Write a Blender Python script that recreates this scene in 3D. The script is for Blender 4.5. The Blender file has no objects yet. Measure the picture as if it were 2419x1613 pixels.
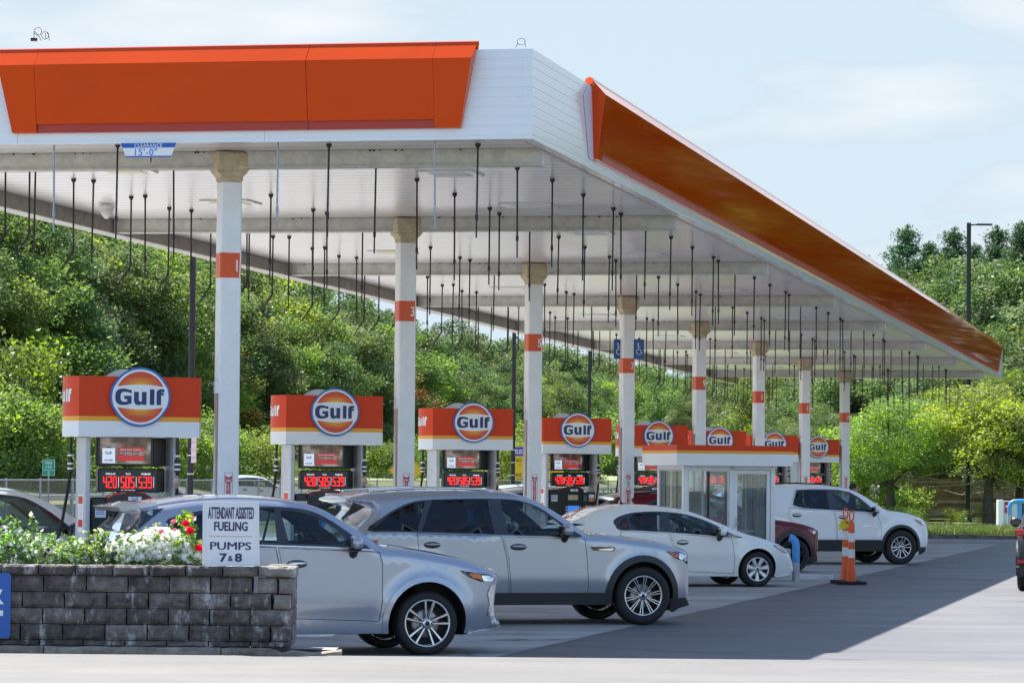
import bpy, bmesh, math, random
import numpy as np
from math import sin, cos, tan, pi, radians, sqrt, atan2
from mathutils import Vector, Matrix
from mathutils.geometry import delaunay_2d_cdt
random.seed(7); np.random.seed(7)
C = bpy.context.scene.collection
SC = bpy.context.scene

# ------------------------------------------------------------------ camera, world, sun
FPX = 8228.0; CX, CY = 1209.5, 806.5; EYE = 2.02; HOR = 1113.8
PITCH = math.atan((HOR - CY) / FPX); ROLL = 0.009
camd = bpy.data.cameras.new('camera'); cam = bpy.data.objects.new('camera', camd); C.objects.link(cam)
camd.sensor_width = 36; camd.lens = FPX / 2419 * 36; camd.clip_end = 6000; camd.clip_start = 0.5
CR = Matrix.Rotation(pi / 2 + PITCH, 3, 'X') @ Matrix.Rotation(ROLL, 3, 'Z')
cam.matrix_world = Matrix.Translation((0, 0, EYE)) @ CR.to_4x4()
SC.camera = cam
SUN_EL, SUN_AZ = radians(56), (-0.573, 0.819)      # direction towards the sun: behind and left of the canopy
w = bpy.data.worlds.new('World'); SC.world = w; w.use_nodes = True
nt = w.node_tree; nt.nodes.clear()
sky = nt.nodes.new('ShaderNodeTexSky'); sky.sky_type = 'NISHITA'; sky.sun_disc = False
sky.sun_elevation = SUN_EL; sky.sun_rotation = atan2(SUN_AZ[0], SUN_AZ[1])
sky.air_density = 1.0; sky.dust_density = .35; sky.ozone_density = 2.5; sky.altitude = 50
tc = nt.nodes.new('ShaderNodeTexCoord'); mp = nt.nodes.new('ShaderNodeMapping')
mp.inputs['Scale'].default_value = (5, 5, 17); mp.inputs['Location'].default_value = (0.3, 0.0, 0.6)
nz = nt.nodes.new('ShaderNodeTexNoise'); nz.inputs['Scale'].default_value = 1.6; nz.inputs['Detail'].default_value = 5; nz.inputs['Roughness'].default_value = .5
cr = nt.nodes.new('ShaderNodeValToRGB'); cr.color_ramp.elements[0].position = .50; cr.color_ramp.elements[1].position = .74
cr.color_ramp.elements[0].color = (0, 0, 0, 1); cr.color_ramp.elements[1].color = (.45, .45, .45, 1)
mx = nt.nodes.new('ShaderNodeMix'); mx.data_type = 'RGBA'; mx.inputs[7].default_value = (4.1, 4.35, 4.6, 1)
bg = nt.nodes.new('ShaderNodeBackground'); bg.inputs['Strength'].default_value = 0.11
wo = nt.nodes.new('ShaderNodeOutputWorld')
L_ = nt.links.new
L_(tc.outputs['Generated'], mp.inputs['Vector']); L_(mp.outputs['Vector'], nz.inputs['Vector']); L_(nz.outputs['Fac'], cr.inputs['Fac'])
sp_ = nt.nodes.new('ShaderNodeSeparateXYZ'); mr_ = nt.nodes.new('ShaderNodeMapRange'); mr_.inputs[1].default_value = .16; mr_.inputs[2].default_value = .55; mr_.inputs[3].default_value = .97; mr_.inputs[4].default_value = .0
ad_ = nt.nodes.new('ShaderNodeMath'); ad_.operation = 'ADD'; ad_.use_clamp = True
my_ = nt.nodes.new('ShaderNodeMapRange'); my_.inputs[1].default_value = -.5; my_.inputs[2].default_value = .6; my_.inputs[3].default_value = .0; my_.inputs[4].default_value = 1
mm_ = nt.nodes.new('ShaderNodeMath'); mm_.operation = 'MULTIPLY'
L_(tc.outputs['Generated'], sp_.inputs[0]); L_(sp_.outputs[2], mr_.inputs[0]); L_(sp_.outputs[1], my_.inputs[0]); L_(mr_.outputs[0], mm_.inputs[0]); L_(my_.outputs[0], mm_.inputs[1]); L_(mm_.outputs[0], ad_.inputs[0]); L_(cr.outputs['Color'], ad_.inputs[1])
veil = nt.nodes.new('ShaderNodeMix'); veil.data_type = 'RGBA'; veil.inputs[6].default_value = (2.42, 2.90, 3.28, 1); veil.inputs[7].default_value = (4.9, 4.5, 4.4, 1)
L_(cr.outputs['Color'], veil.inputs[0]); L_(veil.outputs[2], mx.inputs[7]); L_(ad_.outputs[0], mx.inputs[0]); L_(sky.outputs['Color'], mx.inputs[6]); L_(mx.outputs[2], bg.inputs['Color']); L_(bg.outputs['Background'], wo.inputs['Surface'])
sl = bpy.data.lights.new('sun', 'SUN'); sl.energy = 5.0; sl.angle = radians(.6); sl.color = (1, .95, .88)
so = bpy.data.objects.new('sun', sl); C.objects.link(so)
sd = Vector((SUN_AZ[0] * cos(SUN_EL), SUN_AZ[1] * cos(SUN_EL), sin(SUN_EL)))
so.rotation_euler = sd.to_track_quat('Z', 'Y').to_euler(); so.location = (-30, 40, 60)
SC.view_settings.view_transform = 'Standard'; SC.view_settings.look = 'None'
SC.view_settings.exposure = 1.33; SC.view_settings.gamma = 1
SC.cycles.max_bounces = 8; SC.cycles.transparent_max_bounces = 24; SC.cycles.caustics_reflective = False; SC.cycles.caustics_refractive = False

# ------------------------------------------------------------------ helpers
def ray(x, y):
    return CR @ Vector(((x - CX) / FPX, -(y - CY) / FPX, -1))
def atY(x, y, Y):
    r = ray(x, y); t = Y / r.y
    return Vector((r.x * t, Y, EYE + r.z * t))
def atZ(x, y, z=0.0):
    r = ray(x, y); t = (z - EYE) / r.z
    return Vector((r.x * t, r.y * t, z))
def onplane(x, y, p0, n):
    r = ray(x, y); o = Vector((0, 0, EYE)); t = (p0 - o).dot(n) / r.dot(n)
    return o + r * t

MATS = {}
def mat(name, col=(.5, .5, .5), rough=.5, metal=0, coat=0, spec=.5, emit=None, estr=0, noise=None, bump=None, alpha=None, coatr=.03):
    """noise=(scale, dark colour or factor, detail); bump=(scale, strength)"""
    if name in MATS: return MATS[name]
    m = bpy.data.materials.new(name); m.use_nodes = True; MATS[name] = m
    t = m.node_tree; b = t.nodes['Principled BSDF']
    b.inputs['Base Color'].default_value = (*col, 1); b.inputs['Roughness'].default_value = rough; b.inputs['Metallic'].default_value = metal
    b.inputs['Coat Weight'].default_value = coat; b.inputs['Coat Roughness'].default_value = coatr; b.inputs['Specular IOR Level'].default_value = spec
    if emit: b.inputs['Emission Color'].default_value = (*emit, 1); b.inputs['Emission Strength'].default_value = estr
    c = t.nodes.new('ShaderNodeTexCoord')
    if noise:
        n = t.nodes.new('ShaderNodeTexNoise'); n.inputs['Scale'].default_value = noise[0]; n.inputs['Detail'].default_value = noise[2] if len(noise) > 2 else 6
        n.inputs['Roughness'].default_value = .65
        r = t.nodes.new('ShaderNodeValToRGB'); r.color_ramp.elements[0].position = .32; r.color_ramp.elements[1].position = .68
        d = noise[1]; d = tuple(k * d for k in col) if not isinstance(d, tuple) else d
        r.color_ramp.elements[0].color = (*d, 1); r.color_ramp.elements[1].color = (*col, 1)
        t.links.new(c.outputs['Object'], n.inputs['Vector']); t.links.new(n.outputs['Fac'], r.inputs['Fac']); t.links.new(r.outputs['Color'], b.inputs['Base Color'])
    if bump:
        n = t.nodes.new('ShaderNodeTexNoise'); n.inputs['Scale'].default_value = bump[0]; n.inputs['Detail'].default_value = 4
        u = t.nodes.new('ShaderNodeBump'); u.inputs['Strength'].default_value = bump[1]; u.inputs['Distance'].default_value = bump[2] if len(bump) > 2 else .02
        t.links.new(c.outputs['Object'], n.inputs['Vector']); t.links.new(n.outputs['Fac'], u.inputs['Height']); t.links.new(u.outputs['Normal'], b.inputs['Normal'])
    return m
def glassmat(name, tint, refl=1.5, rough=.0, base=None, mixb=0):
    if name in MATS: return MATS[name]
    m = bpy.data.materials.new(name); m.use_nodes = True; MATS[name] = m
    t = m.node_tree; t.nodes.clear(); o = t.nodes.new('ShaderNodeOutputMaterial')
    a = t.nodes.new('ShaderNodeBsdfTransparent'); a.inputs['Color'].default_value = (*tint, 1)
    g = t.nodes.new('ShaderNodeBsdfGlossy'); g.inputs['Roughness'].default_value = rough; g.inputs['Color'].default_value = (.9, .95, 1, 1)
    f = t.nodes.new('ShaderNodeFresnel'); f.inputs['IOR'].default_value = refl; x = t.nodes.new('ShaderNodeMixShader')
    t.links.new(f.outputs['Fac'], x.inputs['Fac']); t.links.new(a.outputs['BSDF'], x.inputs[1]); t.links.new(g.outputs['BSDF'], x.inputs[2])
    last = x
    if mixb:
        d = t.nodes.new('ShaderNodeBsdfDiffuse'); d.inputs['Color'].default_value = (*base, 1)
        y = t.nodes.new('ShaderNodeMixShader')
        n = t.nodes.new('ShaderNodeTexNoise'); n.inputs['Scale'].default_value = 3; n.inputs['Detail'].default_value = 6
        c = t.nodes.new('ShaderNodeTexCoord'); q = t.nodes.new('ShaderNodeMath'); q.operation = 'MULTIPLY'; q.inputs[1].default_value = mixb * 2
        t.links.new(c.outputs['Object'], n.inputs['Vector']); t.links.new(n.outputs['Fac'], q.inputs[0]); t.links.new(q.outputs[0], y.inputs['Fac'])
        t.links.new(x.outputs[0], y.inputs[1]); t.links.new(d.outputs[0], y.inputs[2]); last = y
    t.links.new(last.outputs[0], o.inputs['Surface'])
    return m

WM = {}          # world matrices of built objects
def link(o, parent=None, M=None):
    C.objects.link(o)
    if parent is not None: o.parent = parent
    WM[o.name] = M if M is not None else (WM[parent.name] if parent is not None else Matrix.Identity(4))
    return o
def tag(o, label=None, cat=None, group=None, kind=None):
    if label: o['label'] = label
    if cat: o['category'] = cat
    if group: o['group'] = group
    if kind: o['kind'] = kind
    return o
def thing(name, label, cat, loc=(0, 0, 0), rz=0, group=None):
    o = bpy.data.objects.new(name, None); o.empty_display_size = .3
    o.location = loc; o.rotation_euler = (0, 0, rz)
    link(o, None, Matrix.Translation(loc) @ Matrix.Rotation(rz, 4, 'Z'))
    return tag(o, label, cat, group)
def copy_tree(o, loc=None, rz=None, label=None, scale=None, top=True, parent=None):
    c = o.copy(); C.objects.link(c)
    if parent is not None: c.parent = parent
    if loc is not None: c.location = loc
    if rz is not None: c.rotation_euler = (0, 0, rz)
    if scale is not None: c.scale = scale if hasattr(scale, '__len__') else (scale,) * 3
    if label: c['label'] = label
    for ch in list(o.children): copy_tree(ch, parent=c)
    return c

class MB:
    """collects faces in the local frame X (Matrix); build links them as one object"""
    def __init__(s): s.v = []; s.f = []; s.m = []; s.sm = []; s.mats = []; s.X = Matrix.Identity(4)
    def mi(s, m):
        if m not in s.mats: s.mats.append(m)
        return s.mats.index(m)
    def add(s, vs, fs, m, smooth=False, X=None):
        T = s.X if X is None else s.X @ X
        k = len(s.v); i = s.mi(m)
        s.v += [tuple(T @ Vector(p)) for p in vs]
        for f in fs: s.f.append([a + k for a in f]); s.m.append(i); s.sm.append(smooth)
    def box(s, a, b, m, X=None, bev=0):
        x0, y0, z0 = a; x1, y1, z1 = b
        if bev:
            e = bev; prof = [(x0 + e, y0), (x1 - e, y0), (x1, y0 + e), (x1, y1 - e), (x1 - e, y1), (x0 + e, y1), (x0, y1 - e), (x0, y0 + e)]
            inn = [(x0 + e, y0 + e), (x1 - e, y0 + e), (x1 - e, y1 - e), (x0 + e, y1 - e)]
            vs = [(p[0], p[1], z0 + e) for p in prof] + [(p[0], p[1], z1 - e) for p in prof]
            fs = [(i, (i + 1) % 8, 8 + (i + 1) % 8, 8 + i) for i in range(8)]
            vs += [(*p, z1) for p in inn] + [(*p, z0) for p in inn]
            T = 16; B = 20
            fs += [(8, 9, T + 1, T), (9, 10, T + 1), (10, 11, T + 2, T + 1), (11, 12, T + 2), (12, 13, T + 3, T + 2), (13, 14, T + 3), (14, 15, T, T + 3), (15, 8, T), (T, T + 1, T + 2, T + 3)]
            fs += [(1, 0, B, B + 1), (2, 1, B + 1), (3, 2, B + 1, B + 2), (4, 3, B + 2), (5, 4, B + 2, B + 3), (6, 5, B + 3), (7, 6, B + 3, B), (0, 7, B), (B + 3, B + 2, B + 1, B)]
            s.add(vs, fs, m, False, X); return
        vs = [(x0, y0, z0), (x1, y0, z0), (x1, y1, z0), (x0, y1, z0), (x0, y0, z1), (x1, y0, z1), (x1, y1, z1), (x0, y1, z1)]
        s.add(vs, [(0, 3, 2, 1), (4, 5, 6, 7), (0, 1, 5, 4), (1, 2, 6, 5), (2, 3, 7, 6), (3, 0, 4, 7)], m, False, X)
    def prism(s, poly, m, d0, d1, axis='y', X=None, smooth=False, msides=None):
        """polygon in 2D extruded: axis y: (x,z) plane ; z: (x,y) plane; x: (y,z)"""
        n = len(poly)
        def P(p, d): return (p[0], d, p[1]) if axis == 'y' else ((p[0], p[1], d) if axis == 'z' else (d, p[0], p[1]))
        vs = [P(p, d0) for p in poly] + [P(p, d1) for p in poly]
        s.add(vs, [tuple(range(n)), tuple(range(2 * n - 1, n - 1, -1))], m, False, X)
        s.add(vs, [(i, (i + 1) % n, n + (i + 1) % n, n + i) for i in range(n)], msides or m, smooth, X)
    def tube(s, pts, r, m, n=8, caps=True, smooth=True, X=None):
        pts = [Vector(p) for p in pts]; vs = []; fs = []
        rr = r if hasattr(r, '__len__') else [r] * len(pts)
        up = Vector((0, 0, 1)); last = None
        for i, p in enumerate(pts):
            d = (pts[min(i + 1, len(pts) - 1)] - pts[max(i - 1, 0)]).normalized()
            a = d.cross(up if abs(d.z) < .9 else Vector((1, 0, 0))).normalized()
            if last is not None:
                a = (last - d * last.dot(d)).normalized()
            last = a; b = d.cross(a)
            for k in range(n):
                t = 2 * pi * k / n; vs.append(tuple(p + (a * cos(t) + b * sin(t)) * rr[i]))
        for i in range(len(pts) - 1):
            for k in range(n): fs.append((i * n + k, i * n + (k + 1) % n, (i + 1) * n + (k + 1) % n, (i + 1) * n + k))
        s.add(vs, fs, m, smooth, X)
        if caps:
            s.add([vs[k] for k in range(n)], [tuple(range(n - 1, -1, -1))], m, False, X)
            s.add(vs[-n:], [tuple(range(n))], m, False, X)
    def lathe(s, prof, m, n=24, axis='z', X=None, smooth=True):
        """prof: (r, h)"""
        vs = []; fs = []
        for r, h in prof:
            for k in range(n):
                t = 2 * pi * k / n; a, b = r * cos(t), r * sin(t)
                vs.append((a, b, h) if axis == 'z' else ((a, h, b) if axis == 'y' else (h, a, b)))
        for i in range(len(prof) - 1):
            for k in range(n): fs.append((i * n + k, i * n + (k + 1) % n, (i + 1) * n + (k + 1) % n, (i + 1) * n + k))
        s.add(vs, fs, m, smooth, X)
    def ball(s, c, r, m, n=12, X=None):
        rx, ry, rz = r if hasattr(r, '__len__') else (r,) * 3
        vs = []; fs = []; h = n // 2 + 1
        for i in range(h + 1):
            a = pi * i / h
            for k in range(n):
                t = 2 * pi * k / n; vs.append((c[0] + rx * sin(a) * cos(t), c[1] + ry * sin(a) * sin(t), c[2] + rz * cos(a)))
        for i in range(h):
            for k in range(n): fs.append((i * n + k, (i + 1) * n + k, (i + 1) * n + (k + 1) % n, i * n + (k + 1) % n))
        s.add(vs, fs, m, True, X)
    def text(s, st, size, m, X, bold=0.0, depth=.003, align='CENTER', sx=1.0, fn=None, space=1.0):
        """text in local XY plane of X, z towards the viewer, vertically centred"""
        vs, fs = textmesh(st, bold, space)
        if not vs: return
        xs = [p[0] for p in vs]; x0, x1 = min(xs), max(xs)
        off = {'CENTER': -(x0 + x1) / 2, 'LEFT': -x0, 'RIGHT': -x1}[align]
        P = [((p[0] + off) * size * sx, (p[1] - .36) * size, p[2] * depth / .01) for p in vs]
        if fn: P = [fn(p) for p in P]
        s.add(P, fs, m, False, X)
    def build(s, name, parent=None, label=None, kind=None, cat=None, group=None, base=None):
        me = bpy.data.meshes.new(name)
        V = s.v
        if parent is not None:
            I = WM[parent.name].inverted(); V = [tuple(I @ Vector(p)) for p in V]
        elif base is not None:
            bv = Vector(base); V = [tuple(Vector(p) - bv) for p in V]
        me.from_pydata(V, [], s.f)
        for m in s.mats: me.materials.append(m)
        me.polygons.foreach_set('material_index', s.m); me.polygons.foreach_set('use_smooth', s.sm); me.update()
        o = bpy.data.objects.new(name, me)
        if base is not None and parent is None: o.location = base
        link(o, parent, None if parent is not None else Matrix.Translation(base or (0, 0, 0)))
        return tag(o, label, cat, group, kind)
_TX = {}
def textmesh(st, bold=0, space=1.0):
    k = (st, bold, space)
    if k in _TX: return _TX[k]
    cu = bpy.data.curves.new('t', 'FONT'); cu.body = st; cu.size = 1; cu.extrude = .005; cu.offset = bold; cu.space_character = space; cu.resolution_u = 3
    ob = bpy.data.objects.new('t', cu); C.objects.link(ob)
    dg = bpy.context.evaluated_depsgraph_get(); e = ob.evaluated_get(dg); me = e.to_mesh()
    vs = [tuple(v.co) for v in me.vertices]; fs = [tuple(p.vertices) for p in me.polygons]
    e.to_mesh_clear(); bpy.data.objects.remove(ob); bpy.data.curves.remove(cu)
    _TX[k] = (vs, fs); return _TX[k]
def frame(o, xa, ya):
    """matrix whose local x = xa, local y = ya, z = xa x ya"""
    xa = Vector(xa).normalized(); ya = Vector(ya).normalized(); za = xa.cross(ya)
    return Matrix(((xa.x, ya.x, za.x, o[0]), (xa.y, ya.y, za.y, o[1]), (xa.z, ya.z, za.z, o[2]), (0, 0, 0, 1)))

TH = radians(18.5)                       # pump islands, cars
Wd = Vector((cos(TH), sin(TH), 0)); Wa = Vector((-sin(TH), cos(TH), 0))
YAW = math.atan(.214)
Ld = Vector((sin(YAW), cos(YAW), 0)); Lf = Vector((-cos(YAW), sin(YAW), 0))   # along the canopy, to its left

# common materials
M_white = mat('white_panel', (.80, .81, .82), .28, noise=(1.2, .93), spec=.5)
M_wpaint = mat('white_paint', (.86, .86, .85), .45, noise=(4, .9))
M_cream = mat('cream_cover', (.62, .52, .36), .7, noise=(9, (.42, .33, .21)), bump=(14, .4))
M_orange = mat('orange_panel', (.70, .08, .008), .34, spec=.4, noise=(40, .93, 2))
M_ored = mat('orange_red', (.68, .052, .010), .4, spec=.2, noise=(8, .94))
M_yel = mat('yellow_stripe', (.85, .36, .01), .4)
M_navy = mat('navy_letters', (.006, .02, .13), .4)
M_blue = mat('blue_ring', (.01, .13, .45), .35)
M_dark = mat('dark_pipe', (.035, .033, .032), .55, metal=.2, noise=(20, .6))
M_galv = mat('galvanised_pipe', (.42, .45, .50), .45, metal=.2, noise=(20, .7))
M_black = mat('black_plastic', (.012, .012, .014), .35)
M_matblk = mat('matt_black', (.012, .012, .013), .8)
M_rubber = mat('rubber', (.014, .014, .015), .75, noise=(30, .7))
M_alu = mat('brushed_aluminium', (.50, .51, .53), .38, metal=.55, noise=(6, .8))
M_chrome = mat('chrome', (.75, .76, .78), .12, metal=1)
M_red = mat('sign_red', (.62, .015, .02), .45)
M_signw = mat('sign_white', (.82, .82, .82), .4)
M_signb = mat('sign_blue', (.01, .09, .42), .4)
M_led = mat('led_red', (.5, 0, 0), .5, emit=(1, .012, .012), estr=1.7)
M_ledw = mat('led_white', (.5, .5, .5), .5, emit=(.7, .72, .75), estr=.45)

# ------------------------------------------------------------------ ground
def ground_mat(name, c1, c2, s1, crack=0, streak=0, oil=0, spec=.3, rough=.85):
    m = bpy.data.materials.new(name); m.use_nodes = True; t = m.node_tree; b = t.nodes['Principled BSDF']
    b.inputs['Roughness'].default_value = rough; b.inputs['Specular IOR Level'].default_value = spec
    c = t.nodes.new('ShaderNodeTexCoord')
    n1 = t.nodes.new('ShaderNodeTexNoise'); n1.inputs['Scale'].default_value = s1; n1.inputs['Detail'].default_value = 8; n1.inputs['Roughness'].default_value = .6
    n2 = t.nodes.new('ShaderNodeTexNoise'); n2.inputs['Scale'].default_value = 55; n2.inputs['Detail'].default_value = 3
    r = t.nodes.new('ShaderNodeValToRGB'); r.color_ramp.elements[0].position = .35; r.color_ramp.elements[1].position = .68
    r.color_ramp.elements[0].color = (*c2, 1); r.color_ramp.elements[1].color = (*c1, 1)
    mxx = t.nodes.new('ShaderNodeMix'); mxx.data_type = 'RGBA'; mxx.blend_type = 'OVERLAY'; mxx.inputs[0].default_value = .35
    t.links.new(c.outputs['Object'], n1.inputs['Vector']); t.links.new(c.outputs['Object'], n2.inputs['Vector'])
    t.links.new(n1.outputs['Fac'], r.inputs['Fac']); t.links.new(r.outputs['Color'], mxx.inputs[6]); t.links.new(n2.outputs['Fac'], mxx.inputs[7])
    out = mxx.outputs[2]
    if streak:
        mpp = t.nodes.new('ShaderNodeMapping'); mpp.inputs['Scale'].default_value = (.12, 1.2, 1)
        n3 = t.nodes.new('ShaderNodeTexNoise'); n3.inputs['Scale'].default_value = 1.2; n3.inputs['Detail'].default_value = 5
        r3 = t.nodes.new('ShaderNodeValToRGB'); r3.color_ramp.elements[0].position = .4; r3.color_ramp.elements[1].position = .62
        r3.color_ramp.elements[0].color = (1 - streak,) * 3 + (1,); r3.color_ramp.elements[1].color = (1, 1, 1, 1)
        m3 = t.nodes.new('ShaderNodeMix'); m3.data_type = 'RGBA'; m3.blend_type = 'MULTIPLY'; m3.inputs[0].default_value = 1
        t.links.new(c.outputs['Object'], mpp.inputs['Vector']); t.links.new(mpp.outputs['Vector'], n3.inputs['Vector']); t.links.new(n3.outputs['Fac'], r3.inputs['Fac'])
        t.links.new(out, m3.inputs[6]); t.links.new(r3.outputs['Color'], m3.inputs[7]); out = m3.outputs[2]
    if oil:
        no = t.nodes.new('ShaderNodeTexNoise'); no.inputs['Scale'].default_value = .9; no.inputs['Detail'].default_value = 6; no.inputs['Roughness'].default_value = .7
        ro = t.nodes.new('ShaderNodeValToRGB'); ro.color_ramp.elements[0].position = .60; ro.color_ramp.elements[1].position = .70
        ro.color_ramp.elements[0].color = (1, 1, 1, 1); ro.color_ramp.elements[1].color = (1 - oil, 1 - oil, 1 - oil, 1)
        mo = t.nodes.new('ShaderNodeMix'); mo.data_type = 'RGBA'; mo.blend_type = 'MULTIPLY'; mo.inputs[0].default_value = 1
        t.links.new(c.outputs['Object'], no.inputs['Vector']); t.links.new(no.outputs['Fac'], ro.inputs['Fac']); t.links.new(out, mo.inputs[6]); t.links.new(ro.outputs['Color'], mo.inputs[7]); out = mo.outputs[2]
    if crack:
        mpp = t.nodes.new('ShaderNodeMapping'); mpp.inputs['Rotation'].default_value = (0, 0, .5)
        vo = t.nodes.new('ShaderNodeTexVoronoi'); vo.feature = 'DISTANCE_TO_EDGE'; vo.inputs['Scale'].default_value = crack
        nd = t.nodes.new('ShaderNodeTexNoise'); nd.inputs['Scale'].default_value = 1.5; nd.inputs['Detail'].default_value = 5
        ad = t.nodes.new('ShaderNodeMix'); ad.data_type = 'RGBA'; ad.blend_type = 'ADD'; ad.inputs[0].default_value = 1.2
        t.links.new(c.outputs['Object'], mpp.inputs['Vector']); t.links.new(mpp.outputs['Vector'], ad.inputs[6]); t.links.new(c.outputs['Object'], nd.inputs['Vector']); t.links.new(nd.outputs['Color'], ad.inputs[7])
        t.links.new(ad.outputs[2], vo.inputs['Vector'])
        r4 = t.nodes.new('ShaderNodeValToRGB'); r4.color_ramp.elements[0].position = .002; r4.color_ramp.elements[1].position = .006
        r4.color_ramp.elements[0].color = (.45, .45, .45, 1); r4.color_ramp.elements[1].color = (1, 1, 1, 1)
        m4 = t.nodes.new('ShaderNodeMix'); m4.data_type = 'RGBA'; m4.blend_type = 'MULTIPLY'; m4.inputs[0].default_value = 1
        t.links.new(vo.outputs['Distance'], r4.inputs['Fac']); t.links.new(out, m4.inputs[6]); t.links.new(r4.outputs['Color'], m4.inputs[7]); out = m4.outputs[2]
    t.links.new(out, b.inputs['Base Color'])
    u = t.nodes.new('ShaderNodeBump'); u.inputs['Strength'].default_value = .5; u.inputs['Distance'].default_value = .01
    t.links.new(n2.outputs['Fac'], u.inputs['Height']); t.links.new(u.outputs['Normal'], b.inputs['Normal'])
    return m
M_asph = ground_mat('asphalt', (.128, .128, .137), (.082, .082, .094), .35, crack=.07, streak=.22, oil=.15, spec=.6, rough=.62)
M_conc = ground_mat('concrete', (.46, .45, .44), (.30, .295, .29), .5, crack=.12, streak=.25, oil=.35)
M_fore = ground_mat('pavement_light', (.150, .147, .140), (.118, .116, .111), .6, streak=.10, oil=.12, spec=.5, rough=.7)
M_earth = ground_mat('earth', (.10, .12, .05), (.06, .08, .03), .08)
def sheet(name, pts, z, m, kind='structure'):
    b = MB(); b.add([(p[0], p[1], z) for p in pts], [tuple(range(len(pts)))], m)
    return b.build(name, kind=kind)
sheet('ground', [(-1500, -200), (1500, -200), (1500, 3000), (-1500, 3000)], -0.012, M_earth)
# asphalt forecourt with a slight rise in front
b = MB(); b.add([(-60, 35.9, 0), (90, 35.9, 0), (90, 111.5, 0), (-8, 111.5, 0), (-60, 60, 0)], [(0, 1, 2, 3, 4)], M_asph)
b.build('forecourt', kind='structure')
b = MB()
pro = [(35.9, -.005), (35.75, .125), (35.3, .137), (30, .14), (10, .14), (-20, .14)]
vs = []; 
for y, z in pro: vs += [(-60, y, z), (90, y, z)]
b.add(vs, [(2 * i + 2, 2 * i + 3, 2 * i + 1, 2 * i) for i in range(len(pro) - 1)], M_fore)
b.build('road', kind='structure')
# concrete pad under the canopy, its right edge parallel to it
pe = lambda Y: .45 + (Y - 40.7) * .2247
jag = []
y = 36.0
while y < 104:
    jag.append((pe(y) + random.uniform(-.03, .03), y)); y += 1.3
b = MB(); pts = [(-30, 36.0, .004)] + [(p[0], p[1], .004) for p in jag] + [(-10, 104, .004)]
b.add(pts, [tuple(range(len(pts)))], M_conc); b.build('pavement', kind='structure')
# expansion joints are part of the slab: thin dark sealant strips
b = MB()
M_joint = mat('joint_sealant', (.03, .03, .032), .8)
for k in range(9):
    c0 = Vector((pe(39 + 8.3 * k), 39 + 8.3 * k, 0)); d = Wd
    a = c0 - d * 14; e = c0 - d * .02; n = Wa * .012
    b.add([tuple(a - n + Vector((0, 0, .008))), tuple(e - n + Vector((0, 0, .008))), tuple(e + n + Vector((0, 0, .008))), tuple(a + n + Vector((0, 0, .008)))], [(0, 1, 2, 3)], M_joint)
b.build('pavement_joint', kind='structure')
b = MB()   # tar-sealed crack across the asphalt
p0 = atZ(2040, 1357); p1 = atZ(2345, 1371); pts = [p0.lerp(p1, i / 14) + Vector((0, random.uniform(-.12, .12), 0)) for i in range(15)]
for i in range(14):
    a, c = pts[i], pts[i + 1]
    b.add([(a.x, a.y - .07, .006), (c.x, c.y - .07, .006), (c.x, c.y + .07, .006), (a.x, a.y + .07, .006)], [(0, 1, 2, 3)], M_joint)
b.build('tar_seam', kind='structure')
# grass strip and kerb at the far right
M_grassg = mat('verge_soil', (.16, .20, .05), .9, noise=(1.5, (.10, .14, .03)))
sheet('lawn', [(2, 112.2), (60, 112.2), (70, 160), (2, 160)], .13, M_grassg)
b = MB(); M_kerb = mat('kerb_stone', (.22, .20, .19), .85, noise=(5, (.05, .045, .045)), bump=(12, .5))
x = 6.0
while x < 60:
    l = random.uniform(1.6, 2.6); b.box((x, 111.95 + random.uniform(-.03, .03), -.01), (x + l - .02, 112.2, .135 + random.uniform(-.02, .02)), M_kerb); x += l
b.build('kerb', kind='structure')
def blades(name, n, area, h, cols, label, z=0, wdt=.012):
    rnd = random.Random(3); b = MB(); ms = [mat('grass_%d' % i, c, .8) for i, c in enumerate(cols)]
    for i in range(n):
        x = rnd.uniform(area[0], area[1]); y = area[2] + (area[3] - area[2]) * rnd.random() ** 1.4; hh = h * rnd.uniform(.4, 1.2); a = rnd.uniform(0, pi); q = wdt
        b.add([(x - cos(a) * q, y - sin(a) * q, z), (x + cos(a) * q, y + sin(a) * q, z), (x + rnd.uniform(-.5, .5) * hh, y + rnd.uniform(-.4, .4) * hh, z + hh)], [(0, 1, 2)], rnd.choice(ms))
    return b.build(name, kind='stuff', label=label)
blades('grass', 16000, (9, 24, 112.3, 128), .17, [(.22, .30, .05), (.30, .33, .08), (.14, .24, .04), (.36, .33, .14)], 'sunlit yellow-green grass verge behind the far kerb', .13, .03)

# ------------------------------------------------------------------ canopy
CO = Vector((.21, 40.0, 0)); CL = 76.0; CWD = 9.3; ZF = 5.85; SLOPE = -.0088; FH = 1.04
CM = Matrix(((-Lf.x, Ld.x, 0, CO.x), (-Lf.y, Ld.y, 0, CO.y), (0, SLOPE * cos(YAW), 1, ZF), (0, 0, 0, 1)))
CMi = CM.inverted()
def to_canopy(p): return CMi @ Vector(p)
def ceiling_hit(x, y):
    r = ray(x, y); s = SLOPE
    # z = ZF + .02 + s*(Y-40)
    t = (ZF + .02 - s * 40 - EYE) / (r.z - s * r.y); return Vector((r.x * t, r.y * t, EYE + r.z * t))
can = thing('fuel_canopy', 'long flat fuel canopy with white fascia and orange panels over the pumps', 'canopy', (CO.x, CO.y, 0), -YAW)
M_fascia = mat('fascia_white', (.78, .80, .83), .22, noise=(.8, .96), coat=.5, coatr=.12)
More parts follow.
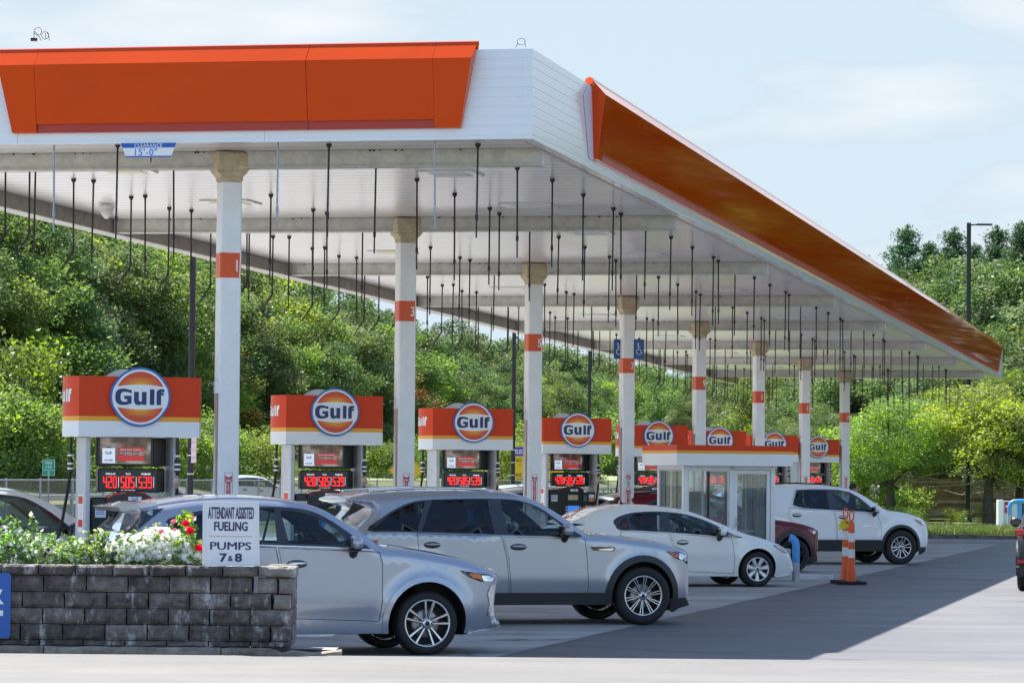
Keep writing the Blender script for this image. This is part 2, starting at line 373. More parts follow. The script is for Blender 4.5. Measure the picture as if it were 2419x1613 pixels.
def strip_bump(m, scale, strength, axis=1, dist=.01, line=None):
    t = m.node_tree; b = t.nodes['Principled BSDF']; c = t.nodes.new('ShaderNodeTexCoord'); s = t.nodes.new('ShaderNodeSeparateXYZ')
    mu = t.nodes.new('ShaderNodeMath'); mu.operation = 'MULTIPLY'; mu.inputs[1].default_value = scale
    fr = t.nodes.new('ShaderNodeMath'); fr.operation = 'FRACT'; pp = t.nodes.new('ShaderNodeMath'); pp.operation = 'PINGPONG'; pp.inputs[1].default_value = .5
    r = t.nodes.new('ShaderNodeValToRGB'); r.color_ramp.elements[0].position = .0; r.color_ramp.elements[1].position = .1
    u = t.nodes.new('ShaderNodeBump'); u.inputs['Strength'].default_value = strength; u.inputs['Distance'].default_value = dist
    t.links.new(c.outputs['Object'], s.inputs[0]); t.links.new(s.outputs[axis], mu.inputs[0]); t.links.new(mu.outputs[0], fr.inputs[0]); t.links.new(fr.outputs[0], pp.inputs[0])
    t.links.new(pp.outputs[0], r.inputs['Fac']); t.links.new(r.outputs['Color'], u.inputs['Height']); t.links.new(u.outputs['Normal'], b.inputs['Normal'])
    if line:
        src = [l for l in t.links if l.to_socket == b.inputs['Base Color']][0].from_socket; x = t.nodes.new('ShaderNodeMix'); x.data_type = 'RGBA'; x.blend_type = 'MULTIPLY'; x.inputs[0].default_value = 1
        r2 = t.nodes.new('ShaderNodeValToRGB'); r2.color_ramp.elements[0].color = (line, line, line, 1); r2.color_ramp.elements[1].position = .09; t.links.new(pp.outputs[0], r2.inputs['Fac'])
        t.links.new(src, x.inputs[6]); t.links.new(r2.outputs['Color'], x.inputs[7]); t.links.new(x.outputs[2], b.inputs['Base Color'])
    return r
M_ceil = mat('ceiling_panel', (.88, .87, .85), .30, spec=.5, noise=(.5, .9), coat=.6, coatr=.22)
strip_bump(M_ceil, 2.46, .9, 1, .02, .45)
strip_bump(M_fascia, 9.0, .6, 2, .003)
M_beam = mat('beam_paint', (.66, .65, .60), .7, noise=(6, .72), bump=(20, .2))
M_orA = mat('orange_glossy', (.72, .070, .001), .045, spec=.4, metal=.30, coat=.0, coatr=.05, noise=(1.4, .93, 3), bump=(2.2, .010, .02))
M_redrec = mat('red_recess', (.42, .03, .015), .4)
M_gird = mat('girder_grey', (.36, .33, .29), .75, noise=(5, .7))
M_edge = mat('roof_edge', (.12, .11, .10), .6, noise=(7, .6))
def cbox(b, r0, r1, u0, u1, h0, h1, m): b.box((r0, u0, h0), (r1, u1, h1), m, CM)
b = MB(); cbox(b, -CWD + .12, -.12, .12, CL - .12, .02, .05, M_ceil); b.build('ceiling', can)
b = MB(); cbox(b, -CWD + .12, -.12, .12, CL - .12, .55, .62, M_gird); b.build('roof_deck', can)
# white fascia in panels with fine seams
b = MB(); s = 0; PL = 3.05
u = 0.0
while u < CL: 
    e = min(u + PL, CL); cbox(b, -.12, 0, u + (.0 if u == 0 else .004), e, 0, FH, M_fascia); cbox(b, -CWD, -CWD + .12, u + .004, e, 0, FH, M_fascia); u = e
r = -CWD
while r < -.001:
    e = min(r + PL, -.12 if r + PL > -.5 else r + PL); e = -.121 if e > -.3 else e
    cbox(b, max(r, -CWD + .121) + .004, e, 0, .12, 0, FH, M_fascia); cbox(b, max(r, -CWD + .121) + .004, e, CL - .12, CL, 0, FH, M_fascia)
    if e >= -.13: break
    r = e
b.build('fascia', can)
# trim line on the inside bottom edge
b = MB()
cbox(b, -.17, -.122, .122, CL - .122, -.004, .018, M_beam); cbox(b, -CWD + .122, -CWD + .20, .122, CL - .122, -.02, .018, M_edge)
cbox(b, -CWD + .02, -CWD + .05, .1, CL - .1, -.035, -.002, M_edge)
b.build('edge_trim', can)
# girders
b = MB(); cbox(b, -CWD + .42, -CWD + .56, .2, CL - .3, -.20, .018, M_gird); cbox(b, -CWD + .36, -CWD + .62, .2, CL - .3, -.212, -.202, M_beam)
b.build('girder', can)
PROF = [(-.02, .130), (.045, .130), (.045, .230), (.075, .230), (.19, .925), (.045, 1.09), (.03, 1.13), (-.01, 1.145), (-.06, 1.12), (-.09, 1.02), (-.02, 1.02)]
PROFE = [(-.02, .130), (.065, .130), (.19, .925), (.045, 1.09), (.03, 1.13), (-.01, 1.145), (-.06, 1.12), (-.09, 1.02), (-.02, 1.02)]
def band(name, side, s0, s1, sl0, sl1, seams, endw=.28):
    """profile swept along s between s0 and s1, ends slanted by sl0/sl1 over the height"""
    b = MB()
    def P(s, o, h):
        return (s, -o, h) if side == 'front' else (o, s, h)
    def seg(prof, a, c, sa, sc, ca, cc):
        n = len(prof); vs = [P(a + sa * p[1], *p) for p in prof] + [P(c + sc * p[1], *p) for p in prof]
        for i in range(n):
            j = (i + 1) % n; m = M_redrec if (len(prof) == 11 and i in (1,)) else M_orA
            b.add(vs, [(i, j, n + j, n + i)], m, False, CM)
        b.add(vs, [tuple(range(n))], M_orA, False, CM); b.add(vs, [tuple(range(2 * n - 1, n - 1, -1))], M_orA, False, CM)
    g = .003
    seg(PROFE, s0, s0 + endw, sl0, 0, 1, 0); seg(PROFE, s1 - endw, s1, 0, sl1, 0, 1)
    ss = [s0 + endw] + seams + [s1 - endw]
    for a, c in zip(ss[:-1], ss[1:]): seg(PROF, a + g, c - g, 0, 0, 0, 0)
    return b.build(name, can)
band('orange_panel', 'front', -6.27, -.86, -.19, .19, [-2.66])
band('orange_panel', 'right', 3.75, CL - 2.8, -.19, .19, [3.75 + .28 + 3.2 * i for i in range(1, 22)])
b = MB()   # pale backing plate behind the near end of the side panel
b.prism([(3.05, .86), (3.35, 1.02), (3.9, 1.02), (3.9, .115), (3.45, .115)], mat('pale_backing', (.62, .58, .68), .35), .004, .016, 'x', CM)
b.build('backing_plate', can)
# columns, beams
c1 = Vector((-3.44, 42.1, 0)); c8 = Vector((10.44, 109.1, 0)); NUM = ['1', '3', '5', '7', '9', '11', '13', '15']
COLP = [c1.lerp(c8, k / 7) - Vector(((0, .13, .15, .165, .16, .09, .08, 0)[k], 0, 0)) for k in range(8)]
def ceil_z(Y): return ZF + .02 + SLOPE * (Y - 40)
for k, p in enumerate(COLP):
    b = MB(); q = to_canopy((p.x, p.y, 5)); u = q.y
    cbox(b, -CWD + .57, -.13, u - .07, u + .07, -.175, .018, M_beam)
    cbox(b, -CWD + .57, -.13, u - .11, u + .11, -.19, -.177, M_beam)
    for i in range(20):
        rr = random.uniform(-CWD + .8, -.8); cbox(b, rr, rr + random.uniform(.01, .03), u - .077, u - .0705, .0, .017, M_dark)
    b.build('beam', can)
M_ext = mat('sticker_red', (.50, .008, .03), .4)
M_pink = mat('conduit_stain', (.55, .44, .42), .6, noise=(2.5, (.50, .24, .20)))
for k, p in enumerate(COLP):
    zc = ceil_z(p.y); F = Matrix.Translation(p) @ Matrix.Rotation(TH, 4, 'Z'); H = .129
    b = MB(); b.X = F
    b.box((-H, -H, 0), (H, H, zc - .36), M_wpaint, bev=.018); col = b.build('column', can, label='white square column with an orange-red band numbered %s' % NUM[k])
    b = MB(); b.X = F
    b.box((-H - .008, -H - .008, zc - .36), (H + .008, H + .008, zc - .20), M_cream, bev=.01)
    b.box((-H - .075, -H - .06, zc - .235), (H + .075, H + .06, zc - .002), M_cream, bev=.02)
    b.prism([(-H - .008, zc - .30), (-H - .07, zc - .236), (H + .07, zc - .236), (H + .008, zc - .30)], M_cream, -H - .03, H + .03)
    b.build('beam_cover', col)
    b = MB(); b.X = F; zb = 4.31 - .67 * (p.y - 42.1) / 67; e = H + .003; hb = .335
    b.box((-e, -e, zb), (e, e, zb + hb), M_orange, bev=.019)
    T = Matrix.Translation((0.072, -e - .001, zb + hb / 2)) @ Matrix.Rotation(pi / 2, 4, 'X')
    b.text(NUM[k], .20, M_signw, T, bold=.012, depth=.002, sx=.72)
    b.prism([(e - .032, zb + .01), (e - .018, zb + .01), (e - .008, zb + hb - .01), (e - .022, zb + hb - .01)], M_signw, -e - .003, -e - .0005)
    b.build('number_band', col)
    b = MB(); b.X = F; y0 = -H - .001; z1 = 1.98; hw = .05; hh = .62
    if NUM[k] == '7': z1 = 1.72
    b.box((-hw, y0 - .002, z1 - hh), (hw, y0, z1), M_ext)
    b.box((-hw + .006, y0 - .003, z1 - hh + .006), (hw - .006, y0 - .0015, z1 - .006), M_signw)
    b.prism([(-.026, z1 - hh + .02), (.026, z1 - hh + .02), (.026, z1 - .12), (.040, z1 - .12), (.040, z1 - .035), (0, z1 - .065), (-.040, z1 - .035), (-.040, z1 - .12), (-.026, z1 - .12)], M_ext, y0 - .0042, y0 - .003)
    R = Matrix.Rotation(pi / 2, 4, 'X')
    b.text('FIRE', .042, M_signw, Matrix.Translation((0, y0 - .0045, z1 - .098)) @ R, bold=.02, depth=.001, sx=.8)
    for i, ch in enumerate('EXTINGUISHER'):
        b.text(ch, .042, M_signw, Matrix.Translation((0, y0 - .0045, z1 - .15 - i * .037)) @ R, bold=.015, depth=.001)
    if NUM[k] == '7':
        b.lathe([(.038, 0), (.05, 0), (.05, .002), (.038, .002), (.038, 0)], M_ext, 24, 'y', Matrix.Translation((0, y0 - .003, z1 + .21)))
        b.box((-.04, y0 - .003, -.005), (.04, y0 - .001, .005), M_ext, Matrix.Translation((0, 0, z1 + .21)) @ Matrix.Rotation(.8, 4, 'Y'))
        b.box((-.022, y0 - .003, z1 + .204), (.02, y0 - .002, z1 + .214), M_black)
        for i, s in enumerate(['NO', 'SMOKING', 'STOP', 'ENGINE']):
            b.text(s, .03, M_black, Matrix.Translation((0, y0 - .0045, z1 + .135 - i * .03)) @ R, bold=.01, depth=.001, sx=.6)
    b.build('extinguisher_sign', col)
    b = MB(); b.X = F
    b.tube([(-H - .014, -.07, .0), (-H - .014, -.07, 2.95)], .014, M_pink)
    b.box((-H - .045, -.11, 2.93), (-H, -.03, 3.07), M_wpaint)
    b.tube([(-H - .04, -.07, 3.04), (-H - .11, -.07, 3.05), (-H - .12, -.07, 3.02)], .006, M_galv, 6)
    b.build('conduit', col)
    if NUM[k] == '7':
        for sx_, yy in ((-1, .05), (1, -H - .012)):
            x0 = -.27 if sx_ < 0 else H - .035
            b = MB(); b.X = F; za = 4.33
            b.box((x0, yy, za), (x0 + .22, yy + .01, za + .40), mat('access_blue', (.012, .075, .27), .4))
            cx = x0 + .11; yv = yy - .002
            b.ball((cx - .02, yv, za + .305), (.017, .002, .017), M_signw, 10)
            b.tube([(cx - .018, yv, za + .285), (cx - .012, yv, za + .19), (cx + .035, yv, za + .188), (cx + .055, yv, za + .12), (cx + .075, yv, za + .125)], .0085, M_signw, 6)
            b.tube([(cx - .016, yv, za + .25), (cx + .025, yv, za + .245)], .007, M_signw, 6)
            b.tube([(cx - .0 + .052 * cos(a), yv, za + .145 + .056 * sin(a)) for a in [2.0 + i * .35 for i in range(13)]], .0075, M_signw, 6)
            b.build('access_sign', col, label='blue square sign with a white wheelchair symbol')
# flush lights
M_lens = mat('light_lens', (.80, .81, .79), .5, spec=.2)
b0 = [to_canopy((X, Y, 5)) for X, Y in ((-5.0, 44.5), (-.8, 44.5), (-4.0, 49.2), (.22, 49.2))]
bay = (to_canopy(c8) - to_canopy(c1)) / 7
M_yl = mat('lens_yellowed', (.62, .62, .12), .3)
for k in range(8):
    for j, q in enumerate(b0):
        r_, u_ = q.x + bay.x * k, q.y + bay.y * k
        if u_ > CL - 1: continue
        b = MB(); cbox(b, r_ - .36, r_ + .36, u_ - .36, u_ + .36, -.004, .019, M_ceil); f = b.build('ceiling_light', can)
        b = MB(); cbox(b, r_ - .24, r_ + .24, u_ - .24, u_ + .24, -.010, -.0045, M_yl if j in (0, 2) and k < 2 else M_lens); b.build('lens', f)
# hanging suppression pipes : pattern of one bay (source pixels of the tops), repeated
first = [('g', 128, 327), ('g', 657, 327), ('g', 1027, 326)]
pat = [(278, 342), (777, 341), (1129, 340), (174, 425, 1), (221, 427), (985, 423), (1305, 423), (310, 466, 1), (343, 463), (640, 461), (1074, 458), (1378, 458),
       (400, 492, 1), (452, 497), (740, 495), (1157, 491), (1449, 491)]
hid = [(13, 43.6, 1), (70, 43.3, 1), (84, 43.9), (410, 43.9), (888, 43.6), (1222, 43.6)]
PIP = []
for t, x, y in first:
    q = to_canopy(onplane(x, y, CO + Ld * .17, Ld)); PIP.append((q.x, .17, 'g', 0))
for k in range(8):
    for it in pat:
        q = to_canopy(ceiling_hit(it[0], it[1])); PIP.append((q.x + bay.x * k, q.y + bay.y * k, 'd', len(it) > 2))
    for it in hid:
        pp = atY(it[0], 400, it[1]); q = to_canopy(pp); PIP.append((q.x + bay.x * k, q.y + bay.y * k, 'd', len(it) > 2))
    if k:
        q = to_canopy(ceiling_hit(498, 538)); PIP.append((q.x + bay.x * (k - 1), q.y + bay.y * (k - 1), 'd', 1))
PIP = [p for p in PIP if .05 < p[1] < CL - .4 and -CWD + .2 < p[0] < -.15]
print('pipes', len(PIP))
PIP.sort(key=lambda p: p[1])
def pipe_into(b, p):
    r_, u_, kind, bent = p; j = random.Random(int(r_ * 97 + u_ * 31)); a, c = j.uniform(-.012, .012), j.uniform(-.012, .012)
    m = M_galv if kind == 'g' else M_dark; ln = (1.0 if kind == 'g' else 1.12) + j.uniform(-.05, .05); R_ = .0125
    top = (r_, u_, .02); e = (r_ + a, u_ + c, -ln * .78)
    if kind == 'd': b.lathe([(.0, .02), (.034, .02), (.034, -.006), (.018, -.025), (.0126, -.04)], m, 10, 'z', CM @ Matrix.Translation((r_, u_, 0)))
    b.tube([top, e], R_, m, 7, X=CM)
    b.tube([(e[0], e[1], e[2] + .03), (e[0], e[1], e[2] - .035)], .019, m, 7, X=CM)
    if bent:
        b.tube([(e[0], e[1], e[2] - .03), (e[0] - .02, e[1], e[2] - .08), (e[0] - .09, e[1], e[2] - .17)], .014, m, 7, X=CM)
        b.tube([(e[0] - .085, e[1], e[2] - .165), (e[0] - .17, e[1], e[2] - .29)], .011, m, 7, X=CM)
    else:
        b.tube([(e[0], e[1], e[2] - .03), (e[0] + a * .2, e[1], -ln)], .0105, m, 7, X=CM)
for p in PIP[:99]:
    b = MB(); pipe_into(b, p)
    b.build('drop_pipe', can)
b = MB()
for p in PIP[99:]: pipe_into(b, p)
if PIP[99:]: b.build('drop_pipes_far', can, kind='stuff', label='many thin dark pipes hanging from the far half of the canopy ceiling')
# ceiling dome near the left girder
q = ceiling_hit(252, 484); b = MB()
b.lathe([(0, 0), (.12, 0), (.12, -.05), (.09, -.075), (.10, -.085), (.06, -.16), (.02, -.20), (0, -.20)], mat('milky_plastic', (.72, .71, .69), .3), 20, 'z', Matrix.Translation((q.x, q.y, q.z)))
b.build('ceiling_dome', can)
# clearance sign
b = MB(); pa = onplane(287, 327, CO, Ld); pb = onplane(419, 327, CO, Ld)
T = CM.copy(); r0 = to_canopy(pa).x; r1 = to_canopy(pb).x; wdt = r1 - r0; zt = -.002; zb_ = -.172
cs = thing('clearance_sign', 'blue and white trapezoid clearance sign under the front canopy edge', 'sign', tuple(CM @ Vector(((r0 + r1) / 2, -.03, -.17))), -YAW)
b.prism([(r0, zt), (r1, zt), (r1 - .07, zb_), (r0 + .07, zb_)], M_signw, -.03, -.018, 'y', CM)
b.prism([(r0, zt), (r1, zt), (r1 - .024, zt - .055), (r0 + .024, zt - .055)], M_signb, -.0325, -.0302, 'y', CM)
b.prism([(r0 + .062, zb_ + .017), (r1 - .062, zb_ + .017), (r1 - .07, zb_), (r0 + .07, zb_)], M_signb, -.0325, -.0302, 'y', CM)
RX = Matrix.Rotation(pi / 2, 4, 'X')
b.text('CLEARANCE', .060, M_signw, CM @ Matrix.Translation(((r0 + r1) / 2, -.034, zt - .029)) @ RX, bold=.006, depth=.002, space=1.15, sx=.92)
b.text("15'-0\"", .115, mat('light_blue_ink', (.01, .22, .75), .4), CM @ Matrix.Translation(((r0 + r1) / 2 - .03, -.032, zt - .105)) @ RX, bold=.008, depth=.002, space=1.1)
b.box(((r0 + r1) / 2 + .02, -.02, zb_ - .06), ((r0 + r1) / 2 + .035, -.01, zb_), M_dark, CM)
b.build('sign_board', cs)
# wire loops on the roof edge
def wires(name, label, pts, p0, box=None):
    t = thing(name, label, 'antenna', tuple(p0))
    b = MB()
    for pl in pts: b.tube([Vector(p0) + Vector((a * .0051, .02 * math.sin(a), c * .0051)) for a, c in pl], .0035, M_dark, 6)
    b.build('wire_loop', t)
    if box: b = MB(); b.box((p0[0] - .04, p0[1], p0[2]), (p0[0] + .035, p0[1] + .06, p0[2] + .035), M_black); b.build('base_box', t)
circ = lambda cx, cy, rx, ry, a0=0, a1=2 * pi: [(cx + rx * cos(a0 + (a1 - a0) * i / 20), cy + ry * sin(a0 + (a1 - a0) * i / 20)) for i in range(21)]
p = atY(80, 97, 41.0)
wires('lightning_wire', 'two thin wire loops on a small black box above the left orange panel', [[(0, 5), (0, 16)] + circ(9, 22, 9, 9, pi, -1.2 * pi), [(2, 22), (12, 10), (18, 0)], circ(26, 13, 8, 9), [(26, 20), (27, 4)], [(30, 20), (35, 12), (36, 0)]], p, True)
p = atY(1220, 112, 41.4)
wires('lightning_wire', 'single small wire loop on the white corner of the canopy', [circ(11, 13, 9, 8), [(3, 10), (-2, -2)], [(19, 14), (21, 6), (21, 0)]], p)

# ------------------------------------------------------------------ fuel pumps
SPZ = (2.395, 2.58, 2.637, 3.115); SW = .735; SD = .84
PUMP0 = atY(330, 938, 41.7); PUMP0.z = 0
def gulf_disc(b, y, sgn=1):
    """round emblem centred (0, y, 2.872) facing -y (sgn 1) or +y"""
    R = .3635; zc = 2.872; n = 56
    T = Matrix.Translation((0, y, zc)) @ (Matrix.Rotation(pi, 4, 'Z') if sgn < 0 else Matrix.Identity(4))
    def outl(rad, bump):
        pts = []
        for i in range(n):
            a = 2 * pi * i / n; x, z = rad * cos(a), rad * sin(a)
            f = max(0, 1 - (abs(z) / (.34 * R / .3635 * .9)) ** 6) if abs(z) < .31 * 1 else 0
            k = 1 + bump * (1 if abs(z) < .125 else max(0, 1 - (abs(z) - .125) / .03))
            pts.append((x * k, z))
        return pts
    b.prism(outl(R * .975, .035), M_blue, -.03, -.014, 'y', T); b.prism(outl(R * .97, .035), M_alu, -.0138, .0, 'y', T)
    b.prism(outl(R * .905, .040), M_signw, -.034, -.03, 'y', T)
    r = R * .835
    zt = lambda x: R * (.41 - .10 * (x / R) ** 2 * 1.2)
    for s in (1, -1):
        # upper and lower coloured caps, shaded printed gradient by rings of small faces
        rows = 10; cols = 24; xm = r * .905
        for i in range(rows):
            for j in range(cols):
                def pt(ii, jj):
                    x = -xm + 2 * xm * jj / cols; zl = zt(x); zu = sqrt(max(r * r - x * x, 0)); zu = max(zu, zl)
                    return (x, zl + (zu - zl) * ii / rows)
                q = [pt(i, j), pt(i, j + 1), pt(i + 1, j + 1), pt(i + 1, j)]
                cx = sum(p[0] for p in q) / 4; cz = sum(p[1] for p in q) / 4
                d = sqrt((cx / (.19)) ** 2 + ((cz - R * .40) / .085) ** 2); lv = min(5, int(d * 4.2))
                vs = [(p[0], -.036, s * p[1]) for p in q]
                if s < 0: vs = vs[::-1]
                b.add(vs, [(0, 1, 2, 3)], GR[lv], False, T)
    glyph_gulf(b, M_navy, T, -.0385, R)
GR = [mat('emblem_%d' % i, c, .4) for i, c in enumerate([(.85, .42, .02), (.82, .33, .018), (.78, .24, .016), (.74, .16, .015), (.70, .11, .014), (.62, .062, .014)])]
def se(cx, cz, hx, hz, a, p=2.6):
    c, s = cos(a), sin(a); return (cx + hx * math.copysign(abs(c) ** (2 / p), c), cz + hz * math.copysign(abs(s) ** (2 / p), s))
def glyph_gulf(b, m, T, y, R, sx=1):
    polys = []
    outer = [se(-.57, .0, .275, .27, a) for a in [radians(42 + i * 12) for i in range(24)]]
    G = [(-.36, .10), (-.335, .235)] + outer[1:-1]
    G = [(-.30, .235)] + [se(-.57, .0, .275, .27, radians(a)) for a in range(56, 304, 10)] + [(-.30, -.215), (-.30, .035), (-.545, .035), (-.545, -.075), (-.445, -.075), (-.445, -.15)] + \
        [se(-.53, .0, .14, .165, radians(a)) for a in range(285, 70, -12)] + [(-.42, .155), (-.30, .115)]
    polys.append(G)
    polys.append([(-.215, .17), (-.06, .17), (-.06, -.09), (-.045, -.135), (-.0, -.155), (.035, -.14), (.045, -.11), (.045, .17), (.20, .17), (.20, -.255), (.055, -.255), (.05, -.215), (-.02, -.265), (-.12, -.262), (-.19, -.215), (-.215, -.12)])
    polys.append([(.315, .26), (.465, .26), (.465, -.255), (.315, -.255)])
    polys.append([(.54, -.255), (.69, -.255), (.69, .06), (.775, .06), (.775, .15), (.69, .15), (.695, .165), (.73, .175), (.80, .165), (.80, .262), (.68, .27), (.60, .25), (.55, .20), (.54, .15)])
    for pl in polys:
        n = len(pl); area = sum(pl[i][0] * pl[(i + 1) % n][1] - pl[(i + 1) % n][0] * pl[i][1] for i in range(n))
        if area < 0: pl = pl[::-1]
        vv = [Vector((p[0], p[1])) for p in pl]
        o = delaunay_2d_cdt(vv, [(i, (i + 1) % n) for i in range(n)], [], 1, 1e-6)
        b.add([(p[0] * R * sx, y, p[1] * R) for p in o[0]], [tuple(f) for f in o[2]], m, False, T)
seg7 = {'0': 'abcdef', '1': 'bc', '2': 'abged', '3': 'abgcd', '4': 'fgbc', '5': 'afgcd', '6': 'afgedc', '7': 'abc', '8': 'abcdefg', '9': 'abcfgd'}
def led_digit(b, ch, x, z, wd, h, t, y, m):
    S = {'a': (0, h - t, wd, h), 'd': (0, 0, wd, t), 'g': (0, h / 2 - t / 2, wd, h / 2 + t / 2), 'f': (0, h / 2, t, h), 'e': (0, 0, t, h / 2), 'b': (wd - t, h / 2, wd, h), 'c': (wd - t, 0, wd, h / 2)}
    for c in seg7[ch]:
        a = S[c]; i = .0015; sh = lambda zz: (h / 2 - zz) * -.0
        b.add([(x + a[0] + i, y, z + a[1] + i), (x + a[2] - i, y, z + a[1] + i), (x + a[2] - i, y, z + a[3] - i), (x + a[0] + i, y, z + a[3] - i)], [(0, 1, 2, 3)], m)
M_scr = mat('screen_picture', (.05, .04, .035), .12, emit=(.30, .27, .25), estr=.22)
def screen_picture():
    m = MATS['screen_picture']; t = m.node_tree; b = t.nodes['Principled BSDF']; c = t.nodes.new('ShaderNodeTexCoord'); n = t.nodes.new('ShaderNodeTexNoise')
    n.inputs['Scale'].default_value = 4.5; n.inputs['Detail'].default_value = 4; r = t.nodes.new('ShaderNodeValToRGB')
    r.color_ramp.elements[0].position = .36; r.color_ramp.elements[0].color = (.03, .015, .012, 1); r.color_ramp.elements[1].position = .62; r.color_ramp.elements[1].color = (.26, .24, .22, 1)
    e = r.color_ramp.elements.new(.5); e.color = (.11, .06, .045, 1)
    t.links.new(c.outputs['Object'], n.inputs['Vector']); t.links.new(n.outputs['Fac'], r.inputs['Fac']); t.links.new(r.outputs['Color'], b.inputs['Emission Color']); t.links.new(r.outputs['Color'], b.inputs['Base Color'])
    b.inputs['Emission Strength'].default_value = .25
screen_picture()
M_pumpb = mat('pump_black', (.018, .018, .021), .3, noise=(3, .7))
M_pill = mat('pillar_grey', (.55, .56, .58), .5, noise=(9, .8))
M_stk = mat('sticker_pink', (.75, .35, .36), .5)
M_scrb = mat('screen_blue', (.03, .15, .5), .3, emit=(.05, .22, .7), estr=.3)
M_scrred = mat('screen_red', (.45, .02, .02), .3, emit=(.45, .02, .02), estr=.25)
M_scrw = mat('screen_white', (.6, .62, .66), .3, emit=(.5, .55, .65), estr=.3)
M_card = mat('card_grey', (.62, .64, .67), .5)
M_greenl = mat('sticker_green', (.02, .20, .16), .5)
M_olbl = mat('sticker_orange', (.80, .16, .03), .5)
M_beige = mat('sticker_beige', (.50, .46, .27), .5)
pump = thing('fuel_pump', 'x', 'fuel pump', tuple(PUMP0), TH, 'fuel pumps with orange and white sign boxes')
PX = WM[pump.name]
# sign box with rounded ends
def arc_end(s, n=9):
    return [(s * (SW + .10 * sin(pi * i / n)), SD * (i / n if s > 0 else 1 - i / n)) for i in range(n + 1)]
plan = arc_end(1) + arc_end(-1)
b = MB(); b.X = PX
zz = SPZ; mm = [M_white, M_yel, M_ored]
for i in range(3):
    n = len(plan); vs = [(p[0], p[1], zz[i]) for p in plan] + [(p[0], p[1], zz[i + 1]) for p in plan]
    b.add(vs, [(j, (j + 1) % n, n + (j + 1) % n, n + j) for j in range(n)], mm[i])
b.add([(p[0], p[1], zz[3]) for p in plan], [tuple(range(len(plan)))], M_ored); b.add([(p[0], p[1], zz[0]) for p in plan], [tuple(range(len(plan) - 1, -1, -1))], M_white)
sb = b.build('sign_box', pump)
# white lettering bent round both ends
for s in (-1, 1):
    b = MB(); b.X = PX
    tmp = MB(); glyph_gulf(tmp, M_signw, Matrix.Identity(4), 0, .30, sx=1.0)
    vs = []
    for v in tmp.v:
        q = (v[0] + .02) if s < 0 else v[0]; yy = SD / 2 - q if s < 0 else SD / 2 + q     # along the end
        yy = min(max(yy, .01), SD - .01)
        vs.append((s * (SW + .10 * sin(pi * yy / SD) + .004), yy, 2.885 + v[2]))
    b.add(vs, [tuple(f) for f in tmp.f], M_signw); b.build('lettering', sb)
b = MB(); b.X = PX; gulf_disc(b, -.008, 1); b.build('emblem', pump)
b = MB(); b.X = PX; gulf_disc(b, SD + .008, -1); b.build('emblem', pump)
for x0, x1 in ((-.62, -.555), (.455, .52)):
    b = MB(); b.X = PX; b.box((x0, .14, .15), (x1, .70, SPZ[0] - .002), M_pill, bev=.012)
    if x0 < 0:
        for (ya, yb, za, zb2) in ((.24, .52, 1.25, 1.70),):
            b.box((x0 - .003, ya, za), (x0 - .0005, yb, zb2), M_signw)
            b.box((x0 - .0045, ya + .02, zb2 - .11), (x0 - .0032, yb - .02, zb2 - .02), M_ored); b.box((x0 - .0045, ya + .02, za + .06), (x0 - .0032, yb - .02, za + .15), M_ored)
            for q in range(5): b.box((x0 - .0045, ya + .05, za + .18 + q * .03), (x0 - .0032, yb - .05, za + .19 + q * .03), M_stk)
        b.box((x0 - .003, .30, .85), (x0 - .0005, .46, 1.05), M_stk)
    else:
        b.box((x0 - .003, .30, 1.5), (x0 - .0005, .42, 1.95), M_card); b.box((x0 - .0045, .31, 1.9), (x0 - .0032, .41, 1.94), M_stk)
    b.build('pillar', pump)
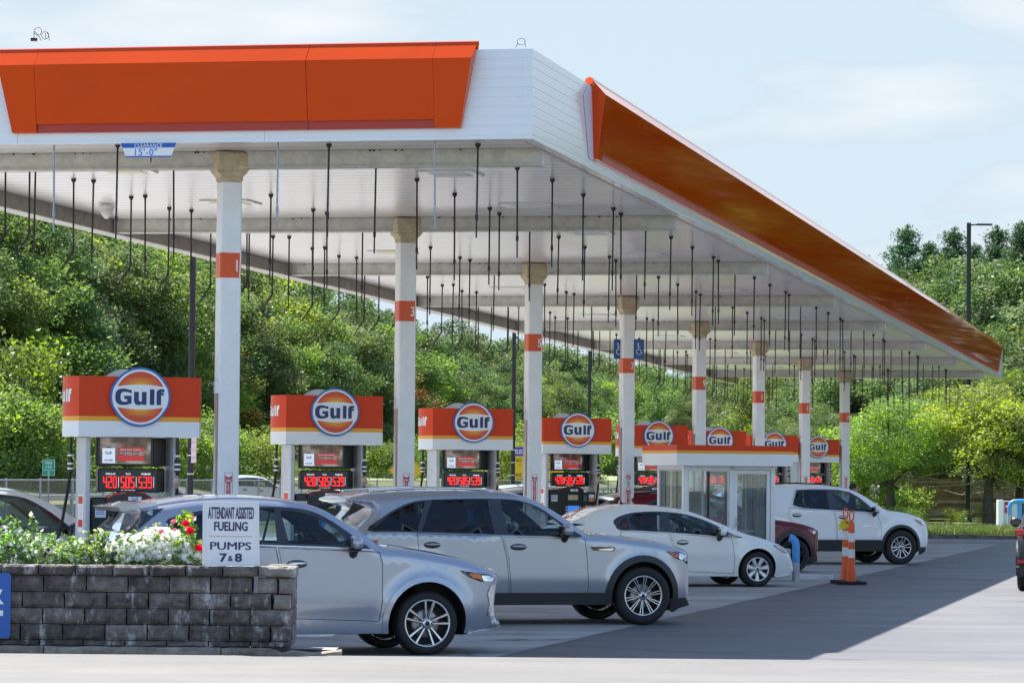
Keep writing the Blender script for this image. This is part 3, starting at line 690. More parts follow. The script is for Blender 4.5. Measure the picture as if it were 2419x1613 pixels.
for sgn in (1, -1):
    T = PX @ (Matrix.Identity(4) if sgn > 0 else Matrix.Translation((-.02, SD, 0)) @ Matrix.Rotation(pi, 4, 'Z'))
    b = MB(); b.X = T; y = .24; cx = -.115; hw = .35
    b.box((cx - hw, y, 2.045), (cx + hw, y + .09, SPZ[0] - .004), M_black, bev=.01)
    b.build('screen_frame' if sgn > 0 else 'screen_frame', pump); fr = bpy.data.objects[-1] if False else None
    b = MB(); b.X = T; yy = y - .002
    b.add([(cx - .31, yy, 2.075), (cx + .31, yy, 2.075), (cx + .31, yy, 2.385), (cx - .31, yy, 2.385)], [(0, 1, 2, 3)], M_scr)
    b.box((cx - .28, yy - .002, 2.08), (cx - .125, yy - .0005, 2.26), M_scrw); b.box((cx - .235, yy - .002, 2.26), (cx - .17, yy - .0005, 2.275), M_black)
    b.box((cx - .095, yy - .002, 2.225), (cx + .23, yy - .0005, 2.265), M_scrred); b.box((cx - .095, yy - .002, 2.11), (cx + .23, yy - .0005, 2.175), M_scrred)
    RT = Matrix.Rotation(pi / 2, 4, 'X')
    b.text('Stack your savings.', .036, M_signw, Matrix.Translation((cx + .068, yy - .003, 2.246)) @ RT, bold=.02, depth=.001, sx=.95)
    b.text('New Gulf Pay users save', .030, M_signw, Matrix.Translation((cx + .068, yy - .003, 2.203)) @ RT, bold=.015, depth=.001, sx=.9)
    b.text('125', .045, M_black, Matrix.Translation((cx - .14, yy - .003, 2.345)) @ RT, bold=.02, depth=.001)
    b.text('Gulf', .05, M_navy, Matrix.Translation((cx - .205, yy - .003, 2.205)) @ RT, bold=.02, depth=.001, sx=.9)
    b.text('THIS WEEK', .03, M_navy, Matrix.Translation((cx - .203, yy - .003, 2.115)) @ RT, bold=.02, depth=.001, sx=.7)
    b.build('advert_screen', pump)
    b = MB(); b.X = T; y = .22; c2 = -.08
    b.box((c2 - .365, y, 1.735), (c2 + .365, y + .16, 2.015), M_pumpb, bev=.012)
    pp = b.build('price_panel', pump)
    b = MB(); b.X = T; y -= .003
    for j, (s, lab) in enumerate((('420', 'REGULAR'), ('505', 'PLUS'), ('539', 'PREMIUM'))):
        x = c2 - .305 + j * .215
        for i, ch in enumerate(s): led_digit(b, ch, x + i * .060, 1.785, .046, .135, .0105, y, M_led)
        b.box((x + .056, y, 1.787), (x + .0605, y + .001, 1.797), M_led)
        b.text(lab, .032, M_ledw, Matrix.Translation((x + .09, y, 1.953)) @ RT, bold=.01, depth=.001, sx=.85)
        b.box((x + .186, y, 1.79), (x + .191, y + .001, 1.92), M_ledw)
    b.text('ALL TAXES INCLUDED', .017, M_ledw, Matrix.Translation((c2, y, 1.758)) @ RT, depth=.001)
    b.build('price_digits', pp)
b = MB(); b.X = PX
b.box((-.545, .16, .15), (.19, .70, 1.67), M_pumpb, bev=.02); b.box((.195, .16, .15), (.45, .70, 1.62), M_pumpb, bev=.015)
b.prism([(-.36 + .02 * 0, 1.60), (.19, 1.60), (.19, 1.66), (.10, 1.715), (-.05, 1.73), (-.25, 1.70), (-.36, 1.64)], M_pumpb, .11, .3)
cab = b.build('cabinet', pump)
for sgn in (1, -1):
    b = MB(); b.X = PX @ (Matrix.Identity(4) if sgn > 0 else Matrix.Translation((-.06, .86, 0)) @ Matrix.Rotation(pi, 4, 'Z'))
    y = .155; RT = Matrix.Rotation(pi / 2, 4, 'X')
    b.tube([(-.36, .107, 1.645), (-.25, .107, 1.705), (-.05, .107, 1.735), (.10, .107, 1.72), (.19, .107, 1.665)], .006, M_red, 6)
    b.box((-.10, y - .055, 1.635), (.06, y - .048, 1.68), M_signw); b.text('Gulf', .046, M_blue, Matrix.Translation((-.02, y - .056, 1.657)) @ RT, bold=.02, depth=.001)
    b.box((-.22, y, .93), (-.15, y + .006, .99), M_card); b.box((-.06, y, .90), (.03, y + .006, .99), M_card); b.box((-.07, y, 1.0), (.05, y + .02, 1.08), M_black)
    b.box((-.49, y, 1.43), (-.36, y + .006, 1.56), M_card)
    for i in range(4): b.box((-.48, y - .001, 1.53 - i * .022), (-.38, y + .001, 1.538 - i * .022), M_signb)
    b.box((-.13, y, 1.46), (.08, y + .006, 1.565), M_beige); b.box((-.14, y, 1.13), (.11, y + .006, 1.345), M_scrb)
    for s in (-.18, .125):
        for i in range(4): b.box((s, y, 1.15 + i * .052), (s + .025, y + .006, 1.17 + i * .052), M_signw)
    b.build('control_face', cab); b = MB(); b.X = PX @ (Matrix.Identity(4) if sgn > 0 else Matrix.Translation((-.06, .86, 0)) @ Matrix.Rotation(pi, 4, 'Z'))
    b.box((.215, y, 1.44), (.275, y + .006, 1.56), M_greenl)
    b.box((.315, y, 1.435), (.43, y + .006, 1.575), M_signw); b.box((.317, y - .001, 1.437), (.428, y + .001, 1.51), M_olbl); 
    b.text('7', .075, M_signw, Matrix.Translation((.372, y - .003, 1.475)) @ RT, bold=.01, depth=.001)
    b.box((.24, y, 1.17), (.38, y + .006, 1.35), M_beige)
    for i in range(5): b.box((.25, y - .001, 1.19 + i * .03), (.36, y + .001, 1.195 + i * .03), M_black)
    b.build('side_labels', cab)
# hose masts with striped collars and hanging hoses
for xs, ys, nm in ((-.665, .80, 0), (.49, .085, 1)):
    b = MB(); b.X = PX
    b.tube([(xs, ys, SPZ[0] - .003), (xs, ys, 2.12)], .020, M_black, 8)
    b.tube([(xs, ys, 2.13), (xs, ys, 1.98)], .036, M_black, 8)
    for q in (2.16, 2.06, 2.0): b.tube([(xs, ys, q), (xs, ys, q + .022)], .040, M_signw, 8)
    s_ = .0 if nm else -.03
    b.tube([(xs, ys, 1.99), (xs + s_, ys, 1.75), (xs - (.05 if nm else .09), ys, 1.40), (xs - .20, ys - .02, .95), (xs - .16, ys - .05, .55), (xs + .02, ys - .06, .50), (xs + .10, ys - .05, .8), (xs + .09, ys - .02, 1.12)], .019, M_rubber, 8)
    h = b.build('hose', pump)
    if nm: b = MB(); b.X = PX; b.ball((xs - .01, ys - .005, 1.86), (.045, .04, .085), mat('bottle_amber', (.30, .15, .10), .3, coat=.5, noise=(14, (.75, .6, .55))), 10); b.build('hose_breakaway', h)
    b = MB(); b.X = PX; b.prism([(xs + .04, 1.08), (xs + .13, 1.12), (xs + .13, 1.22), (xs + .08, 1.26), (xs + .03, 1.22)], M_black, ys - .05, ys); b.build('nozzle', h)
# island kerb
b = MB(); b.X = PX
isl = [(-1.3 + .45 * cos(a) * 1, .42 + .55 * sin(a)) for a in [pi / 2 + i * pi / 10 for i in range(11)]] + [(2.1 + .45 * cos(a), .42 + .55 * sin(a)) for a in [-pi / 2 + i * pi / 10 for i in range(11)]]
b.prism(isl, M_wpaint, 0.0, .15, 'z'); b.build('island', pump)
lab = ['fuel pump left of column 1, nearest the camera, beside the stone planter', 'fuel pump between the columns numbered 1 and 3', 'fuel pump between the columns numbered 3 and 5', 'fuel pump between columns 5 and 7 with its whole black front in view',
       'fuel pump just right of column 7, partly behind the booth', 'fuel pump right of column 9, above the booth roof', 'fuel pump right of column 11 with half its round emblem hidden', 'farthest fuel pump, between columns 13 and 15']
step = Vector((COLP[1].x - COLP[0].x, COLP[1].y - COLP[0].y, 0))
pump['label'] = lab[0]; pump['group'] = 'fuel pumps'
xsrc = [None, 790, 1117.5, 1364, 1555, 1700, 1829, 1931.5]
for k in range(1, 8):
    Y = 41.7 + 9.571 * k; q = atY(xsrc[k], 1000, Y); q.z = 0
    copy_tree(pump, tuple(q), None, lab[k])
#==PART3==
# ------------------------------------------------------------------ cars
def pip(p, poly):
    x, y = p; c = False; n = len(poly); j = n - 1
    for i in range(n):
        xi, yi = poly[i]; xj, yj = poly[j]
        if (yi > y) != (yj > y) and x < (xj - xi) * (y - yi) / (yj - yi + 1e-12) + xi: c = not c
        j = i
    return c
def densify(poly, step, closed=True):
    out = []; n = len(poly)
    for i in range(n if closed else n - 1):
        a = poly[i]; b = poly[(i + 1) % n]; d = math.hypot(b[0] - a[0], b[1] - a[1]); k = max(1, int(round(d / step)))
        for j in range(k): out.append((a[0] + (b[0] - a[0]) * j / k, a[1] + (b[1] - a[1]) * j / k))
    if not closed: out.append(poly[-1])
    return out
def smooth(pts, closed=False, k=6):
    """centripetal-ish Catmull-Rom through pts"""
    out = []; n = len(pts)
    for i in range(n if closed else n - 1):
        p0 = pts[(i - 1) % n] if closed or i > 0 else pts[0]; p1 = pts[i]; p2 = pts[(i + 1) % n]; p3 = pts[(i + 2) % n] if closed or i + 2 < n else pts[-1]
        for j in range(k):
            t = j / k; t2 = t * t; t3 = t2 * t
            out.append(tuple(.5 * (2 * p1[c] + (-p0[c] + p2[c]) * t + (2 * p0[c] - 5 * p1[c] + 4 * p2[c] - p3[c]) * t2 + (-p0[c] + 3 * p1[c] - 3 * p2[c] + p3[c]) * t3) for c in (0, 1)))
    if not closed: out.append(tuple(pts[-1]))
    return out
def region(outer, holes, step=.07, grid=True, extra=None):
    outer = densify(outer, step); holes = [densify(h, step) for h in holes]
    pts = list(outer); edges = [(i, (i + 1) % len(outer)) for i in range(len(outer))]
    for h in holes:
        k = len(pts); pts += h; edges += [(k + i, k + (i + 1) % len(h)) for i in range(len(h))]
    for p in (extra or []):
        if pip(p, outer) and not any(pip(p, h) for h in holes):
            Bq = np.array(outer + sum(holes, []))
            if np.min((Bq[:, 0] - p[0]) ** 2 + (Bq[:, 1] - p[1]) ** 2) > .018 ** 2: pts.append(p)
    B = np.array(pts)
    xs = [p[0] for p in outer]; zs = [p[1] for p in outer]
    if grid:
        x = min(xs) + step * .5; row = 0
        while x < max(xs):
            z = min(zs) + step * .5 + (step / 2 if row % 2 else 0)
            while z < max(zs):
                if pip((x, z), outer) and not any(pip((x, z), h) for h in holes):
                    if np.min((B[:, 0] - x) ** 2 + (B[:, 1] - z) ** 2) > (step * .45) ** 2: pts.append((x, z))
                z += step
            x += step * .9; row += 1
    r = delaunay_2d_cdt([Vector(p) for p in pts], edges, [], 0, 1e-6)
    V = [(p[0], p[1]) for p in r[0]]; F = []
    for f in r[2]:
        c = (sum(V[i][0] for i in f) / 3, sum(V[i][1] for i in f) / 3)
        if pip(c, outer) and not any(pip(c, h) for h in holes):
            a = sum(V[f[i]][0] * V[f[(i + 1) % 3]][1] - V[f[(i + 1) % 3]][0] * V[f[i]][1] for i in range(3))
            F.append(tuple(f) if a > 0 else tuple(f[::-1]))
    return V, F, outer, holes
G_clear = glassmat('car_glass', (.50, .60, .62), 1.5)
G_priv = glassmat('car_glass_dark', (.035, .04, .05), 1.5)
G_wind = glassmat('windshield_glass', (.55, .64, .66), 1.55)
G_green_refl = glassmat('car_glass_green_reflection', (.55, .72, .66), 1.6, .02, base=(.32, .46, .40), mixb=.13)  # green tint; diffuse green mixed in as a painted reflection of bright surroundings
M_int = mat('interior_dark', (.03, .03, .033), .8)
M_int2 = mat('interior_grey', (.10, .10, .105), .8)
M_gloss = mat('gloss_black', (.01, .01, .012), .12, coat=1)
M_clad = mat('cladding', (.022, .022, .024), .55, noise=(12, .8))
M_amber = mat('lamp_amber', (.75, .13, .01), .2, coat=1)
M_lampc = mat('lamp_clear', (.62, .66, .70), .08, metal=.6, coat=1)
M_lampr = mat('lamp_red', (.45, .008, .01), .15, coat=1)
M_rim = mat('rim_silver', (.52, .53, .55), .25, metal=.85)
M_rimd = mat('rim_dark', (.03, .03, .033), .4, metal=.5)
def paint(name, col, metal=.35, rough=.3, coat=1):
    return mat(name, col, rough, metal=metal, coat=coat, coatr=.012)
P_quartz = paint('paint_quartz', (.33, .355, .425), .5, .30)
P_quartz2 = paint('paint_quartz_warm', (.37, .385, .43), .5, .30)
P_white = paint('paint_white', (.80, .80, .79), 0, .4)
P_white2 = paint('paint_white_b', (.78, .79, .80), 0, .4)
P_red = mat('paint_dark_red', (.13, .001, .006), .3, spec=.2, coat=.35, coatr=.02)
P_grey = paint('paint_graphite', (.05, .052, .056), .5, .3)
P_silver = paint('paint_silver', (.42, .43, .45), .6, .35)
P_pearl = paint('paint_pearl', (.66, .66, .64), .15, .35)
def build_car(name, label, cat, s, P, near, group=None, P2=None):
    """s: shape in car coordinates (x forward from the front axle, z up, metres); near: world point of the near front tyre's foot"""
    W = s['half']; th = s.get('th', TH); Fd = Vector((cos(th), sin(th), 0)); Ad = Vector((-sin(th), cos(th), 0))
    wb = s['wb']; R = s['R']; base = Vector(near) + Ad * W
    car = thing(name, label, cat, tuple(base), th, group); X = WM[car.name]
    chain = smooth(s['chain'], k=5)           # rear bottom, over the roof, to the front bottom
    chain = densify(chain, .05, False)
    zs = s['sill']; Ra = s['Ra']; belt = s['belt']
    def arch(cx, a0=0, a1=pi):
        return [(cx + Ra * cos(a0 + (a1 - a0) * i / 18), R + Ra * sin(a0 + (a1 - a0) * i / 18)) for i in range(19)]
    z0 = chain[0][1]; z1 = chain[-1][1]
    da = math.asin(max(-1, min(1, (zs - R) / Ra)))
    bottom = []
    bottom += arch(0, da, pi - da)
    bottom += arch(-wb, da, pi - da)
    outer = chain + bottom
    nch = len(chain)
    CH = np.array([c for c in chain if c[1] > zs + .02])
    x0 = min(p[0] for p in chain); x1 = max(p[0] for p in chain); xm = (x0 + x1) / 2; hl = (x1 - x0) / 2
    def dist(x, z):
        nonlocal CH
        a = CH[:-1]; b_ = CH[1:]; ab = b_ - a; ap = np.array([x, z]) - a
        t = np.clip((ap * ab).sum(1) / ((ab ** 2).sum(1) + 1e-12), 0, 1); d = ap - ab * t[:, None]
        return float(np.sqrt((d ** 2).sum(1).min()))
    hc = {}
    def hw(x, z):
        k_ = (round(x, 5), round(z, 5))
        if k_ not in hc: hc[k_] = hw_(x, z)
        return hc[k_]
    def hw_(x, z):
        t = (x - xm) / hl; w_ = W - (.13 * W * max(0, t) ** 5 * 1.4 + .10 * W * max(0, -t) ** 5)
        if z > belt: w_ -= s.get('tumble', .34) * (z - belt) + .02 * min(1, (z - belt) / .08)
        if z < .62: w_ -= .07 * ((.62 - z) / .4) ** 2
        w_ -= .022 * math.exp(-((z - (belt - .10)) / .07) ** 2) * 0 + .016 * math.exp(-((z - .42) / .12) ** 2) * (1 if -wb + Ra < x < -Ra else 0)
        for cx in (0, -wb):
            r = math.hypot(x - cx, z - R); 
            if z < belt: w_ += .028 * math.exp(-((r - Ra) / .09) ** 2)
        d = dist(x, z); rr = s.get('round', .11) if z > .35 else .05
        if d < rr: w_ -= .62 * rr * (1 - d / rr) ** 2
        return max(w_, .25)
    def nrm(x, z, sg):
        e = .006; gx = (hw_(x + e, z) - hw_(x - e, z)) / (2 * e); gz = (hw_(x, z + e) - hw_(x, z - e)) / (2 * e)
        return Vector((-gx, sg, -gz)).normalized()
    def fixn(o):
        me = o.data; me.update(); N = [Vector(v.normal) for v in me.vertices]
        for i, v in enumerate(me.vertices):
            x, y, z = v.co
            if abs(abs(y) - hw(x, z)) < .022 and not (z < zs + .02):
                n_ = nrm(x, z, 1 if y > 0 else -1)
                if dist(x, z) < .012: n_ = (n_ + N[i]).normalized()
                if n_.dot(N[i]) > .2: N[i] = n_
        me.normals_split_custom_set_from_vertices([tuple(n) for n in N])
    def side(b, V, F, m, off=0, sm=True, both=True):
        H = [hw(*p) for p in V]
        b.add([(p[0], -(h + off), p[1]) for p, h in zip(V, H)], F, m, sm)
        if both: b.add([(p[0], (h + off), p[1]) for p, h in zip(V, H)], [f[::-1] for f in F], m, sm)
    if s.get('traced'):      # the outlines were measured on the wheel plane; move them to the body surface
        tn = tan(TH)
        def fx_(v):
            if isinstance(v, list): return [fx_(q) for q in v]
            return (v[0] + (W - hw_(*v)) * tn, v[1])
        s = dict(s); nc = [fx_(p) if p[0] > -.6 * 1 or p[1] > belt else p for p in chain]
        for k_ in ('dlo', 'doors', 'head', 'headclear', 'amber', 'headlamp_red', 'chrome', 'frontclad', 'handles', 'dpillar', 'bezel', 'corner'):
            if s.get(k_): s[k_] = fx_(s[k_])
        s['panes'] = [(fx_(p), t_) for p, t_ in s['panes']]; s['mirror'] = fx_(s['mirror']); d_ = .05
        s['wind'] = (s['wind'][0] + d_, s['wind'][1] + d_)
        chain = nc; outer = chain + bottom; CH = np.array([c for c in chain if c[1] > zs + .02]); hc.clear()
    dlo = smooth(s['dlo'], True, 3) if s.get('dlosmooth', True) else s['dlo']
    doors = s['doors']                          # list of polygons below the belt
    # body shell
    ext = []
    for i in range(1, nch - 1):
        a, c = chain[i - 1], chain[i + 1]; d = (c[0] - a[0], c[1] - a[1]); l = math.hypot(*d) + 1e-9; n_ = (d[1] / l, -d[0] / l)
        for o in (.028, .062, .10): ext.append((chain[i][0] + n_[0] * o, chain[i][1] + n_[1] * o))
    V, F, o_, h_ = region(outer, [dlo] + doors, .075, True, ext)
    b = MB(); b.X = X; side(b, V, F, P)
    S = [-1, -.94, -.86, -.6, -.3, 0, .3, .6, .86, .94, 1]
    g = MB(); g.X = X; g2 = MB(); g2.X = X; under = MB(); under.X = X
    ws, rg = s['wind'], s['rearglass']; bul = s.get('bulge', .035)
    def cross(p, nrm, wgt):
        e = hw(*p); return [(p[0] + nrm[0] * wgt * (1 - t * t), t * e, p[1] + nrm[1] * wgt * (1 - t * t)) for t in S]
    rows = []
    for i, p in enumerate(chain):
        q = chain[min(i + 1, nch - 1)]; r = chain[max(i - 1, 0)]; d = (q[0] - r[0], q[1] - r[1]); l = math.hypot(*d) + 1e-9; nr = (-d[1] / l, d[0] / l)
        vert = abs(nr[0]) > .7 and p[1] < belt + .1
        rows.append(cross(p, nr, .11 if vert else bul))
    for i in range(nch - 1):
        mx_, mz = (chain[i][0] + chain[i + 1][0]) / 2, (chain[i][1] + chain[i + 1][1]) / 2
        isg = (ws[0] < mx_ < ws[1] and mz > belt - .03) or (rg[0] < mx_ < rg[1] and mz > belt - .03)
        for j in range(len(S) - 1):
            q = [rows[i][j], rows[i + 1][j], rows[i + 1][j + 1], rows[i][j + 1]]
            ((g if mx_ > xm else g2) if isg and 2 <= j < 8 else b).add(q, [(3, 2, 1, 0)], (G_wind if mx_ > xm else G_priv) if isg and 2 <= j < 8 else P, True)
    body = b.build('body', car)
    weld(body); fixn(body)
    if g.f: o = g.build('windshield', car); weld(o)
    if g2.f: o = g2.build('rear_window', car); weld(o)
    # wheel wells and floor
    bt = [chain[-1]] + bottom + [chain[0]]
    for i in range(len(bt) - 1):
        a, c = bt[i], bt[i + 1]; ea, ec = hw(*a) - .01, hw(*c) - .01
        under.add([(a[0], -ea, a[1]), (a[0], ea, a[1]), (c[0], ec, c[1]), (c[0], -ec, c[1])], [(0, 1, 2, 3)], M_matblk)
    under.box((-wb + Ra + .03, -W + .16, zs + .02), (-Ra - .03, W - .16, belt - .28), M_matblk)
    under.box((-.05, -W + .35, .3), (x1 - .25, W - .35, belt - .25), M_matblk)
    under.build('underbody', car)
    # doors
    for di, dp in enumerate(doors):
        n = len(dp); cx = sum(p[0] for p in dp) / n; cz = sum(p[1] for p in dp) / n; gp = .007
        ins = [(p[0] - gp * (1 if p[0] > cx else -1), p[1] - gp * (1 if p[1] > cz else -1)) for p in dp]
        V, F, _, _ = region(ins, [], .075)
        for sg in (-1, 1):
            b = MB(); b.X = X; b.add([(p[0], sg * hw(*p), p[1]) for p in V], F if sg < 0 else [f[::-1] for f in F], P, True)
            do = b.build('door', car); fixn(do)
            b = MB(); b.X = X; hx, hz = s['handles'][di]; y = sg * hw(hx, hz)
            b.ball((hx, y + sg * .004, hz), (.115, .012, .045), mat('handle_recess', (.05, .05, .052), .5), 12)
            b.ball((hx, y + sg * .030, hz + .008), (.11, .016, .017), M_chrome if s.get('chromeh') else P, 10)
            b.build('handle', do)
    # windows
    panes = s['panes']
    V, F, _, _ = region(dlo, [p for p, _ in panes], .08)
    b = MB(); b.X = X; side(b, V, F, M_gloss, .002); b.build('window_frame', car)
    for pl, kind in panes:
        V, F, _, _ = region(pl, [], .12)
        for sg in (-1, 1):
            b = MB(); b.X = X; b.add([(p[0], sg * (hw(*p) - .008), p[1]) for p in V], F if sg < 0 else [f[::-1] for f in F], {'c': G_clear, 'g': G_green_refl}.get(kind, G_priv), True); b.build('side_window', car)
    if s.get('chrome'):
        pl = s['chrome']
        for sg in (-1, 1): b = MB(); b.X = X; b.tube([(p[0], sg * (hw(*p) + .006), p[1]) for p in densify(pl, .08, False)], .011, M_chrome, 6); b.build('window_trim', car)
    # cladding
    if s.get('clad'):
        c_ = s['clad']; cm = P2 or M_clad; fr = s.get('cladtop', .06)
        def sheet1(pl, off, sg, nm, st=.09, grid=False):
            V, F, _, _ = region(pl, [], st, grid); b = MB(); b.X = X
            b.add([(p[0], sg * (hw(*p) + off), p[1]) for p in V], F if sg < 0 else [f[::-1] for f in F], cm, True); return b
        for sg in (-1, 1):
            for cx in (0, -wb):
                aa = math.asin(max(-1, min(1, (zs - R) / Ra)))
                inn = [(cx + (Ra - .002) * cos(t), R + (Ra - .002) * sin(t)) for t in [aa + (pi - 2 * aa) * i / 20 for i in range(21)]]
                ra2 = Ra + fr; a2 = math.asin(max(-1, min(1, (zs + .0 - R) / ra2)))
                out = [(cx + ra2 * cos(t), R + ra2 * sin(t)) for t in [a2 + (pi - 2 * a2) * i / 20 for i in range(21)]]
                b = sheet1(out + inn[::-1], .016, sg, ''); vs = []
                for p in out: h = hw(*p); vs += [(p[0], sg * (h + .016), p[1]), (p[0], sg * (h - .02), p[1])]
                b.add(vs, [(2 * i, 2 * i + 1, 2 * i + 3, 2 * i + 2) for i in range(20)], cm, False); b.build('arch_trim', car)
            if c_ > 0:
                pl = [(-wb + Ra * .9, zs), (-Ra * .9, zs), (-Ra - fr * .9, c_), (-wb + Ra + fr * .9, c_)]
                b = sheet1(pl, .014, sg, '', .12, True); a, c = pl[3], pl[2]
                b.add([(a[0], sg * (hw(*a) + .014), a[1]), (c[0], sg * (hw(*c) + .014), c[1]), (c[0], sg * (hw(*c) - .02), c[1]), (a[0], sg * (hw(*a) - .02), a[1])], [(0, 1, 2, 3)], cm); b.build('sill_trim', car)
            for pl in (s.get('frontclad') or []): sheet1(pl, .012, sg, '', .08, True).build('bumper_trim', car)
    # lamps
    for key, m, off in (('head', M_gloss, .006), ('headclear', M_lampc, .012), ('amber', M_amber, .012), ('headlamp_red', M_lampr, .013), ('tail', M_lampr, .01), ('dpillar', M_gloss, .006), ('bezel', M_chrome, .008), ('corner', M_gloss, .007)):
        if s.get(key):
            V, F, _, _ = region(s[key], [], .06)
            for sg in (-1, 1):
                b = MB(); b.X = X; b.add([(p[0], sg * (hw(*p) + off), p[1]) for p in V], F if sg < 0 else [f[::-1] for f in F], m, True)
                b.build({'tail': 'taillight', 'amber': 'indicator', 'headlamp_red': 'indicator', 'dpillar': 'pillar_trim', 'bezel': 'bumper_bezel', 'corner': 'grille_corner'}.get(key, 'headlight'), car)
    # wheels
    Rr = s['rim']; tw = .22
    for cx in (0, -wb):
        for sg in (-1, 1):
            yo = sg * (W - .012 - s.get('inset', 0)); T = X @ Matrix.Translation((cx, yo, R)) @ Matrix.Rotation(0 if sg < 0 else pi, 4, 'Z')
            b = MB(); b.X = T
            b.lathe([(Rr, .012), (Rr + .012, .0), (R - .05, -.008), (R - .015, .012), (R, .04), (R, tw - .03), (R - .02, tw), (Rr, tw), (Rr, .012)], M_rubber, 40, 'y')
            wh = b.build('wheel', car)
            b = MB(); b.X = T
            b.lathe([(Rr - .004, tw - .02), (Rr - .004, .015), (Rr + .006, .004), (Rr - .012, .001), (Rr - .02, .012)], s.get('rimm', M_rim), 40, 'y')
            b.lathe([(.0, .12), (Rr - .02, .12)], M_matblk, 24, 'y'); b.lathe([(.0, .10), (Rr * .62, .10), (Rr * .62, .085), (Rr * .5, .075), (0, .075)], mat('brake_disc', (.25, .25, .26), .35, metal=.8), 28, 'y')
            ns, dbl, wi, wo_ = s['spokes']
            rm = s.get('rimm', M_rim)
            for k in range(ns):
                for off in ((-dbl, dbl) if dbl else (0,)):
                    a = 2 * pi * k / ns + .2; RM = Matrix.Rotation(-(a), 4, 'Y')
                    ri, ro = .05, Rr - .012
                    xi, xo = off * .35, off * 1.25
                    vs = [(ri, .045, xi - wi), (ri, .045, xi + wi), (ro, .012, xo + wo_), (ro, .012, xo - wo_), (ri, .02, xi - wi * .35), (ri, .02, xi + wi * .35), (ro, .004, xo + wo_ * .6), (ro, .004, xo - wo_ * .6)]
                    b.add(vs, [(3, 2, 1, 0), (4, 5, 6, 7), (0, 1, 5, 4), (2, 3, 7, 6), (1, 2, 6, 5), (3, 0, 4, 7)], rm, False, RM)
            b.lathe([(0, .008), (.035, .008), (.062, .018), (.07, .05)], rm, 20, 'y'); b.lathe([(0, .004), (.026, .006), (.028, .01)], M_rimd, 16, 'y')
            for k in range(5):
                a = 2 * pi * k / 5; b.ball((.052 * cos(a), .012, .052 * sin(a)), (.008, .006, .008), M_rimd, 6)
            b.build('rim', wh)
    # mirrors
    mx0, mz0 = s['mirror']
    for sg in (-1, 1):
        y = sg * (hw(mx0, mz0 - .05)); b = MB(); b.X = X
        b.ball((mx0, y + sg * .17, mz0), (.085, .115, .085), s.get('mirm', P), 14)
        b.box((mx0 - .088, y + sg * .17 - .085, mz0 - .055), (mx0 - .05, y + sg * .17 + .085, mz0 + .055), M_gloss, bev=.01)
        b.tube([(mx0 + .02, y - sg * .02, mz0 - .13), (mx0 + .02, y + sg * .10, mz0 - .085)], [.05, .035], M_black, 8)
        b.ball((mx0, y + sg * .15, mz0 - .055), (.08, .10, .045), M_black, 12)
        b.build('mirror', car)
    # interior
    b = MB(); b.X = X; sx = s['seat']; sh = s['seatz']
    for sy in (-.37, .37):
        for xx in (sx, sx - .95):
            b.box((xx - .28, sy - .24, sh - .1), (xx + .25, sy + .24, sh + .08), M_int2, bev=.04)
            T = Matrix.Translation((xx - .30, sy, sh + .05)) @ Matrix.Rotation(-.25, 4, 'Y')
            b.box((-.06, -.23, 0), (.06, .23, .56), M_int2, T, bev=.04); b.box((-.05, -.12, .58), (.05, .12, .78), M_int2, T, bev=.04)
    b.build('seats', car)
    b = MB(); b.X = X; dx = s['dash']
    b.prism([(dx - .1, belt - .3), (dx + .45, belt - .3), (dx + .55, belt - .03), (dx + .1, belt + .04), (dx - .08, belt + .02)], M_int, -W + .2, W - .2)
    b.build('dashboard', car)
    b = MB(); b.X = X; T = Matrix.Translation((dx - .2, .37, belt + .03)) @ Matrix.Rotation(radians(68), 4, 'Y')
    b.tube([(.18 * cos(a), .18 * sin(a), 0) for a in [i * 2 * pi / 20 for i in range(21)]], .014, M_int, 8, False, X=T)
    for a in (0, 2.2, 4.1): b.tube([(0, 0, -.02), (.17 * cos(a), .17 * sin(a), 0)], .014, M_int, 6, X=T)
    b.build('steering_wheel', car)
    # front and rear fittings
    fx = s['grille']; b = MB(); b.X = X
    b.box((fx[0], -.52, fx[1]), (fx[0] + .06, .52, fx[2]), M_gloss, bev=.02)
    for i in range(5):
        z = fx[1] + .04 + i * (fx[2] - fx[1] - .08) / 4; b.box((fx[0] + .055, -.48, z - .006), (fx[0] + .07, .48, z + .006), M_chrome)
    b.build('grille', car)
    rx = s['rearx']; b = MB(); b.X = X
    b.box((rx[0] - .03, -.26, rx[1]), (rx[0] + .02, .26, rx[1] + .15), M_signw); b.build('number_plate', car)
    if s.get('spoiler'):
        a = s['spoiler']; b = MB(); b.X = X; e = hw(a[0][0], a[0][1] - .03) - .03
        b.prism(a, P, -e, e); b.build('spoiler', car)
    if s.get('badge'):
        bx, bz, bw, bh = s['badge']; 
        for sg in (-1, 1):
            b = MB(); b.X = X; y = hw(bx, bz)
            b.prism([(bx - bw / 2, bz + bh / 2), (bx + bw / 2, bz + bh * .4), (bx + bw * .44, bz - bh / 2), (bx - bw * .40, bz - bh * .3)], M_gloss, sg * (y + .0), sg * (y + .012))
            b.prism([(bx - bw * .2, bz - bh * .05), (bx + bw * .44, bz + bh * .2), (bx + bw * .38, bz - bh * .36), (bx - bw * .1, bz - bh * .28)], M_chrome, sg * (y + .012), sg * (y + .017)); b.build('fender_badge', car)
    if s.get('rails'):
        ra_ = s['rails']; b = MB(); b.X = X
        for sg in (-1, 1):
            b.tube([(p[0], sg * (hw(ra_[0][0], ra_[0][1] - .12) - .13), p[1]) for p in ra_], .018, s.get('railm', M_black), 6)
        b.build('roof_rail', car)
    car['_hw'] = 0; del car['_hw']
    return car, X, hw
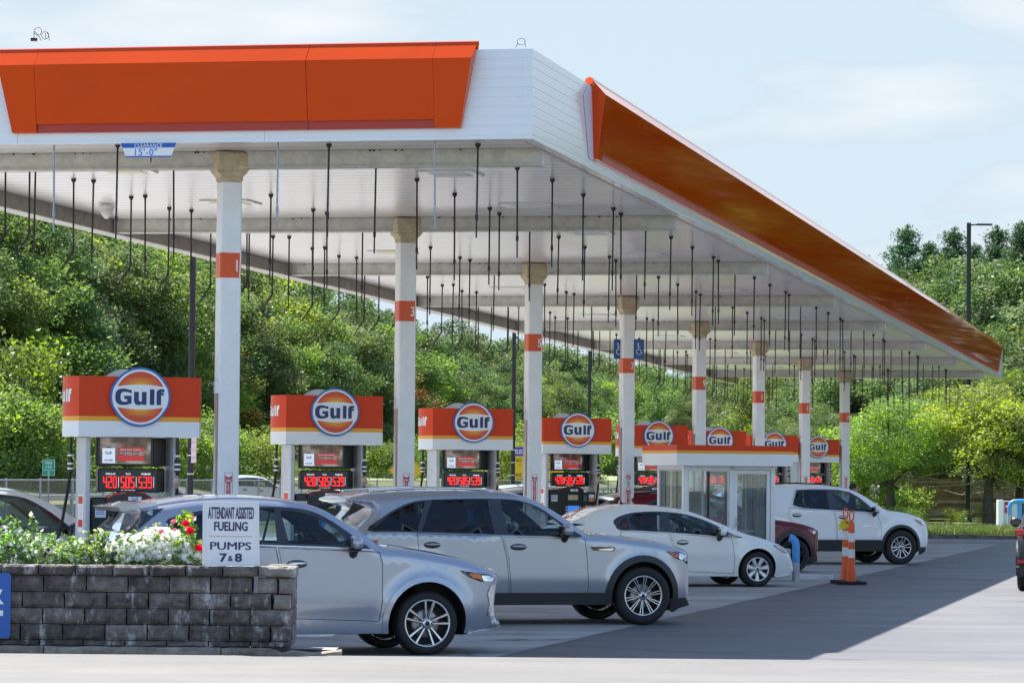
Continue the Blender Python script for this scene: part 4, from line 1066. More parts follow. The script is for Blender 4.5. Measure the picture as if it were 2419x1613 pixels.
def weld(o):
    bm = bmesh.new(); bm.from_mesh(o.data); bmesh.ops.remove_doubles(bm, verts=bm.verts, dist=.0025); bm.to_mesh(o.data); bm.free()
def conv(foot, half, zone):
    """returns function mapping zoom coordinates to (x,z) of the car's near side plane and the foot point"""
    P0 = atZ(*foot)
    def f(x, y):
        s = zone(x, y); p = onplane(s[0], s[1], P0, Wa); d = p - P0; return (d.dot(Wd), p.z)
    return f, P0
ZA = lambda x, y: (x / 2.94, 1080 + y / 2.94)
ZB = lambda x, y: (700 + x / 2.94, 1080 + y / 2.94)
ZC = lambda x, y: (1300 + x / 2.94, 1080 + y / 2.94)
ZE = lambda x, y: (1819 + x / 3.92, 1080 + y / 3.92)
M_ = lambda f, pts: [f(*p) for p in pts]
def rnd_(pts): return [(round(a, 2), round(c, 2)) for a, c in pts]

# --- silver crossover nearest the camera (traced in zoom B coordinates; zoom A x - 2058)
f1, n1 = conv(ZB(912, 1375), .92, ZB)
wb = 2.70
c_up = M_(f1, [(-940, 322), (-800, 298), (-640, 284), (-450, 278), (-250, 285), (-50, 305), (100, 338), (200, 377), (300, 437), (400, 497), (500, 560), (585, 620), (700, 630), (800, 643), (1000, 677), (1100, 697), (1200, 724), (1300, 765), (1375, 800), (1398, 830), (1392, 880), (1382, 960), (1378, 1030), (1388, 1110), (1410, 1150), (1405, 1185), (1200, 1228)])
rear = [(-3.55, .35), (-3.66, .55), (-3.68, .80), (-3.62, 1.0), (-3.50, 1.10), (-3.30, 1.36), (-3.20, 1.52)]
c_up[0] = (-3.24, 1.60)
bl = f1(300, 620)[1]
fw = M_(f1, [(-118, 372), (0, 378), (100, 405), (200, 455), (290, 515), (350, 575), (365, 605), (-50, 598)])
rw = M_(f1, [(-540, 400), (-400, 372), (-250, 358), (-165, 358), (-135, 595), (-480, 585)])
qw = M_(f1, [(-870, 465), (-740, 410), (-590, 385), (-585, 580), (-780, 570)])
dlo1 = M_(f1, [(-915, 450), (-820, 405), (-700, 375), (-500, 350), (-300, 342), (-100, 345), (50, 362), (150, 395), (260, 455), (370, 530), (460, 595), (515, 638), (400, 632), (200, 622), (-200, 610), (-600, 598), (-780, 590)])
d_f = M_(f1, [(-125, 625), (-100, 760), (-70, 1000), (-60, 1120), (575, 1140), (600, 1000), (602, 740), (578, 655)])
d_r = M_(f1, [(-720, 612), (-140, 622), (-115, 760), (-85, 1000), (-75, 1118), (-520, 1100), (-600, 980), (-690, 830)])
print('suv1', rnd_(c_up), bl, rnd_(d_f), rnd_(d_r))
S1 = dict(traced=1, bezel=M_(f1, [(1350, 892), (1378, 888), (1372, 960), (1368, 1030), (1376, 1100), (1325, 1108), (1342, 1020), (1330, 950)]), dpillar=M_(f1, [(-1098, 375), (-933, 352), (-1020, 425), (-1150, 530), (-1200, 525), (-1120, 440)]), half=.92, wb=wb, R=.352, Ra=.458, rim=.262, sill=.24, belt=bl, chain=rear + c_up, dlo=dlo1, doors=[d_f, d_r], handles=[f1(5, 740), f1(-480, 715)],
          panes=[(fw, 'c'), (rw, 'c'), (qw, 'd')], wind=(f1(585, 620)[0] - .78, f1(585, 620)[0] - .06), rearglass=(-3.9, -3.2), clad=-1, cladtop=.058, frontclad=None,
          head=M_(f1, [(1135, 785), (1330, 812), (1385, 838), (1368, 866), (1290, 866), (1190, 830)]), headclear=M_(f1, [(1285, 822), (1335, 822), (1372, 845), (1358, 862), (1300, 862)]), amber=M_(f1, [(1195, 808), (1280, 820), (1285, 848), (1225, 838)]),
          spokes=(5, .042, .016, .016), mirror=f1(378, 590), seat=-1.45, seatz=.62, dash=-.85, grille=(f1(1378, 900)[0] + .05, .42, .78), rearx=(-3.72, .80),
          chrome=M_(f1, [(-780, 592), (-600, 600), (-200, 612), (200, 624), (400, 634), (525, 645)]), chromeh=True, spoiler=[(-3.42, 1.60), (-3.15, 1.655), (-3.0, 1.66), (-3.0, 1.62), (-3.36, 1.555)], tail=[(-3.68, .98), (-3.62, 1.02), (-3.25, .98), (-3.2, .90), (-3.6, .86)])
car1, X1, hw1 = build_car('silver_crossover', 'light silver crossover with a body-coloured arch trim, nearest the camera behind the stone planter', 'car', S1, P_quartz, n1, P2=P_quartz)

# --- second silver SUV (zoom B)
f2, n2 = conv(ZC(648, 1163), .97, ZB)
K = 1764
c_up = M_(f2, [(330, 300), (450, 262), (560, 245), (800, 232), (1000, 229), (1200, 231), (1400, 238), (1500, 250), (1600, 278), (1700, 322), (1800, 382), (1900, 448), (2005, 528), (2100, 535), (2200, 545), (K + 550, 562), (K + 700, 582), (K + 800, 602), (K + 890, 628), (K + 945, 655), (K + 966, 680), (K + 970, 760), (K + 972, 900), (K + 978, 980), (K + 972, 1020), (K + 880, 1060)])
wb = 3.12
xr = -wb - 1.05
rear = [(xr + .12, .38), (xr + .02, .6), (xr, .9), (xr + .05, 1.10), (xr + .22, 1.30), (xr + .38, 1.52)]
print('suv2', rnd_(c_up), xr)
dlo2 = M_(f2, [(490, 507), (600, 412), (700, 350), (800, 310), (930, 293), (1200, 286), (1400, 287), (1540, 298), (1680, 345), (1800, 425), (1900, 495), (1985, 553), (1800, 550), (1500, 540), (1000, 524), (700, 515)])
fw = M_(f2, [(1415, 296), (1540, 306), (1650, 345), (1760, 415), (1850, 480), (1880, 520), (1800, 542), (1470, 533)])
rw = M_(f2, [(940, 302), (1200, 294), (1325, 294), (1375, 530), (1000, 517), (870, 512)])
qw = M_(f2, [(530, 500), (630, 410), (720, 355), (820, 315), (890, 305), (840, 510)])
d_f = M_(f2, [(1440, 548), (1475, 700), (1490, 960), (2022, 985), (2030, 900), (2022, 700), (2005, 562)])
d_r = M_(f2, [(835, 525), (1430, 545), (1465, 700), (1480, 955), (1090, 940), (960, 800), (850, 650)])
S2 = dict(traced=1, corner=M_(f2, [(K + 918, 668), (K + 958, 690), (K + 962, 745), (K + 930, 722)]), dpillar=M_(f2, [(385, 312), (470, 342), (400, 385), (318, 430), (300, 425), (350, 375)]), half=.985, wb=wb, R=.388, Ra=.455, rim=.268, sill=.27, belt=f2(1500, 545)[1], chain=rear + c_up, dlo=dlo2, doors=[d_f, d_r], handles=[f2(1543, 622), f2(943, 608)],
          panes=[(fw, 'c'), (rw, 'd'), (qw, 'd')], wind=(f2(2005, 528)[0] - .95, f2(2005, 528)[0] - .05), rearglass=(xr - .1, f2(470, 340)[0] - .25), clad=.43, cladtop=.085, P2=None,
          frontclad=[M_(f2, [(K + 830, 980), (K + 972, 975), (K + 972, 1030), (K + 900, 1050), (K + 860, 1078), (K + 830, 1070)])],
          head=M_(f2, [(K + 805, 650), (K + 905, 657), (K + 962, 690), (K + 915, 716), (K + 870, 700)]), headclear=M_(f2, [(K + 900, 662), (K + 955, 688), (K + 915, 712), (K + 895, 700)]), headlamp_red=M_(f2, [(K + 818, 655), (K + 893, 664), (K + 890, 698), (K + 860, 688)]),
          spokes=(10, .016, .0085, .008), mirror=f2(1845, 505), seat=-1.65, seatz=.72, dash=-1.0, grille=(f2(K + 970, 800)[0] + .05, .5, .95), rearx=(xr - .05, .95),
          badge=(f2(K + 365, 635)[0], f2(K + 365, 635)[1], .35, .06),
          tail=[(xr + .05, 1.0), (xr + .12, 1.1), (xr + .5, 1.12), (xr + .42, 1.0)], chrome=None, rails=M_(f2, [(560, 236), (800, 218), (1000, 213), (1200, 216), (1400, 228)]), railm=M_chrome)
car2, X2, hw2 = build_car('silver_suv', 'larger silver three-row SUV with black wheel-arch cladding in the second lane', 'car', S2, P_quartz2, n2)

# --- white sedan (zoom C)
f3, n3 = conv(ZC(1443, 900), .88, ZC)
wb = 2.67; xr = -wb - .98
c_up = M_(f3, [(150, 455), (235, 420), (330, 372), (420, 350), (520, 342), (650, 339), (780, 345), (900, 361), (1000, 386), (1100, 425), (1200, 466), (1330, 522), (1450, 556), (1560, 592), (1625, 625), (1662, 665), (1688, 720), (1697, 775), (1692, 800), (1655, 822), (1580, 832)])
rear = [(xr + .10, .30), (xr, .50), (xr - .02, .85), (xr + .08, 1.04), (xr + .35, 1.10)]
print('sedan', rnd_(c_up), xr)
dlo3 = M_(f3, [(438, 445), (470, 415), (560, 386), (700, 375), (830, 380), (940, 395), (1050, 427), (1150, 470), (1250, 525), (1338, 557), (1250, 555), (1100, 541), (830, 521), (600, 508), (480, 503), (450, 470)])
fw = M_(f3, [(825, 390), (940, 405), (1040, 435), (1120, 475), (1150, 545), (980, 530), (850, 518)])
rw = M_(f3, [(575, 395), (700, 385), (765, 388), (795, 515), (600, 502), (545, 440)])
qw = M_(f3, [(470, 445), (530, 420), (548, 500), (485, 490)])
qf = M_(f3, [(1165, 490), (1230, 530), (1235, 548), (1180, 543)])
d_f = M_(f3, [(840, 527), (862, 600), (870, 790), (1275, 808), (1283, 700), (1262, 560)])
d_r = M_(f3, [(490, 510), (830, 525), (852, 600), (860, 788), (640, 775), (560, 680), (480, 560)])
S3 = dict(traced=1, half=.875, wb=wb, R=.318, Ra=.375, rim=.215, sill=.19, belt=f3(900, 525)[1], chain=rear + c_up, dlo=dlo3, doors=[d_f, d_r], handles=[f3(920, 590), f3(560, 575)], tumble=.42,
          panes=[(fw, 'c'), (rw, 'c'), (qw, 'c'), (qf, 'c')], wind=(f3(1330, 522)[0] - 1.05, f3(1330, 522)[0] - .05), rearglass=(f3(150, 455)[0], f3(420, 350)[0] - .08),
          head=M_(f3, [(1545, 607), (1600, 615), (1640, 640), (1655, 668), (1610, 655)]), headclear=M_(f3, [(1560, 612), (1600, 620), (1640, 645), (1648, 662), (1605, 648)]), amber=M_(f3, [(1595, 622), (1635, 645), (1640, 656), (1605, 640)]),
          spokes=(7, 0, .03, .042), rimm=mat('hubcap_silver', (.60, .61, .63), .35, metal=.5), mirror=f3(1165, 515), seat=-1.45, seatz=.50, dash=-.75, grille=(f3(1690, 720)[0] + .03, .38, .55), rearx=(xr - .06, .75), tail=[(xr, .86), (xr + .04, .98), (xr + .35, 1.0), (xr + .3, .86)], bulge=.03)
car3, X3, hw3 = build_car('white_sedan', 'white four-door sedan with seven-spoke wheel covers in front of the booth', 'car', S3, P_white, n3)

# --- white large SUV (zoom E)
f4, n4 = conv(ZE(1218, 993), .98, ZE)
wb = 3.07; xr = -wb - 1.13
c_up = M_(f4, [(-300, 262), (-100, 256), (100, 258), (300, 262), (500, 266), (650, 278), (740, 295), (850, 342), (950, 405), (1050, 472), (1100, 495), (1200, 505), (1300, 526), (1400, 560), (1445, 592), (1470, 640), (1478, 720), (1476, 800), (1462, 850), (1420, 895), (1350, 905)])
rear = [(xr + .12, .4), (xr, .62), (xr, 1.0), (xr + .10, 1.3), (xr + .28, 1.62), (xr + .45, 1.74)]
print('suv4', rnd_(c_up), xr)
dlo4 = M_(f4, [(210, 435), (225, 370), (248, 302), (400, 297), (540, 298), (640, 303), (740, 322), (830, 375), (910, 440), (985, 510), (850, 503), (600, 490), (400, 478), (300, 468), (240, 455)])
fw = M_(f4, [(590, 308), (700, 320), (800, 372), (880, 440), (915, 500), (780, 495), (625, 488)])
rw = M_(f4, [(310, 310), (525, 308), (550, 480), (330, 468)])
qw = M_(f4, [(222, 430), (258, 310), (300, 310), (318, 465), (260, 452)])
d_f = M_(f4, [(598, 492), (618, 560), (625, 775), (1025, 800), (1032, 700), (1030, 620), (990, 515)])
d_r = M_(f4, [(185, 400), (200, 455), (320, 476), (590, 490), (610, 560), (616, 773), (300, 765), (215, 690), (172, 520)])
d_r = M_(f4, [(178, 462), (320, 478), (590, 492), (610, 560), (616, 773), (300, 765), (215, 690), (172, 520)])
S4 = dict(traced=1, half=1.0, wb=wb, R=.392, Ra=.455, rim=.245, sill=.30, belt=f4(600, 490)[1], chain=rear + c_up, dlo=dlo4, doors=[d_f, d_r], handles=[f4(680, 553), f4(250, 535)], tumble=.30,
          panes=[(fw, 'c'), (rw, 'd'), (qw, 'd')], wind=(f4(1100, 495)[0] - .98, f4(1100, 495)[0] - .05), rearglass=(xr + .05, xr + .42), clad=.56, cladtop=.06,
          frontclad=[M_(f4, [(1390, 830), (1460, 832), (1448, 870), (1410, 900), (1385, 900)])],
          head=M_(f4, [(1333, 572), (1400, 590), (1445, 610), (1460, 640), (1420, 630)]), headclear=M_(f4, [(1395, 592), (1440, 612), (1455, 636), (1422, 626)]), headlamp_red=M_(f4, [(1345, 576), (1390, 590), (1412, 620), (1380, 605)]),
          spokes=(6, .036, .013, .013), mirror=f4(955, 480), seat=-1.6, seatz=.78, dash=-.95, grille=(f4(1476, 720)[0] + .05, .55, 1.0), rearx=(xr - .06, 1.0), rails=M_(f4, [(90, 245), (300, 238), (530, 252)]),
          chrome=M_(f4, [(985, 514), (850, 506), (600, 492), (400, 480), (300, 471), (225, 452), (205, 437), (222, 368), (245, 298), (400, 293), (540, 294), (640, 299), (740, 318), (830, 371), (910, 436), (985, 508)]),
          tail=[(xr, 1.0), (xr + .08, 1.2), (xr + .3, 1.2), (xr + .25, 1.0)])
car4, X4, hw4 = build_car('white_suv', 'large white SUV with chrome window trim beyond the dark red one', 'car', S4, P_white2, n4)
b = MB(); b.X = X4; lx, lz = f4(925, 635)
tt = MB(); b.text('TRAVERSE', .05, M_chrome, Matrix.Translation((lx, -hw4(lx, lz) - .004, lz)) @ Matrix.Rotation(pi / 2, 4, 'X'), bold=.01, depth=.003, space=1.6); b.build('door_lettering', car4)

def scaled(S, k, **kw):
    import copy as _c
    D = _c.deepcopy({a: v for a, v in S.items() if a not in ('rimm', 'railm', 'mirm')})
    for a in ('rimm', 'railm', 'mirm'):
        if a in S: D[a] = S[a]
    def sc(v):
        if isinstance(v, (int, float)): return v * k
        if isinstance(v, tuple): return tuple(sc(q) for q in v)
        if isinstance(v, list): return [sc(q) for q in v]
        return v
    for a in ('half', 'wb', 'R', 'Ra', 'rim', 'sill', 'belt', 'chain', 'dlo', 'doors', 'handles', 'wind', 'rearglass', 'mirror', 'seat', 'seatz', 'dash', 'grille', 'rearx', 'head', 'headclear', 'amber', 'headlamp_red', 'tail', 'dpillar', 'bezel', 'corner', 'badge', 'rails', 'spoiler', 'chrome', 'clad'):
        if D.get(a) is not None and not (a == 'clad' and D[a] < 0): D[a] = sc(D[a])
    if D.get('frontclad'): D['frontclad'] = [sc(q) for q in D['frontclad']]
    D['panes'] = [([sc(q) for q in p], t) for p, t in S['panes']]
    D['traced'] = 0; D.update(kw); return D
# dark red SUV partly behind the booth
S5 = scaled(S2, .915, spokes=(5, .03, .02, .02), rimm=M_rimd, badge=None, railm=M_black)
n5 = atZ(*ZE(222, 1068))
build_car('red_suv', 'dark red SUV with black arch trim whose front shows right of the booth', 'car', S5, P_red, n5)
# car at the left edge
S6 = scaled(S4, 1.0, badge=None, mirm=M_black, chrome=None)
S6['panes'] = [(p_, 'g' if i_ < 2 else 'd') for i_, (p_, t_) in enumerate(S6['panes'])]
tgt = atY(*ZA(660, 535), 44.2)      # foot of the windscreen pillar
bx = S4['wind'][1]
foot = Vector((tgt.x, tgt.y, 0)) - Wd * (bx - .05)
car6, X6, hw6 = build_car('pearl_suv', 'pearl white SUV with black mirror and a driver at the wheel, at the left edge', 'car', S6, P_pearl, foot)
# car at the right edge seen from behind
S7 = scaled(S2, .95, badge=None, th=radians(78), spoiler=None, railm=M_black)
cr_ = atZ(2386, 1398, 0); th7 = radians(78); F7 = Vector((cos(th7), sin(th7), 0)); A7 = Vector((-sin(th7), cos(th7), 0))
# rear-left corner at cr_: near point is the right side foot of the front wheel
rearx7 = min(p[0] for p in S7['chain']); cr_.x += .20; Ln = cr_ - A7 * (2 * S7['half'] - .12) - F7 * (rearx7 + .15)
car7, X7, hw7 = build_car('graphite_suv', 'dark graphite SUV seen from behind, cut by the right edge', 'car', S7, P_grey, Ln)
b = MB(); b.X = X7; rx7 = rearx7 - .10
b.box((rx7 + .02, .55, .98), (rx7 + .14, .92, 1.10), M_lampr, bev=.02); b.build('taillight', car7)
b = MB(); b.X = X7; b.box((rx7 + .06, .60, .50), (rx7 + .12, .88, .56), M_lampr, bev=.01); b.build('reflector', car7)
b = MB(); b.X = X7; b.box((rx7 + .03, -.9, .28), (rx7 + .13, .9, .46), M_clad, bev=.02); b.build('bumper_trim', car7)
b = MB(); b.X = X7; b.text('ATLAS'[:1] + 'W', .08, M_chrome, Matrix.Translation((rx7 + .03, .66, .86)) @ Matrix.Rotation(-pi / 2, 4, 'Z') @ Matrix.Rotation(pi / 2, 4, 'X'), bold=.02, depth=.004, space=1.3); b.build('letter_badge', car7)
# cars behind the pumps and on the highway
S8 = scaled(S3, 1.0); S9 = scaled(S1, 1.0, spokes=(5, .04, .016, .016))
def place(name, label, cat, S, P, x, y, Y, th, group=None):
    q = atY(x, y, Y); S = scaled(S, 1.0, th=th); c = build_car(name, label, cat, S, P, (q.x, q.y, 0), group)[0]; return c
place('silver_hatchback', 'grey car standing between the fuel pumps just left of column 7', 'car', S9, P_silver, 1500, 1100, 76.0, TH)
place('highway_car', 'silver car passing on the highway left of column 1', 'car', S8, P_silver, 462, 1100, 150.0, radians(-6), 'cars on the highway')
place('highway_car', 'white car seen from behind on the highway left of column 3', 'car', S8, P_white2, 905, 1100, 170.0, radians(70), 'cars on the highway')
place('highway_car', 'pale car on the highway just right of the column 1 base', 'car', S9, P_white, 690, 1100, 168.0, radians(12), 'cars on the highway')

# ------------------------------------------------------------------ booth
cb = atY(1614, 1200, 66.6); cb.z = 0
bo = thing('attendant_booth', 'white glazed attendant booth with an orange-striped flat roof', 'booth', tuple(cb), TH); BX = WM[bo.name]
BW = 1.90; BD = 1.40; BH = 2.17; xo = .0
M_bw = mat('booth_white', (.84, .85, .86), .45, noise=(5, .88))
G_booth = glassmat('booth_glass', (.88, .93, .93), 1.45, .0, base=(.8, .82, .83), mixb=.08)  # pale diffuse mixed in for the light interior and reflections on the panes
b = MB(); b.X = BX
for i, (za, zb2, m) in enumerate(((2.17, 2.40, M_white), (2.4, 2.455, M_yel), (2.455, 2.56, M_ored))):
    b.box((-.24, -.26, za + .0005 * i), (BW + .26, BD + .2, zb2), m)
b.build('roof', bo)
b = MB(); b.X = BX
for x, y in ((0, 0), (BW - .09, 0), (0, BD - .09), (BW - .09, BD - .09), (.95, 0)):
    b.box((x, y, .15), (x + .09, y + .09, BH), M_bw, bev=.006)
b.box((.09, .0, 2.10), (BW - .09, .08, BH), M_bw); b.box((.09, BD - .08, 2.10), (BW - .09, BD, BH), M_bw); b.box((0, .09, 2.10), (.08, BD - .09, BH), M_bw); b.box((BW - .08, .09, 2.10), (BW, BD - .09, BH), M_bw)
for y0_ in (0.01, BD - .07): b.box((.09, y0_, .15), (.95, y0_ + .05, .45), M_bw)
b.box((.01, .09, .15), (.06, BD - .09, .45), M_bw); b.box((BW - .06, .09, .15), (BW - .01, BD - .09, .45), M_bw)
b.box((1.04, BD - .07, .15), (BW - .09, BD - .02, .45), M_bw)
b.build('wall', bo)
def window(par, X_, a, c, z0_, z1_, name='window', horiz='x', off=0, split=True):
    b = MB(); b.X = X_; t = .035
    def bx_(p, q, r, s_, m, d=.02): b.box((p, off, r), (q, off + d, s_), m) if horiz == 'x' else b.box((off, p, r), (off + d, q, s_), m)
    bx_(a, a + t, z0_, z1_, M_alu, .04); bx_(c - t, c, z0_, z1_, M_alu, .04); bx_(a + t, c - t, z0_, z0_ + t, M_alu, .04); bx_(a + t, c - t, z1_ - t, z1_, M_alu, .04)
    if split: m_ = (a + c) / 2; bx_(m_ - .025, m_ + .025, z0_ + t, z1_ - t, M_dark, .035)
    w_ = b.build(name, par)
    b = MB(); b.X = X_; bx_(a + t, c - t, z0_ + t, z1_ - t, G_booth, .006); b.build('pane', w_)
window(bo, BX, .09, .95, .45, 2.10, off=.02); window(bo, BX, .09, .95, .45, 2.10, off=BD - .06); window(bo, BX, 1.04, BW - .09, .45, 2.10, off=BD - .06)
window(bo, BX, .09, BD / 2, .45, 2.10, horiz='y', off=.02); window(bo, BX, BD / 2, BD - .09, .45, 2.10, horiz='y', off=.02)
window(bo, BX, .09, BD / 2, .45, 2.10, horiz='y', off=BW - .05); window(bo, BX, BD / 2, BD - .09, .45, 2.10, horiz='y', off=BW - .05)
b = MB(); b.X = BX; xd = 1.05; x2 = BW - .10; b.box((xd, .02, .17), (xd + .07, .055, 2.09), M_bw); b.box((x2 - .07, .02, .17), (x2, .055, 2.09), M_bw); b.box((xd + .07, .02, 2.02), (x2 - .07, .055, 2.09), M_bw); b.box((xd + .07, .02, .17), (x2 - .07, .055, .45), M_bw)
dr = b.build('door', bo); b = MB(); b.X = BX; b.box((xd + .07, .035, .45), (x2 - .07, .041, 2.02), G_booth); b.build('pane', dr)
b = MB(); b.X = BX; b.tube([(xd + .035, .015, 1.0), (xd + .035, -.02, 1.02), (xd + .035, -.02, 1.16), (xd + .035, .015, 1.18)], .009, M_alu, 6); b.build('handle', dr)
b = MB(); b.X = BX; b.box((.12, .8, .88), (BW - .12, BD - .1, .93), M_card); b.box((.2, 1.0, .93), (.5, 1.2, 1.18), M_black); b.tube([(1.3, .6, .16), (1.3, .6, .7)], .03, M_dark, 8); b.box((1.12, .42, .7), (1.48, .78, .76), M_black, bev=.02); b.build('desk', bo)
# booth island with white kerb
ib = MB(); ib.X = BX; ib.prism([(-1.2, -.30), (2.5, -.30), (3.0, -.2), (3.2, .15), (3.2, .7), (3.0, 1.4), (2.6, BD + .3), (-1.2, BD + .3)], mat('kerb_white', (.70, .70, .69), .6, noise=(3, (.4, .4, .4))), .0, .07, 'z'); ib.build('kerb', None, kind='structure')
# bollard and box
def bollard(x, y, z=.07, Y=None, label='', h=.78, hoop=False):
    p = atZ(x, y, z) if Y is None else atY(x, y, Y); 
    t = thing('bollard', label, 'bollard', (p.x, p.y, z)); M = Matrix.Translation((p.x, p.y, z))
    b = MB(); b.X = M; b.tube([(0, 0, 0), (0, 0, h * .45)], .068, mat('bollard_grey', (.45, .46, .48), .5, noise=(7, .7)), 16); b.build('lower_sleeve', t)
    b = MB(); b.X = M; mb = mat('bollard_blue', (.07, .33, .75), .4, noise=(7, .8))
    pts = [(0, 0, h * .45 + .002), (0, 0, h - .12), (-.015, 0, h - .05), (-.06, 0, h), (-.12, 0, h + .02)]
    b.tube(pts, .069, mb, 16); b.build('upper_sleeve', t); return t
bollard(1880, 1374, label='bent blue and grey pipe bollard at the nose of the white sedan')
p = atY(1850, 1372, 66.2); p.z = .07; t = thing('utility_box', 'small grey metal box on the kerb behind the sedan headlight', 'box', tuple(p), TH)
b = MB(); b.X = WM[t.name]; b.box((-.10, .0, 0), (.15, .16, .54), M_alu, bev=.01); b.build('housing', t); b = MB(); b.X = WM[t.name]; b.box((-.08, -.008, .1), (.13, -.001, .5), M_galv); b.build('lid', t)
# channelizer posts
M_cone = mat('cone_orange', (.85, .12, .012), .45, noise=(6, .85)); M_refl = mat('reflective_white', (.80, .80, .82), .3)
def tubepost(x, y, label, ytop):
    p = atZ(x, y, .0); t = thing('traffic_post', label, 'traffic post', tuple(p), 0, 'orange and white traffic posts')
    b = MB(); b.X = WM[t.name]; n = 8
    b.prism([(.30 * cos(pi / 8 + i * pi / 4), .30 * sin(pi / 8 + i * pi / 4)) for i in range(8)], M_rubber, .008, .06, 'z'); b.build('base', t)
    b = MB(); b.X = WM[t.name]; zz = [.06, .30, .305, .52, .70, .86, 1.02, 1.17]; k = ytop / 1.38
    rr = [.125, .118, .092, .088, .085, .082, .079, .076, .04]
    prof = [(.088, .06), (.082, .30 * k), (.066, .31 * k), (.064, .50 * k)]
    b.lathe(prof, M_cone, 20); b.lathe([(.064, .50 * k), (.062, .66 * k)], M_refl, 20); b.lathe([(.062, .66 * k), (.061, .80 * k)], M_cone, 20); b.lathe([(.061, .80 * k), (.060, .96 * k)], M_refl, 20)
    b.lathe([(.060, .96 * k), (.058, 1.13 * k), (.035, 1.17 * k), (.03, 1.19 * k), (0, 1.19 * k)], M_cone, 20); b.build('tube', t)
    b = MB(); b.X = WM[t.name]
    lp = [(.04 * cos(a) * (1 if abs(sin(a)) < 9 else 1), 0, 1.28 * k + .095 * sin(a)) for a in [i * 2 * pi / 20 for i in range(21)]]
    b.tube(lp, .014, M_cone, 8, False); b.build('handle_loop', t); return t
tp = tubepost(1997, 1377, 'left orange and white traffic post with a yellow ribbon', 1.40); tubepost(2011, 1380, 'right orange and white traffic post on the asphalt edge', 1.36)
b = MB(); q = WM[tp.name]; b.X = q; my = mat('ribbon_yellow', (.80, .65, .02), .5)
for i in range(7):
    a = random.uniform(0, 6.3); b.add([(-.08, -.10, 1.16), (-.20 + random.uniform(-.05, .3), -.12, 1.12 + random.uniform(-.15, .12)), (-.14 + random.uniform(-.05, .3), -.14, 1.05 + random.uniform(-.12, .1))], [(0, 1, 2)], my)
b.tube([(.075 * cos(a), .075 * sin(a), 1.15 + .02 * sin(3 * a)) for a in [i * .5 for i in range(14)]], .014, my, 6); b.build('ribbon', tp)
#==PART4==
# ------------------------------------------------------------------ planter with flowers and signs
def block_mat(name, c, d, wht):
    m = mat(name, c, .9, noise=(7, d, 8), bump=(34, .8, .02)); t = m.node_tree; b = t.nodes['Principled BSDF']
    src = [l for l in t.links if l.to_socket == b.inputs['Base Color']][0].from_socket
    c_ = t.nodes.new('ShaderNodeTexCoord'); mp_ = t.nodes.new('ShaderNodeMapping'); mp_.inputs['Scale'].default_value = (6.5, 6.5, 2.4)
    n = t.nodes.new('ShaderNodeTexNoise'); n.inputs['Scale'].default_value = 1.0; n.inputs['Detail'].default_value = 9; n.inputs['Roughness'].default_value = .7
    r = t.nodes.new('ShaderNodeValToRGB'); r.color_ramp.elements[0].position = .545; r.color_ramp.elements[1].position = .67
    r.color_ramp.elements[0].color = (0, 0, 0, 1); r.color_ramp.elements[1].color = (wht,) * 3 + (1,)
    x = t.nodes.new('ShaderNodeMix'); x.data_type = 'RGBA'; x.inputs[7].default_value = (.50, .49, .50, 1)
    t.links.new(c_.outputs['Object'], mp_.inputs['Vector']); t.links.new(mp_.outputs['Vector'], n.inputs['Vector']); t.links.new(n.outputs['Fac'], r.inputs['Fac'])
    t.links.new(r.outputs['Color'], x.inputs[0]); t.links.new(src, x.inputs[6]); t.links.new(x.outputs[2], b.inputs['Base Color']); return m
BM = [block_mat('block_a', (.18, .15, .138), (.036, .029, .028), .9), block_mat('block_b', (.24, .205, .19), (.06, .05, .047), 1.0), block_mat('block_c', (.13, .107, .10), (.028, .022, .021), .8), block_mat('block_d', (.30, .27, .25), (.15, .13, .12), .9)]
M_cap = mat('block_cap', (.36, .32, .27), .9, noise=(9, .5), bump=(26, .8, .03))
PY = 36.0
def ax(x): return (x / 2.94 - CX) / (FPX / PY)
def az(y): return 1.02 - (y - 750) / 2.94 / (FPX / PY)
pl = thing('stone_planter', 'weathered grey split-block planter wall with a crumbling right end', 'planter', (-4.4, PY, 0))
rb = random.Random(11)
def block(b, x0, x1, z0, z1, y0, y1, m, top=None):
    """a rough block: front face displaced on a small grid"""
    nx, nz = 10, 5; j = .004; vs = []; yo = rb.uniform(-.008, .008); x0 += j; x1 -= j; z0 += j * .6; z1 -= j * .6
    for i in range(nz + 1):
        for k in range(nx + 1):
            e = (k in (0, nx)) + (i in (0, nz)); d = .018 * (1 if e else 0) - (0 if e else rb.uniform(0, .012))
            vs.append((x0 + (x1 - x0) * k / nx + (rb.uniform(-.004, .004) if 0 < k < nx else rb.uniform(0, .006) * (1 if k == 0 else -1)), y0 + yo + d, z0 + (z1 - z0) * i / nz + (rb.uniform(-.002, .004) if i == nz else 0)))
    fs = [(i * (nx + 1) + k, i * (nx + 1) + k + 1, (i + 1) * (nx + 1) + k + 1, (i + 1) * (nx + 1) + k) for i in range(nz) for k in range(nx)]
    b.add(vs, fs, m, False)
    n = nx + 1; T = vs[-n:]; Bq = vs[:n]
    tv = T + [(p[0], y1, p[2]) for p in T]; b.add(tv, [(k, k + 1, n + k + 1, n + k) for k in range(nx)], top or m)
    L = [vs[i * n] for i in range(nz + 1)]; Rr = [vs[i * n + nx] for i in range(nz + 1)]
    for S_, fl in ((L, 0), (Rr, 1)):
        q = S_ + [(p[0], y1, p[2]) for p in S_]; b.add(q, [((k, k + 1, nz + 2 + k, nz + 1 + k) if not fl else (k + 1, k, nz + 1 + k, nz + 2 + k)) for k in range(nz)], m)
    b.add([(x0, y1, z0), (x1, y1, z0), (x1, y1, z1), (x0, y1, z1)], [(0, 1, 2, 3)], m)
b = MB()
